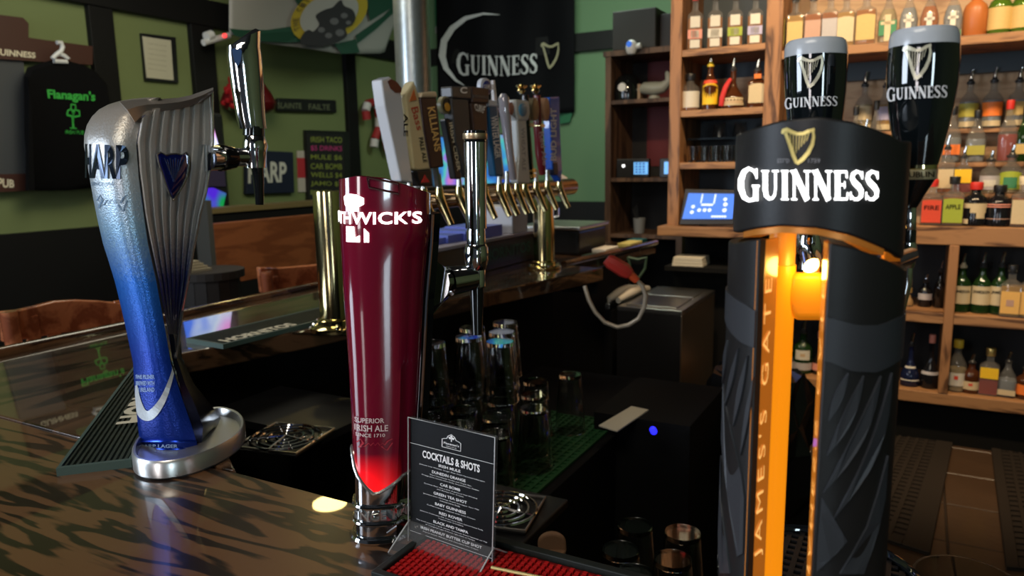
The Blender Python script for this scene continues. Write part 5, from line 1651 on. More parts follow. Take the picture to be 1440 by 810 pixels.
# handles and taps. base column px at the pipe front, with tilt taken from the top
TXF = PX + .06
def tapd(px, label, build, top, bot):
    """px: column where the lever meets the pipe"""
    y_ = float(onX(px, 262, TXF)[1])
    t_ = thing('beer_tap', label, 'beer tap', (TXF, y_, PZ), 'taps on the brass rail')
    MB().tube([(PX + .028, y_, PZ), (TXF, y_, PZ), (TXF + .02, y_, PZ)], [.013, .011, .010], 12).build('shank', PIPEM, t_, smooth=True)
    MB().tube([(TXF + .012, y_, PZ + .03), (TXF + .012, y_, PZ + .005), (TXF + .022, y_, PZ - .018), (TXF + .045, y_, PZ - .062)], [.009, .013, .012, .0085], 12).build('spout', BRASS, t_, smooth=True)
    # handle frame: from the top of the tap to the given pixel top on the same upright plane
    def at(x, y):
        return onX(x, y, TXF + .012)
    lo = np.array([TXF + .012, y_, PZ + .03])
    MB().tube([lo, lo + np.array([0, 0, .035])], [.008, .006], 10).build('ferrule', STEEL, t_, smooth=True)
    build(t_, at, lo + np.array([0, 0, .033]))
    return t_
def strip(t_, at, L, R, thick, m, nm, bev=.004):
    """solid blade from a left and right outline (px), facing the bar's inside"""
    pts = [at(*p) for p in L] + [at(*p) for p in R[::-1]]
    return MB().plate([p - np.array([thick / 2, 0, 0]) for p in pts], (thick, 0, 0)).build(nm, m, t_, bevel=bev)
def pr_on(at, quad, off=.014):
    q_ = [at(*p) + np.array([off, 0, 0]) for p in quad]
    return quadmap(*q_)
MW = lambda n_, c, **k: mat(n_, c, **k)
# face that we see is the +X side only partly; the camera looks along -X +Y, so prints sit on the +X face
def w1(t, at, lo):
    strip(t, at, [(529, 113), (534, 150), (545, 200), (557, 255)], [(541, 108), (556, 122), (563, 180), (574, 258)], .03, mat('white_gloss', (.72, .74, .78), .15, coat=.6), 'handle_blade')
    MB().plate([at(x, y) + np.array([.0155, 0, 0]) for x, y in ((537, 115), (542, 112), (550, 116), (557, 125), (556, 131), (548, 131), (541, 125))], (.001, 0, 0)).build('oval_badge', mat('maroon_badge', (.12, .02, .015), .3), t)
    text('ALE', pr_on(at, ((566, 160), (566, 192), (560, 192), (560, 160)), .0155), bold=.02).build('print', BLACKMT, t)
def w2(t, at, lo):
    strip(t, at, [(564, 135), (569, 175), (576, 238), (581, 240)], [(576, 114), (582, 132), (590, 180), (600, 238)], .026, mat('cream_gloss', (.70, .58, .33), .25), 'handle_blade')
    strip(t, at, [(578, 240), (584, 262)], [(600, 238), (603, 262)], .028, BLACKPL, 'black_foot')
    MB().plate([at(x, y) + np.array([.0145, 0, 0]) for x, y in ((585, 257), (597, 256), (590, 246))], (.001, 0, 0)).build('red_triangle', mat('triangle_red', (.6, .03, .03), .4), t)
    MB().plate([at(x, y) + np.array([.0135, 0, 0]) for x, y in ((569, 143), (579, 141), (575, 126))], (.001, 0, 0)).build('orange_mark', mat('mark_orange', (.65, .15, .03), .4), t)
    text('Bass', pr_on(at, ((581, 150), (588, 182), (580, 184), (571, 152)), .0138), bold=.01).build('red_script', mat('mark_red', (.5, .05, .02), .4), t)
    text('PALE ALE', pr_on(at, ((588, 193), (594, 228), (589, 229), (582, 194)), .0138), bold=.02).build('print', BLACKMT, t)
def w3(t, at, lo):
    strip(t, at, [(583, 137), (588, 180), (598, 237)], [(606, 137), (611, 180), (617, 235)], .034, mat('dark_maroon_handle', (.035, .016, .016), .35), 'handle_blade')
    strip(t, at, [(584, 131), (583, 138)], [(605, 129), (607, 138)], .038, mat('cream_cap', (.62, .5, .33), .4), 'cream_cap')
    text('KILLIANS', pr_on(at, ((603, 150), (612, 212), (603, 214), (592, 152)), .018), bold=.02).build('print', GOLD, t)
    MB().tube([at(612, 234), at(616, 262)], .008, 8).build('stem', STEEL, t)
def disc(t, at, x, y, rpx, m, nm, th=.012, off=.0, ey=1.25):
    c = at(x, y); k = np.linalg.norm(at(x, y) - at(x, y + 1))
    ring = lambda r_, o_: [c + np.array([o_, rpx * r_ * k * 1.4 * math.cos(a), rpx * r_ * k * ey * math.sin(a)]) for a in [2 * PI * i / 28 for i in range(28)]]
    MB().loft([ring(1, off - th / 2), ring(1, off + th / 2), ring(.93, off + th / 2 + .001)]).build(nm, m, t, smooth=True)
def w4(t, at, lo):
    strip(t, at, [(622, 168), (628, 200), (636, 252)], [(628, 166), (635, 200), (645, 252)], .02, BLACKPL, 'handle_blade')
    disc(t, at, 625, 148, 10, mat('badge_olive', (.25, .22, .12), .4), 'badge_rim'); disc(t, at, 625, 148, 8, mat('badge_dark', (.03, .025, .02), .4), 'badge_face', off=.0015); disc(t, at, 625, 151, 5, mat('badge_amber', (.6, .3, .03), .4), 'badge_centre', off=.003)
    text('IRISH CIDER', pr_on(at, ((631, 172), (643, 240), (638, 241), (626, 173)), .011), bold=.02).build('print', CREAMPR, t)
def w5(t, at, lo):
    strip(t, at, [(628, 138), (634, 200), (650, 250)], [(652, 140), (656, 200), (660, 250)], .03, mat('charcoal_handle', (.05, .05, .05), .5), 'handle_blade')
    strip(t, at, [(627, 122), (628, 138)], [(655, 122), (655, 140)], .036, mat('pewter_head', (.09, .09, .09), .4, .4), 'handle_head')
    text('C', pr_on(at, ((638, 123), (648, 123), (648, 132), (638, 132)), .0195), bold=.03).build('emblem', WHITEPR, t)
def w6(t, at, lo):
    m = mat('brown_wood_handle', (.06, .030, .022), .45, var=.3)
    strip(t, at, [(656, 145), (662, 200), (668, 252)], [(678, 145), (680, 200), (678, 252)], .03, m, 'handle_blade')
    strip(t, at, [(656, 122), (657, 145)], [(680, 125), (680, 146)], .036, m, 'handle_head')
    strip(t, at, [(657, 133), (657, 139)], [(679, 135), (680, 141)], .039, mat('pewter_head'), 'head_band')
    text('CURVE', pr_on(at, ((658, 146), (675, 150), (671, 160), (660, 156)), .019), bold=.02).build('print', WHITEPR, t)
def w7(t, at, lo):
    m = mat('petrol_blue_handle', (.01, .09, .20), .35)
    strip(t, at, [(682, 150), (686, 200), (692, 248)], [(694, 150), (698, 200), (703, 248)], .024, m, 'handle_blade')
    disc(t, at, 681, 122, 11, mat('badge_white', (.65, .68, .75), .35), 'badge_rim', ey=1.1); disc(t, at, 682, 123, 8.5, mat('badge_navy', (.01, .03, .22), .35), 'badge_face', off=.002, ey=1.1)
    strip(t, at, [(681, 140), (682, 150)], [(694, 142), (695, 151)], .026, mat('badge_white'), 'collar')
    text('SAMUEL', pr_on(at, ((675, 119), (690, 119), (690, 127), (675, 127)), .0125), bold=.02).build('badge_print', WHITEPR, t)
    text('WINTER LAGER', pr_on(at, ((694, 163), (699, 222), (691, 223), (684, 164)), .0128), bold=.02).build('print', WHITEPR, t)
def w8(t, at, lo):
    MB().tube([at(693, 113), at(695, 140), at(698, 190), at(705, 252)], [.006, .008, .010, .010], 12).build('handle_rod', mat('frosted_white_rod', (.65, .55, .52), .15, coat=1), t, smooth=True)
def w9(t, at, lo):
    MB().tube([at(708, 132), at(708, 138), at(711, 165), at(715, 200), at(722, 252)], [.008, .016, .016, .013, .011], 14).build('handle_rod', mat('pearl_handle', (.5, .46, .50), .12, .4, coat=1), t, smooth=True)
    disc(t, at, 712, 153, 5, mat('rose_badge', (.3, .12, .09), .4), 'badge', ey=1.8, th=.034)
def w10(t, at, lo):
    m = mat('ivory_handle', (.68, .68, .64), .3)
    strip(t, at, [(722, 168), (725, 220), (722, 255), (724, 258)], [(735, 168), (738, 220), (741, 255), (739, 258)], .026, m, 'handle_blade')
    strip(t, at, [(718, 140), (718, 160), (722, 170)], [(737, 142), (739, 160), (736, 170)], .036, m, 'handle_head', .006)
    disc(t, at, 727, 155, 8, mat('badge_sky', (.08, .28, .45), .35), 'badge_face', off=.019, th=.004, ey=1.15)
    text('WHEAT ALE', pr_on(at, ((732, 180), (734, 240), (729, 240), (727, 180)), .0138)).build('print', mat('grey_print'), t)
def gold_fig(t, at, x, y):
    MB().tube([at(x, y + 14), at(x, y + 10), at(x, y + 5), at(x, y + 2), at(x, y - 1)], [.006, .014, .007, .009, .003], 10).build('gold_finial', BRASS, t, smooth=True)
    MB().tube([at(x - 6, y + 3), at(x, y + 6), at(x + 7, y + 3)], [.004, .006, .004], 8).build('gold_wing', BRASS, t, smooth=True)
def w11(t, at, lo):
    MB().tube([at(738, 134), at(739, 175), at(742, 215), at(746, 252)], [.012, .014, .015, .012], 14).build('handle_rod', BLACKGL, t, smooth=True)
    gold_fig(t, at, 733, 118)
    disc(t, at, 747, 154, 8, mat('badge_bronze', (.20, .16, .10), .4, .5), 'badge_face', th=.03, ey=2.0)
    for yy in (176, 240, 247): disc(t, at, 742 + (yy - 176) * .05, yy, 6, BRASS, 'gold_ring', th=.03, ey=.5)
def w12(t, at, lo):
    m = mat('ruby_handle', (.16, .015, .02), .25, coat=.6)
    MB().tube([at(755, 134), at(756, 175), at(759, 215), at(763, 245)], [.012, .014, .015, .012], 14).build('handle_rod', m, t, smooth=True)
    gold_fig(t, at, 753, 118)
    disc(t, at, 763, 154, 7, mat('badge_tan', (.42, .22, .12), .4), 'badge_face', th=.03, ey=2.3)
    disc(t, at, 757, 177, 6, BRASS, 'gold_ring', th=.03, ey=.5)
    text('Red Ale', pr_on(at, ((758, 185), (763, 232), (757, 233), (752, 186)), .0165), bold=.02).build('print', mat('pink_white_print'), t)
def w13(t, at, lo):
    strip(t, at, [(768, 137), (769, 180), (772, 238), (774, 240)], [(782, 136), (783, 180), (786, 240), (784, 256)], .026, mat('royal_blue_handle', (.02, .12, .62), .22, coat=.7), 'handle_blade')
    strip(t, at, [(772, 228), (773, 246)], [(779, 228), (780, 246)], .030, mat('navy_foot', (.01, .02, .06), .3), 'navy_foot')
    text('BUD LIGHT', pr_on(at, ((768.5, 226), (768.5, 152), (777, 152), (777, 226)), .0142), bold=.03).build('print', WHITEPR, t)
TP = [(570, w1, 'tap with broad white blade handle and maroon oval'), (590, w2, 'tap with cream pointed handle, red triangle at its foot'), (612, w3, 'tap with dark maroon box handle and cream cap'),
      (640, w4, 'tap with slim black handle under a round amber badge'), (656, w5, 'tap with wide charcoal handle lettered C'), (676, w6, 'tap with dark brown wooden handle'),
      (697, w7, 'tap with petrol blue handle lettered in white'), (708, w8, 'tap with thin pale rod handle'), (722, w9, 'tap with pearly rounded handle'),
      (733, w10, 'tap with ivory handle and sky blue badge'), (749, w11, 'tap with black handle and gold finial'), (765, w12, 'tap with ruby handle and gold finial'), (782, w13, 'tap with royal blue handle lettered in white')]
for px, fn_, lab in TP:
    tapd(px, lab, fn_, None, None)

# things standing on the side bar
def on_bar(px, py): return onz(px, py, BT)
cd = thing('bar_caddy', 'long black bar caddy with dark green panel under the brass pipe', 'caddy', (-1.45, 2.1, BT))
MB().box((-1.52, 1.72, BT), (-1.28, 2.55, BT + .10)).build('body', BLACKPL, cd, bevel=.004)
MB().box((-1.53, 1.71, BT + .10), (-1.27, 2.56, BT + .112)).build('tray_rim', mat('pale_lilac_plastic', (.45, .42, .5), .3), cd, bevel=.003)
MB().box((-1.279, 2.1, BT + .02), (-1.277, 2.5, BT + .085)).build('panel', mat('deep_green_panel', (.01, .04, .03), .4), cd)
text('HORNITOS', quadmap((-1.275, 2.13, BT + .075), (-1.275, 2.47, BT + .075), (-1.275, 2.47, BT + .035), (-1.275, 2.13, BT + .035)), bold=.03).build('print', mat('teal_print', (.03, .14, .11), .5), cd)
npk = thing('napkin_stack', 'white upright napkin stack on the black caddy', 'napkins', (-1.36, 2.36, BT + .112))
MB().box((-1.44, 2.34, BT + .112), (-1.28, 2.46, BT + .21)).build('napkins', PAPER, npk, bevel=.004); npk.children[0].data.materials[0] = mat('white_napkin', (.6, .6, .62), .7)
fo = MB()
for i in range(5):
    fo.box((-1.5 + i * .012, 1.80 + i * .09, BT + .112 + .0), (-1.34 + i * .01, 1.94 + i * .09, BT + .125 + i * .006))
tag(fo.build('straw_wrappers', mat('blue_wrap', (.12, .16, .55), .4)), 'heap of blue wrapped packets on the black caddy', 'packets', kind='stuff')
p = on_bar(832, 352)
c2 = thing('ice_bin', 'round-cornered black bin with steel lid at the end of the bar', 'bin', (-1.3, 2.74, BT))
MB().box((-1.42, 2.66, BT), (-1.16, 2.95, BT + .10)).build('body', BLACKPL, c2, bevel=.012, seg=3)
MB().box((-1.43, 2.65, BT + .10), (-1.15, 2.96, BT + .115)).build('lid', STEEL, c2, bevel=.004)
jg = thing('steel_jug', 'small polished steel jug on the lid of the black bin', 'jug', (-1.35, 2.74, BT + .115))
MB().lathe([(0, 0), (.035, 0), (.040, .01), (.038, .05), (.034, .085), (.036, .09), (.033, .09), (.031, .05), (0, .012)], (-1.35, 2.74, BT + .115), 24).build('body', CHROME, jg, smooth=True)
MB().tube([(-1.315, 2.74, BT + .19), (-1.285, 2.74, BT + .18), (-1.285, 2.74, BT + .15), (-1.315, 2.74, BT + .14)], .005, 8).build('handle', CHROME, jg, smooth=True)
p = on_bar(866, 352)
for i, (a_, b_2, lab, mm_) in enumerate((((-1.13, 2.72), (-1.07, 2.86), 'small white notepad on the green mat at the bar end', PAPER), ((-1.11, 2.95), (-1.05, 3.10), 'yellow notepad on the green mat near the bar corner', mat('yellow_paper', (.5, .42, .12), .6)))):
    tag(MB().box((a_[0], a_[1], BT + .006), (b_2[0], b_2[1], BT + .022)).build('notepad', mm_, bevel=.002), lab, 'notepad', 'notepads at the bar end')
tag(MB().slab([(-1.14, 2.64), (-1.09, 3.15), (-1.0 - .06, 3.15), (-1.05 - .05, 2.64)], BT, BT + .006).build('counter_mat', mat('dark_green_mat', (.02, .05, .03), .5)), 'dark green mat along the bar end', 'mat')
tg = thing('receipt_roll', 'cream paper tag hanging at the end of the brass pipe', 'tag', (-1.13, 2.53, 1.33))
MB().plate([onY(785, 243, 2.56), onY(797, 250, 2.56), onY(798, 272, 2.56), onY(788, 274, 2.56)], (0, .01, 0)).build('tag', mat('cream_tag', (.7, .5, .34), .6), tg, bevel=.002)
# dark cup with rose-coloured candle & blue pad behind the crimson tower's tap
p = onz(632, 365, BT)
tag(MB().lathe([(0, 0), (.028, 0), (.034, .085), (.030, .085), (0, .01)], (p[0], p[1], BT), 20).build('cup', mat('rose_cup', (.28, .11, .10), .5), smooth=True), 'small rose-brown cup behind the chrome tap', 'cup')
p = onz(625, 385, BT)
tag(MB().box((p[0] - .1, p[1] - .09, BT), (p[0] + .05, p[1] + .03, BT + .006)).build('blue_pad', mat('blue_pad', (.05, .05, .35), .4)), 'violet-blue drip pad on the bar behind the crimson tower', 'pad')
gs = onz(607, 330, BT)

# ==================================================================== LED screen behind the taps
scn = thing('game_screen', 'wide video game screen glowing blue and pink behind the taps', 'screen', (-2.35, 3.3, 1.2))
SCM = glow_mix('screen_blue_pink', [(.30, (.02, .05, .5)), (.42, (.05, .35, .8)), (.5, (.1, .7, .55)), (.58, (.35, .2, .9)), (.68, (.9, .25, .6))], 7.0, .8)
q0, q1 = onY(608, 264, 3.2), onY(738, 266, 3.2)
zt_ = float(onY(700, 190, 3.2)[2])
MB().box((q0[0], 3.2, q0[2]), (q1[0], 3.24, zt_ + .01)).build('casing', BLACKPL, scn, bevel=.005)
MB().box((q0[0] + .012, 3.197, q0[2] + .015), (q1[0] - .012, 3.2, zt_)).build('display', SCM, scn)
MB().box(((q0[0] + q1[0]) / 2 - .04, 3.21, 0), ((q0[0] + q1[0]) / 2 + .04, 3.25, q0[2])).build('stand', BLACKMT, scn)
MB().box(((q0[0] + q1[0]) / 2 - .16, 3.12, 0), ((q0[0] + q1[0]) / 2 + .16, 3.36, .03)).build('foot', BLACKMT, scn)
# round duct / column
pc_ = Frame(589, 3.35).at(589, 300)
cr_ = 23.5 / F * 3.35 * 1.01
du = thing('round_steel_column', 'round brushed steel column rising behind the tap handles', 'column', (pc_[0], pc_[1], 0))
MB().lathe([(cr_, .0), (cr_, 3.0)], (pc_[0], pc_[1], 0), 40).build('shaft', mat('galvanised_steel', (.36, .40, .42), .3, .85, var=.25, vscale=40), du, smooth=True)
for z in (0.0, 2.96):
    MB().lathe([(0, 0), (cr_ + .02, 0), (cr_ + .02, .04), (0, .04)], (pc_[0], pc_[1], z), 40).build('flange', STEEL, du)

# ==================================================================== LEFT WALL AND FURNITURE
def on_left(x, y, o=.05): return onX(x, y, WX + o)
def wall_plate(pts, o, th, m, nm, parent=None, **k):
    return MB().plate([onX(x, y, WX + o) for x, y in pts], (th, 0, 0)).build(nm, m, parent, **k)
def left_map(tl_, tr_, br_, bl_, o): return quadmap(*[onX(x, y, WX + o) for x, y in (tl_, tr_, br_, bl_)])
# brown wooden sign board with a chalk-dark middle
BRS = mat('brown_sign_board', (.06, .022, .015), .5)
sgn = thing('pub_sign_board', 'brown wall sign board with stepped top and grey panel', 'sign', onX(20, 150, WX))
wall_plate([(-40, 18), (26, 26), (34, 34), (34, 54), (124, 66), (124, 92), (-40, 82)], .01, .04, BRS, 'top_board', sgn)
wall_plate([(-40, 82), (30, 86), (42, 258), (-40, 262)], .01, .02, mat('grey_panel', (.06, .065, .07), .6), 'panel', sgn)
wall_plate([(-40, 246), (38, 244), (40, 268), (-40, 272)], .03, .02, BRS, 'bottom_board', sgn)
mt = MB()
text('GUINNESS', left_map((-10, 67), (50, 74), (50, 82), (-10, 77), .053), mt, bold=.03)
mt.build('sign_print', CREAMPR, sgn)
text('PUB', left_map((-3, 250), (20, 253), (20, 264), (-3, 264), .053), bold=.03).build('sign_print', CREAMPR, sgn)
# hanging sweatshirt
hoo = thing('hanging_sweatshirt', 'black sweatshirt with green lettering hung on the left wall', 'sweatshirt', onX(95, 90, WX + .08))
body = [(33, 108), (38, 95), (60, 88), (78, 83), (98, 86), (118, 92), (134, 100), (150, 118), (156, 150), (158, 185), (160, 250), (130, 264), (95, 268), (42, 268), (34, 190)]
fr_ = [onX(x, y, WX + .13) for x, y in body]; c_ = np.mean(fr_, axis=0)
bk = [onX(x, y, WX + .06) for x, y in body]
mid = [c_ + (p - c_) * .93 + np.array([.02, 0, 0]) for p in fr_]
SWT = mat('black_cotton', (.003, .003, .0035), .9, spec=.15, bump=.3, bscale=25)
MB().loft([bk, fr_, mid]).build('body', SWT, hoo, smooth=True)
wall_plate([(36, 130), (34, 108), (40, 150), (44, 268), (36, 268)], .14, .03, SWT, 'sleeve', hoo)
hmp = lambda *q_: quadmap(*[onX(x, y, WX + .158) for x, y in q_])
GRNP = mat('green_print', (.04, .42, .06), .5)
mt = text("Flanagan's", hmp((66, 125), (134, 129), (134, 146), (68, 142)), bold=.03)
decal(strokes([[(.5, .0, .1), (.48, .25, .08), (.45, .5, .06)], [(.35, .02, .05), (.65, .02, .05)],
               [(.2, .55, .07), (.25, .75, .07), (.42, .8, .07), (.5, .6, .07)], [(.5, .6, .07), (.58, .8, .07), (.78, .75, .07), (.8, .55, .07), (.55, .5, .07), (.2, .55, .07)], [(.38, .8, .06), (.4, 1, .06), (.6, 1.0, .06), (.6, .8, .06)], [(.5, .3, .05), (.5, .8, .05)]]), hmp((88, 146), (118, 148), (118, 182), (88, 180)), mt)
text('IRISH PUB', hmp((92, 183), (118, 184), (118, 189), (92, 188)), mt)
mt.build('green_print', GRNP, hoo)
hgp = [(80, 60), (86, 60), (88, 66), (86, 72), (79, 77), (74, 82), (76, 86), (94, 87), (96, 83), (90, 78), (84, 76)]
tag(MB().tube([onX(x, y, WX + .16) for x, y in hgp], .011, 8).build('coat_hanger', mat('white_plastic', (.65, .66, .66), .4), smooth=True), 'white plastic hanger holding the black sweatshirt', 'hanger')
# framed certificate
fc = thing('framed_certificate', 'cream certificate in a thin black frame on the green wall', 'picture', onX(222, 80, WX))
wall_plate([(196, 47), (244, 53), (248, 117), (202, 113)], .005, .02, BLACKPL, 'frame', fc)
wall_plate([(200, 51), (240, 57), (244, 113), (206, 109)], .026, .002, mat('certificate_paper', (.52, .50, .38), .6), 'certificate', fc)
mt = MB()
for i in range(6):
    text('certificate of the state of florida' if i else 'CERTIFICATE', left_map((208, 60 + i * 7), (234, 64 + i * 7), (234, 66 + i * 7), (208, 62 + i * 7), .0285), mt)
mt.build('print', mat('faded_print', (.3, .28, .2), .6), fc)
# berry bells
BER = mat('red_berry', (.30, .012, .015), .18, coat=.6)
for nm_i, (cx_, cy_, tipx, tipy, lab) in enumerate((((336, 138, 333, 103, 'red berry Christmas bell left of the chrome tap handle')), ((362, 140, 352, 112, 'darker red Christmas bell behind the chrome tap handle')))):
    root = thing('berry_bell', lab, 'decoration', onX(cx_, cy_, WX), 'Christmas bells on the left wall')
    rr0 = random.Random(nm_i)
    outer = []
    mb = MB()
    c0 = onX(cx_, cy_, WX + .09)
    k = np.linalg.norm(onX(cx_ + 1, cy_, WX + .09) - c0)
    kz = abs(onX(cx_, cy_ + 1, WX + .09)[2] - c0[2])
    MB().lathe([(0, -20 * kz), (14 * kz, -19 * kz), (23 * kz, -13 * kz), (26 * kz, -5 * kz), (21 * kz, 7 * kz), (13 * kz, 20 * kz), (7 * kz, 30 * kz), (0, 34 * kz)], tuple(c0), 18).build('bell', mat('dark_red_bell', (.10, .006, .008), .3), root, smooth=True)
    if nm_i == 0:
        for i in range(70):
            a = rr0.uniform(-1.8, 1.8); v = rr0.uniform(-17, 30)
            R_ = interp([-19, -13, -5, 7, 20, 30], [15, 24, 27, 22, 14, 8], v) * kz
            pp = c0 + np.array([R_ * math.cos(a), -R_ * math.sin(a), v * kz])
            mb.lathe([(0, -4.0 * kz), (3.0 * kz, -3.0 * kz), (4.2 * kz, 0), (3.0 * kz, 3.0 * kz), (0, 4.0 * kz)], tuple(pp), 8)
        mb.build('berries', BER, root, smooth=True)['kind'] = 'stuff'
        MB().tube([c0 + np.array([.02, -.1, -16 * kz]), c0 + np.array([.03, 0, -19 * kz]), c0 + np.array([.02, .1, -15 * kz])], .012, 8).build('leaf_sprig', mat('sprig_green', (.05, .09, .03), .6), root)
# long dark plaque
pl = thing('long_plaque', 'long narrow dark wall plaque with pale lettering', 'sign', onX(428, 148, WX))
wall_plate([(386, 138), (469, 141), (470, 159), (386, 157)], .005, .03, BLACKPL, 'board', pl, bevel=.01)
mt = text('SLAINTE', left_map((390, 144), (424, 145), (424, 153), (390, 152), .0365), bold=.01)
text('FAILTE', left_map((434, 146), (464, 147), (464, 155), (434, 154), .0365), mt, bold=.01)
mt.build('print', mat('dull_green_print', (.15, .17, .10), .6), pl)
# HARP sign
hsn = thing('square_navy_sign', 'square navy wall sign with bold white capitals', 'sign', onX(376, 243, WX))
wall_plate([(342, 211), (408, 214), (410, 271), (342, 273)], .005, .03, mat('navy_sign', (.010, .014, .035), .5), 'board', hsn, bevel=.004)
text('HARP', left_map((349, 226), (403, 228), (403, 256), (349, 258), .0365), bold=.03).build('white_lettering', mat('off_white_print', (.6, .6, .55), .5), hsn)
# small red white label
rw = thing('small_poster', 'small red and white strip poster beside the chalkboard', 'poster', onX(423, 240, WX))
wall_plate([(417, 212), (428, 212), (431, 270), (419, 270)], .003, .006, mat('poster_white', (.5, .45, .40), .6), 'sheet', rw)
wall_plate([(417.5, 222), (428, 222), (430, 250), (418.5, 250)], .0095, .001, mat('poster_red', (.45, .03, .04), .6), 'red_field', rw)
# chalkboard
cb_ = thing('specials_chalkboard', 'black framed chalkboard with coloured chalk specials', 'chalkboard', onX(456, 232, WX))
wall_plate([(426, 183), (487, 185), (490, 285), (430, 283)], .005, .03, BLACKPL, 'frame', cb_)
wall_plate([(431, 188), (483, 190), (486, 281), (434, 279)], .036, .002, mat('chalk_black', (.012, .013, .012), .8), 'board', cb_)
for i, (s_, c, nm) in enumerate((("IRISH TACO", (.25, .3, .05), 'green'), ("$5 DRINKS", (.5, .04, .2), 'pink'), ("MULE $6", (.3, .32, .08), 'green'), ("CAR BOMB", (.3, .32, .08), 'green'), ("WELLS $4", (.3, .32, .08), 'green'), ("JAMO $5", (.3, .32, .08), 'green'), ("PINTS $4", (.3, .32, .08), 'green'))):
    y0 = 192 + i * 12.5
    text(s_, left_map((437, y0), (481, y0 + 1), (481, y0 + 9), (437, y0 + 8), .0395), bold=.01).build('chalk_line', mat('chalk_' + nm, c, .8), cb_)
# candy cane decoration
cc = thing('candy_cane_ornament', 'red and white plush candy cane ornaments on the wall', 'decoration', onX(530, 175, WX))
cpts = [(516, 168), (514, 156), (517, 146), (525, 144), (531, 150), (533, 165), (533, 180), (527, 196), (526, 207)]
for i in range(len(cpts) - 1):
    MB().tube([onX(*cpts[i], WX + .07), onX(*cpts[i + 1], WX + .07)], [.034, .034], 12).build('stripe', mat('cane_red', (.32, .02, .02), .6) if i % 2 == 0 else mat('cane_white', (.55, .52, .5), .6), cc, smooth=True)
for i, (a_, b_2) in enumerate((((540, 175), (541, 186)), ((541, 186), (542, 198)), ((542, 198), (546, 211)))):
    MB().tube([onX(*a_, WX + .07), onX(*b_2, WX + .07)], .034, 12).build('stripe', mat('cane_red') if i != 1 else mat('cane_white'), cc, smooth=True)
# security camera or small white lamp at the post
sc_ = thing('wall_sensor', 'small white angled sensor with red light on the post', 'sensor', onX(305, 52, WX + .1))
MB().tube([onX(286, 60, WX + .12), onX(322, 50, WX + .12)], .02, 10).build('arm', mat('white_plastic'), sc_, smooth=True)
MB().tube([onX(290, 52, WX + .12), onX(298, 49, WX + .12)], .03, 10).build('head', mat('white_plastic'), sc_, smooth=True)
MB().lathe([(0, -.014), (.012, -.01), (.012, .01), (0, .014)], tuple(onX(316, 50, WX + .145)), 10).build('red_light', mat('red_led', (.5, .02, .02), .3, emit=(1, .05, .05), estr=2), sc_)
# jukebox with glowing screen, standing on the floor by the wall
jb = thing('jukebox', 'black jukebox with bright blue-pink screen behind the harp tower', 'jukebox', (-3.7, 2.9, 0))
JX = WX + .34
jl, jr = float(onX(232, 200, JX)[1]), float(onX(319, 200, JX)[1])
jt, jbm = float(onX(300, 158, JX)[2]), float(onX(300, 300, JX)[2])
MB().box((WX + .05, jl, 0), (JX - .01, jr, jt)).build('cabinet', BLACKPL, jb, bevel=.02)
s1 = [onX(x, y, JX) for x, y in ((236, 160), (296, 166), (308, 207), (236, 212))]
MB().plate([(p[0] - .009, p[1], p[2]) for p in s1], (.01, 0, 0)).build('display', glow_mix('jukebox_display', [(.35, (.95, .35, .85)), (.45, (.75, .6, 1)), (.52, (.7, .85, 1)), (.62, (.05, .2, 1))], 3.0, 1.5), jb)
s2 = [onX(x, y, JX) for x, y in ((250, 268), (300, 264), (318, 272), (314, 290), (280, 296), (250, 296))]
MB().plate([(p[0] - .009, p[1], p[2]) for p in s2], (.01, 0, 0)).build('lit_panel', glow_mix('jukebox_panel', [(.4, (.0, .6, .02)), (.5, (.0, .4, .1)), (.58, (.1, .02, .9))], 2.5, .7), jb)
s3 = [onX(x, y, JX) for x, y in ((240, 216), (314, 216), (318, 262), (240, 262))]
MB().plate([(p[0] - .009, p[1], p[2]) for p in s3], (.008, 0, 0)).build('violet_panel', mat('violet_panel', (.04, .03, .07), .4), jb)
# booth partition of orange-brown wood and its ledge
BOO = wood('booth_wood', (.16, .045, .014), (.24, .075, .025), scale=(6, 1.5, 8), rough=.5)
bo2 = thing('booth_partition', 'orange-brown wooden booth back below the wall signs', 'booth', (-3.2, 3.2, 0))
XB = -3.15
y0_, y1_ = float(onX(302, 340, XB)[1]), float(onX(459, 340, XB)[1])
zt_, zb_ = float(onX(330, 312, XB)[2]), float(onX(330, 398, XB)[2])
MB().box((XB - .05, y0_, zb_), (XB, y1_, zt_)).build('back_panel', BOO, bo2, bevel=.004)
MB().box((XB - .05, y0_, 0), (XB - .002, y1_, zb_)).build('lower_panel', BLACKMT, bo2)
MB().box((XB - .10, y0_ - .03, 0), (XB - .0, y0_ - .001, zt_ + .12)).build('post', mat('grey_post', (.06, .06, .055), .5), bo2)
MB().box((XB - .45, y0_ + .1, zt_ + .03), (XB - .30, y1_ + .4, zt_ + .06)).build('ledge', mat('dull_gold_ledge', (.16, .12, .05), .5), bo2) 
MB().box((XB - .44, y0_ + .1, 0), (XB - .31, y1_ + .4, zt_ + .03)).build('rear_panel', BLACKMT, bo2)
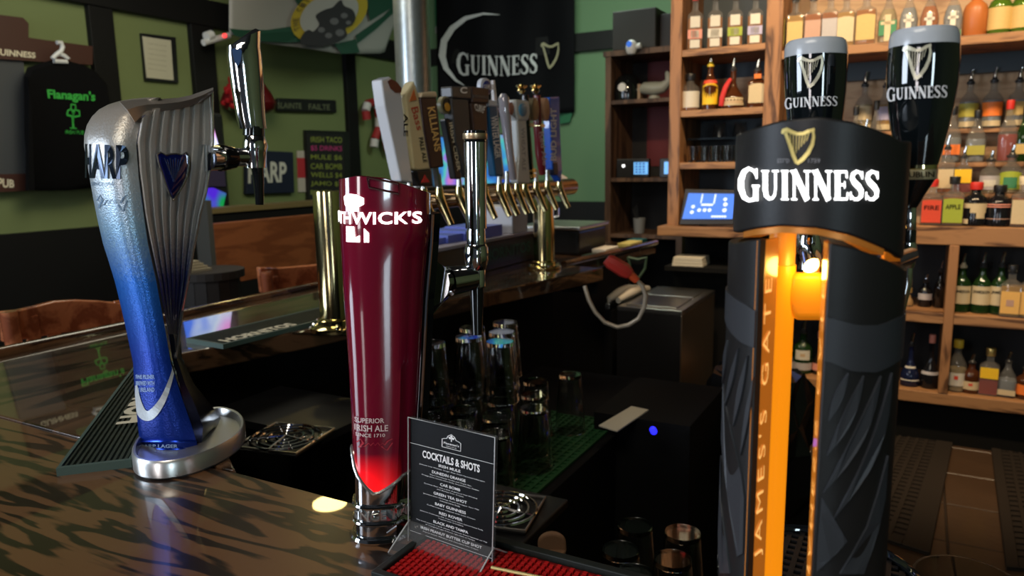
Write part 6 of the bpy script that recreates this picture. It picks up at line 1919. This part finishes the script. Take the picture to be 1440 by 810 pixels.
# barrel with papers
brl = thing('wooden_barrel', 'dark wooden barrel table beyond the bar', 'barrel', (-2.45, 2.3, 0))
bp_ = Frame(295, 3.15).at(295, 400); bR = 38 / F * 3.15; bz = float(Frame(295, 3.15).at(295, 392, -.05)[2])
for i in range(16):
    a0, a1_ = 2 * PI * i / 16 + .01, 2 * PI * (i + 1) / 16 - .01
    rg = []
    for v in np.linspace(0, 1, 7):
        R_ = bR * (1.0 + .14 * math.sin(PI * v))
        rg.append([(bp_[0] + (R_ - e) * math.cos(a), bp_[1] + (R_ - e) * math.sin(a), v * bz) for a, e in ((a0, 0), (a1_, 0), (a1_, .02), (a0, .02))])
    MB().loft(rg).build('stave', mat('dark_oak', (.012, .008, .005), .7, var=.3), brl)
for v in (.12, .35, .65, .9):
    R_ = bR * (1.0 + .14 * math.sin(PI * v)) + .002
    MB().tube([(bp_[0] + R_ * math.cos(t * PI / 16), bp_[1] + R_ * math.sin(t * PI / 16), v * bz) for t in range(33)], .006, 6, cap=False).build('hoop', mat('dark_iron', (.04, .04, .04), .4, .8), brl)
MB().lathe([(0, 0), (bR + .02, 0), (bR + .02, .03), (0, .03)], (bp_[0], bp_[1], bz), 28).build('top', mat('dark_oak'), brl)
mg = MB()
for i in range(4):
    mg.box((bp_[0] - .10 + i * .004, bp_[1] - .10, bz + .0305 + i * .010), (bp_[0] + .02 - i * .01, bp_[1] + .0 - i * .01, bz + .040 + i * .010))
tag(mg.build('newspaper_stack', mat('newsprint', (.30, .26, .18), .7)), 'small stack of papers on the barrel', 'papers')

# chairs at the bar
CHW = wood('cherry_chair_wood', (.24, .065, .026), (.50, .17, .07), scale=(5, 5, 5), rough=.22, coat=.8)
def chair(pts, X, label, slats, depth_dir=-1):
    """top rail outline in px at plane X; back of the chair faces the bar's far side"""
    root = thing('bar_chair', label, 'chair', onX(*pts['base'], X) * np.array([1, 1, 0]), 'wooden bar chairs')
    top, bot = pts['top'], pts['bot']
    rg = []
    n = len(top)
    for i in range(n):
        s_ = i / (n - 1)
        bow = -.045 * math.sin(PI * s_)
        a = onX(*top[i], X); b = onX(*bot[i], X)
        rg.append([a + np.array([bow, 0, 0]), a + np.array([bow - .022, 0, 0]), b + np.array([bow - .022, 0, 0]), b + np.array([bow, 0, 0])])
    MB().loft(rg).build('top_rail', CHW, root, smooth=True, bevel=.005)
    zt = onX(*bot[0], X)[2]
    ya, yb = onX(*pts['l'], X)[1], onX(*pts['r'], X)[1]
    zt = onX(*pts['l'], X)[2]
    for y_ in (ya, yb):
        MB().tube([(X + .012, y_, zt), (X + .03, y_, .80), (X + .05, y_, FZ * 0 + .0)], [.021, .020, .017], 10).build('rear_leg', CHW, root, smooth=True)
    for s_ in slats:
        y_ = ya + (yb - ya) * s_
        bow = -.045 * math.sin(PI * s_)
        MB().box((X + bow - .016, y_ - .018, .76), (X + bow - .004, y_ + .018, zt - .03)).build('slat', CHW, root, bevel=.003)
    # seat and front legs towards the bar
    MB().box((X + .0, min(ya, yb) - .01, .70), (X + .36, max(ya, yb) + .01, .735)).build('seat', CHW, root, bevel=.012, seg=3)
    MB().box((X - .055, ya + .02, .735), (X - .005 + .02, yb - .02, .765)).build('lower_rail', CHW, root)
    for y_ in (ya + .02, yb - .02):
        MB().tube([(X + .33, y_, .70), (X + .35, y_, 0)], [.019, .015], 10).build('front_leg', CHW, root, smooth=True)
    return root
CXP = -2.12
chair({'base': (80, 470), 'l': (8, 438), 'r': (205, 438), 'top': [(4, 438), (30, 437), (60, 432), (90, 425), (120, 423), (150, 424), (180, 427), (208, 432)], 'bot': [(6, 482), (30, 480), (60, 477), (90, 472), (120, 468), (150, 464), (180, 460), (208, 456)]}, CXP, 'reddish wooden bar chair left of the blue tower', (.2, .36, .52, .68, .84))
chair({'base': (410, 400), 'l': (370, 382), 'r': (480, 378), 'top': [(366, 376), (385, 376), (405, 377), (430, 375), (455, 372), (484, 371)], 'bot': [(370, 412), (385, 412), (405, 411), (430, 408), (455, 403), (484, 400)]}, -2.05, 'reddish wooden bar chair beside the left brass post', (.2, .4, .6, .8))

# ==================================================================== FLAGS
def cloth(pts_fn, nu, nv, m, nm, parent, th=.003):
    mb = MB()
    g = [[pts_fn(i / nu, j / nv) for j in range(nv + 1)] for i in range(nu + 1)]
    vs = [p for r in g for p in r]
    fs = [(i * (nv + 1) + j, (i + 1) * (nv + 1) + j, (i + 1) * (nv + 1) + j + 1, i * (nv + 1) + j + 1) for i in range(nu) for j in range(nv)]
    mb.add(vs, fs)
    o = mb.build(nm, m, parent, smooth=True)
    md = o.modifiers.new('solid', 'SOLIDIFY'); md.thickness = th
    return o
# black beer flag on the back wall
YF = BY - .07
bf = thing('black_banner', 'black beer banner with white crescent and lettering on back wall', 'banner', onY(710, 80, BY))
def bfn(u, v, o=0.0):
    xl = 613 + 3 * v; xr = 808
    x = xl + (xr - xl) * u
    yb_ = interp([0, .2, .5, .8, 1], [150, 160, 166, 160, 158], u)
    y = -25 + (yb_ + 25) * v
    ww = .012 * math.sin(u * 21 + v * 2) + .02 * math.sin(u * 9 - v * 4)
    p = onY(x, y, YF - ww - o)
    return p
cloth(bfn, 60, 20, mat('black_flag_cloth', (.003, .003, .004), .8, spec=.15), 'cloth', bf)
fx = lambda x0, x1, y0, y1, sl=0.0, o=.03: (lambda u, v: bfn((x0 + (x1 - x0) * u - 614) / 194, (y1 - (y1 - y0) * v + sl * ((x0 + (x1 - x0) * u) - x0) + 25) / 187, o))
FW = mat('flag_grey_white', (.5, .5, .5), .6)
decal(serif_word('GUINNESS', 1.2), fx(641, 756, 79, 106, -.03)).build('white_lettering', FW, bf)
cresp = [(703, 20, .5), (680, 19, 3), (655, 26, 6), (636, 42, 8), (624, 62, 9), (621, 85, 10), (626, 102, 8), (640, 117, 4), (652, 122, 1)]
qs = strokes([[(x, -y, w_) for x, y, w_ in cresp]])
m_ = MB(); decal([[((p[0] - 614) / 194, (-p[1] + 25) / 187) for p in q_] for q_ in qs], lambda u, v: bfn(u, v, .03), m_); m_.build('crescent', FW, bf)
decal(strokes(HARP), fx(761, 786, 62, 98)).build('harp_emblem', mat('flag_gold', (.35, .32, .2), .5), bf)
# green-white flag corners peeking behind the banner
gf = thing('irish_county_flag', 'green and white flag peeking out behind the black banner', 'flag', onY(800, 150, BY))
GRF = mat('green_flag_cloth', (.015, .12, .05), .6); WHF = mat('white_flag_cloth', (.26, .26, .25), .7)
Yg = BY - .035
MB().plate([onY(x, y, Yg) for x, y in ((770, 150), (808, 105), (808, 148), (801, 172), (788, 174))], (0, .004, 0)).build('green_field', GRF, gf)
MB().plate([onY(x, y, Yg - .002) for x, y in ((778, 148), (807, 104), (808, 118), (800, 136), (785, 156))], (0, .001, 0)).build('white_band', WHF, gf)
MB().plate([onY(x, y, Yg - .004) for x, y in ((792, 146), (799, 140), (803, 148), (798, 156), (793, 158))], (0, .001, 0)).build('emblem', WHF, gf)
MB().plate([onY(x, y, Yg) for x, y in ((610, -30), (650, -30), (646, 4), (612, 45))], (0, .004, 0)).build('green_field', GRF, gf)
MB().plate([onY(x, y, Yg - .002) for x, y in ((630, 22), (645, 4), (649, 6), (612, 48), (612, 38))], (0, .001, 0)).build('white_band', WHF, gf)
# city flag sagging under the ceiling in front of the left wall
XF = WX + .42
cf = thing('city_flag', 'green and white flag with round yellow city seal draped overhead', 'flag', onX(470, 30, XF))
def cfn(u, v, o=0.0):
    x = 322 + (565 - 322) * u
    yb_ = interp([322, 345, 380, 430, 480, 540, 552, 565], [47, 56, 62, 68, 76, 75, 40, 22], x)
    yt_ = -60
    y = yt_ + (yb_ - yt_) * v
    return onX(x, y, XF + .012 * math.sin(u * 8 + v * 2) + o)
cloth(cfn, 40, 16, WHF, 'cloth', cf)
def cxy(x, y, o=.012):
    u = (x - 322) / 243.0
    return onX(x, y, XF + .012 * math.sin(u * 8 + (y + 60) / 125.0 * 2) + o)
def patch_poly(polys, m, nm, o=.024):
    mb = MB()
    for P_ in polys:
        mb.add([cxy(x, y, o) for x, y in P_], [tuple(range(len(P_)))])
    mb.build(nm, m, cf)
DGR = mat('dark_green_flag', (.008, .05, .03), .6)
patch_poly([[(322, 40), (345, 42), (375, 42), (410, 37), (440, 42), (440, 58), (400, 60), (360, 58), (330, 50)], [(405, -20), (440, -20), (432, 14), (425, 16), (415, 0)], [(500, 50), (540, 22), (562, 0), (562, 10), (530, 40), (502, 62)], [(420, 14), (440, -20), (450, 10), (430, 40)], [(470, 62), (500, 55), (506, 74), (480, 76)], [(515, 0), (562, -20), (562, 4), (520, 30)]], DGR, 'green_cross')
def seal(k, m, nm, o):
    mb = MB()
    mb.add([cxy(463 + 57 * k * math.cos(t) * math.cos(-.42) - 37 * k * math.sin(t) * math.sin(-.42), 20 + 57 * k * math.cos(t) * math.sin(-.42) + 37 * k * math.sin(t) * math.cos(-.42), o) for t in [2 * PI * i / 36 for i in range(36)]], [tuple(range(36))])
    mb.build(nm, m, cf)
seal(1, mat('seal_yellow', (.36, .27, .02), .6), 'seal_rim', .034); seal(.76, mat('seal_white', (.3, .3, .29), .6), 'seal_field', .042)
mt = MB()
def arc_letters(s_, t0, t1, mb):
    for i, ch in enumerate(s_):
        if ch == ' ': continue
        t = math.radians(t0 + (t1 - t0) * i / (len(s_) - 1))
        v, f, a = text2d(ch, .02)
        def fn(u, w_):
            rr = .80 + .15 * w_; tt = t + (u - .5) * .13
            x = 57 * rr * math.cos(tt); y = 38 * rr * math.sin(tt)
            c_, s2 = math.cos(-.42), math.sin(-.42)
            return cxy(463 + x * c_ - y * s2, 20 + x * s2 + y * c_, .048)
        mb.add([fn(*p) for p in v], f)
arc_letters('THE CITY OF', 180, 290, mt)
mt.build('seal_letters', mat('seal_brown', (.10, .07, .02), .6), cf)
rr1 = random.Random(5)
mb = MB()
SHP = [[(430, 62), (432, 48), (440, 42), (447, 44), (455, 34), (450, 22), (462, 14), (474, 10), (480, 4), (486, 0), (490, 8), (502, 14), (506, 26), (500, 36), (492, 40), (494, 50), (484, 58), (465, 64)], ]
for P_ in SHP:
    P_ = [tuple(q) for q in smooth_path(P_, 4, True)]
    mb.add([cxy(x - 6, y, .05) for x, y in P_], [tuple(range(len(P_)))])
mb.build('seal_picture', mat('seal_charcoal', (.016, .016, .02), .7), cf)
mb = MB()
for cx_, cy_, r_ in ((452, 42, 4), (470, 30, 5), (484, 22, 4), (462, 50, 4), (478, 46, 5), (490, 32, 3)):
    mb.add([cxy(cx_ + r_ * 1.3 * math.cos(t), cy_ + r_ * math.sin(t), .056) for t in [2 * PI * i / 10 for i in range(10)]], [tuple(range(10))])
mb.build('seal_highlights', mat('seal_grey', (.10, .10, .11), .7), cf)['kind'] = 'stuff'

# ==================================================================== BACK CABINET
CY = 4.2
cab = thing('open_cabinet', 'narrow dark open cabinet with red back beyond the shelves', 'cabinet', (-1.4, CY, FZ))
def cX(x, y=150): return float(onY(x, y, CY)[0])
def cZ(x, y): return float(onY(x, y, CY)[2])
X0, X1 = cX(851), cX(862); X2 = -1.22
CW = wood('cabinet_wood', (.05, .025, .014), (.13, .07, .04), scale=(8, 8, 1.2), rough=.6)
zt_ = cZ(900, 76)
MB().box((X0, CY, 0), (X0 + .035, CY + .38, zt_)).build('side_panel', CW, cab)
MB().box((X2, CY, 0), (X2 + .035, CY + .38, zt_)).build('side_panel', CW, cab)
MB().box((X0 - .01, CY - .01, zt_), (X2 + .05, CY + .38, zt_ + .03)).build('top_board', CW, cab)
MB().box((X0, CY + .38, 0), (X2 + .035, CY + .40, zt_)).build('back_panel', mat('black_back_board'), cab)
MB().box((cX(893) - .05, CY + .37, cZ(900, 210) - .1), (X2, CY + .379, zt_)).build('red_back', mat('dark_red_board', (.14, .015, .02), .6), cab)
shz = [cZ(900, 139), cZ(900, 250), cZ(900, 330)]
for z in shz:
    MB().box((X0 + .035, CY + .005, z - .022), (X2, CY + .37, z)).build('shelf_board', CW, cab)
MB().box((X0 + .035, CY + .36, 0), (X2, CY + .37, shz[2])).build('lower_back', BLACKMT, cab)
# things on it
sw = thing('black_speaker_box', 'large black box loudspeaker on top of the open cabinet', 'speaker', (cX(892), CY + .1, zt_ + .03))
sx0, sx1 = cX(861, 50), cX(922, 50)
MB().box((sx0, CY + .0, zt_ + .03), (sx1, CY + .32, cZ(892, 13))).build('box', mat('charcoal_box', (.02, .02, .02), .6), sw, bevel=.006)
MB().box((sx1 + .002, CY + .06, zt_ + .03), (X2 + .05, CY + .32, cZ(925, 17))).build('side_box', mat('charcoal_box2', (.028, .028, .03), .6), sw, bevel=.006)
wc = thing('web_camera', 'small round white and blue camera below the loudspeaker', 'camera', onY(888, 68, CY - .03))
p = onY(888, 66, CY - .05)
MB().lathe([(0, -.045), (.022, -.038), (.030, -.02), (.032, 0), (.028, .024), (.014, .036), (0, .04)], tuple(p), 18).build('shell', mat('white_plastic'), wc, smooth=True)
MB().tube([p + np.array([-.004, -.028, .012]), p + np.array([-.006, -.036, .012])], [.018, .014], 14).build('lens', mat('blue_lens', (.02, .08, .5), .1, emit=(.1, .3, 1), estr=.5), wc, smooth=True)
MB().tube([p + np.array([.02, 0, -.004]), p + np.array([.055, 0, .004])], [.012, .016], 10).build('ear', mat('white_plastic'), wc, smooth=True)
ht = thing('black_helmet', 'black domed helmet with white badge on the cabinet shelf', 'helmet', onY(882, 138, CY + .1))
p = onY(882, 138, CY + .12); p[2] = shz[0]
MB().lathe([(.0, 0), (.085, 0), (.092, .05), (.084, .10), (.06, .14), (.03, .155), (0, .158)], tuple(p), 24).build('dome', BLACKGL, ht, smooth=True)
MB().tube([p + np.array([-.0, -.088, .075]), p + np.array([-.0, -.094, .075])], [.026, .024], 16).build('badge', mat('helmet_badge_white', (.7, .7, .68), .4), ht)  # plain off-white badge disc
MB().box((p[0] - .10, p[1] - .06, p[2]), (p[0] - .085, p[1] + .04, p[2] + .09)).build('strap', mat('tan_strap', (.3, .2, .12), .5), ht)
MB().box((p[0] + .085, p[1] - .06, p[2]), (p[0] + .10, p[1] + .04, p[2] + .09)).build('strap', mat('tan_strap'), ht)
bt2_ = thing('ceramic_bird', 'pale ceramic bird ornament beside the black helmet', 'ornament', onY(922, 136, CY + .1))
p = onY(920, 136, CY + .08); p[2] = shz[0] + .035
mb = MB().tube([p + np.array([-.10, 0, .02]), p + np.array([-.06, 0, .03]), p + np.array([0, 0, .025]), p + np.array([.05, 0, .03]), p + np.array([.085, 0, .06]), p + np.array([.08, 0, .10]), p + np.array([.07, 0, .115])], [.012, .035, .04, .034, .022, .018, .008], 14)
mb.build('body', mat('pale_ceramic', (.28, .29, .25), .35), bt2_, smooth=True)
MB().lathe([(0, 0), (.035, 0), (.03, .02), (0, .02)], (p[0], p[1], shz[0]), 14).build('foot', mat('pale_ceramic'), bt2_)
def keypad(px, w_, label, full):
    p = onY(px, 250, CY + .03)
    root = thing('card_terminal', label, 'terminal', (p[0], CY + .03, shz[1]), 'card terminals in the cabinet')
    MB().box((p[0] - w_ / 2, CY + .02, shz[1]), (p[0] + w_ / 2, CY + .06, shz[1] + .11)).build('casing', BLACKPL, root, bevel=.005)
    kx = p[0] + (.02 if full else 0)
    MB().box((kx - .01, CY + .016, shz[1] + .02), (kx + .075 if full else kx + .03, CY + .0195, shz[1] + .09)).build('display', mat('keypad_blue', (.1, .3, .6), .3, emit=(.18, .5, 1), estr=.9), root)
    if full:
        for i in range(4):
            for j in range(3):
                MB().box((kx + .0 + j * .022, CY + .0135, shz[1] + .028 + i * .016), (kx + .014 + j * .022, CY + .0155, shz[1] + .037 + i * .016)).build('key', mat('key_navy', (.05, .15, .4), .4), root)
        MB().lathe([(0, -.009), (.008, -.006), (.008, .006), (0, .009)], (p[0] - .055, CY + .018, shz[1] + .07), 10).build('lamp', mat('white_led', (.8, .8, .8), .3, emit=(1, 1, 1), estr=2), root)
keypad(890, .20, 'dark card terminal with lit blue keypad in the cabinet', True)
keypad(937, .08, 'second dark terminal half hidden by the shelf post', False)
cu = thing('straw_cup', 'pale cup of straws in the dark cabinet', 'cup', onY(897, 325, CY + .1))
p = onY(899, 328, CY + .1); p[2] = shz[2]
MB().lathe([(0, 0), (.03, 0), (.038, .09), (.034, .09), (0, .01)], tuple(p), 16).build('cup', mat('grey_cup', (.22, .23, .23), .5), cu, smooth=True)
for i in range(3):
    MB().tube([p + np.array([.0, 0, .03]), p + np.array([-.02 - .012 * i, 0, .17 - i * .012])], .003, 6).build('straw', BLACKPL, cu)
tag(MB().box((cX(905), CY - .25, .93), (cX(924), CY - .15, 1.0)).build('teal_box', mat('teal_box', (.02, .16, .18), .5)), 'small teal box at the foot of the cabinet', 'box')
tbx = bpy.data.objects['teal_box']
sb = thing('side_stand', 'black work stand with shelf under the touch screen ledge', 'stand', (-.95, 3.5, FZ))
MB().box((-1.05, 3.78, FZ), (-.60, 3.85, 1.08)).build('body', BLACKMT, sb)
zps = float(onY(965, 374, 3.4)[2])
px0, px1 = float(onY(938, 372, 3.4)[0]), float(onY(1030, 372, 3.4)[0])
MB().box((px0, 3.36, zps - .02), (px1 + .1, 3.74, zps)).build('shelf_board', BLACKMT, sb)
MB().box((px0 + .02, 3.45, FZ), (px1 + .1, 3.74, zps - .02)).build('lower_box', BLACKMT, sb)
MB().box((px0, 3.74, zps - .02), (px1 + .1, 3.76, ZLD - .05)).build('back_panel', BLACKMT, sb)
pa, pb_ = float(onY(946, 370, 3.4)[0]), float(onY(989, 370, 3.4)[0])
for i in range(3):
    MB().box((pa, 3.39, zps + i * .014), (pb_, 3.52, zps + .012 + i * .014))
ps = thing('paper_stack', 'stack of cream paper pads on the black shelf', 'papers', (pa, 3.39, zps))
for i in range(3):
    MB().box((pa + .003 * i, 3.39, zps + i * .014), (pb_ - .002 * i, 3.52, zps + .0125 + i * .014)).build('pad', PAPER, ps)
# touch screen till
FT = SY - .02
till = thing('touch_screen_till', 'tilted touch screen till with blue display on the shelf ledge', 'till', (float(onY(995, 316, FT)[0]), FT, ZLD))
q_ = [onY(x, y, FT) for x, y in ((961, 266), (1036, 268), (1033, 316), (955, 316))]
q_[0][1] += .03; q_[1][1] += .03
dz_ = ZLD + .001 - q_[3][2]
MB().plate([p + np.array([0, 0, max(0, 0)]) for p in q_], (0, .02, .0)).build('casing', mat('brown_black_casing', (.03, .025, .02), .35), till, bevel=.003)
d_ = [onY(x, y, FT - .003) for x, y in ((966, 272), (1033, 273), (1030, 308), (959, 308))]
d_[0][1] += .028; d_[1][1] += .028; d_[2][1] += .002; d_[3][1] += .002
DM = quadmap(*d_, off=(0, -.001, 0))
MB().plate(d_, (0, .002, 0)).build('display', mat('till_blue', (.04, .12, .5), .3, emit=(.10, .27, .95), estr=.75), till)
mt = MB()
cir = lambda cx_, cy_, r_: [(cx_ + r_ * .55 * math.cos(t * PI / 6), cy_ + r_ * math.sin(t * PI / 6)) for t in range(12)]
DM2 = quadmap(*d_, off=(0, -.003, .0))
decal([cir(.17, .48, .07), cir(.17, .27, .07), cir(.31, .35, .07), cir(.42, .35, .07), cir(.52, .35, .07), cir(.82, .35, .08), cir(.82, .58, .08), cir(.80, .78, .07),
       [(.30, .98), (.325, .98), (.325, .62), (.30, .62)], [(.57, .98), (.60, .98), (.60, .6), (.57, .6)], [(.33, .52), (.57, .52), (.57, .6), (.33, .6)]] + [cir(.60 + i * .05, .10, .045) for i in range(6)], DM2, mt)
mt.build('screen_icons', mat('icon_white', (.7, .8, 1), .4, emit=(.6, .75, 1), estr=.8), till)
MB().box((till.location.x - .05, FT + .04, ZLD), (till.location.x + .05, FT + .12, ZLD + .01)).build('foot', BLACKPL, till)
MB().tube([(till.location.x, FT + .08, ZLD + .008), (till.location.x, FT + .03, ZLD + .07)], .012, 8).build('neck', BLACKPL, till)

# warm pendant over the near bar, just outside the frame: its bulb is the yellow glint on the bar
g = onz(464, 712, BT); dr = ray(464, 712); dr = dr / np.linalg.norm(dr)
hh_ = 1.35
lp = g + np.array([dr[0], dr[1], -dr[2]]) * (hh_ / abs(dr[2]))
pend = thing('pendant_lamp', 'warm pendant lamp hung from the ceiling over the bar', 'lamp', tuple(lp))
MB().lathe([(0, -.035), (.06, -.032), (.085, -.022), (.085, -.012), (0, -.012)], tuple(lp), 24).build('bulb', mat('warm_bulb', (1, .8, .5), .5, emit=(1, .74, .24), estr=30), pend, smooth=True)
MB().lathe([(.10, -.01), (.13, .0), (.05, .12), (.02, .14), (.02, .16), (0, .16)], tuple(lp), 24).build('shade', BLACKMT, pend)
MB().tube([lp + np.array([0, 0, .15]), np.array([lp[0], lp[1], 3.0])], .004, 6).build('cord', BLACKMT, pend)
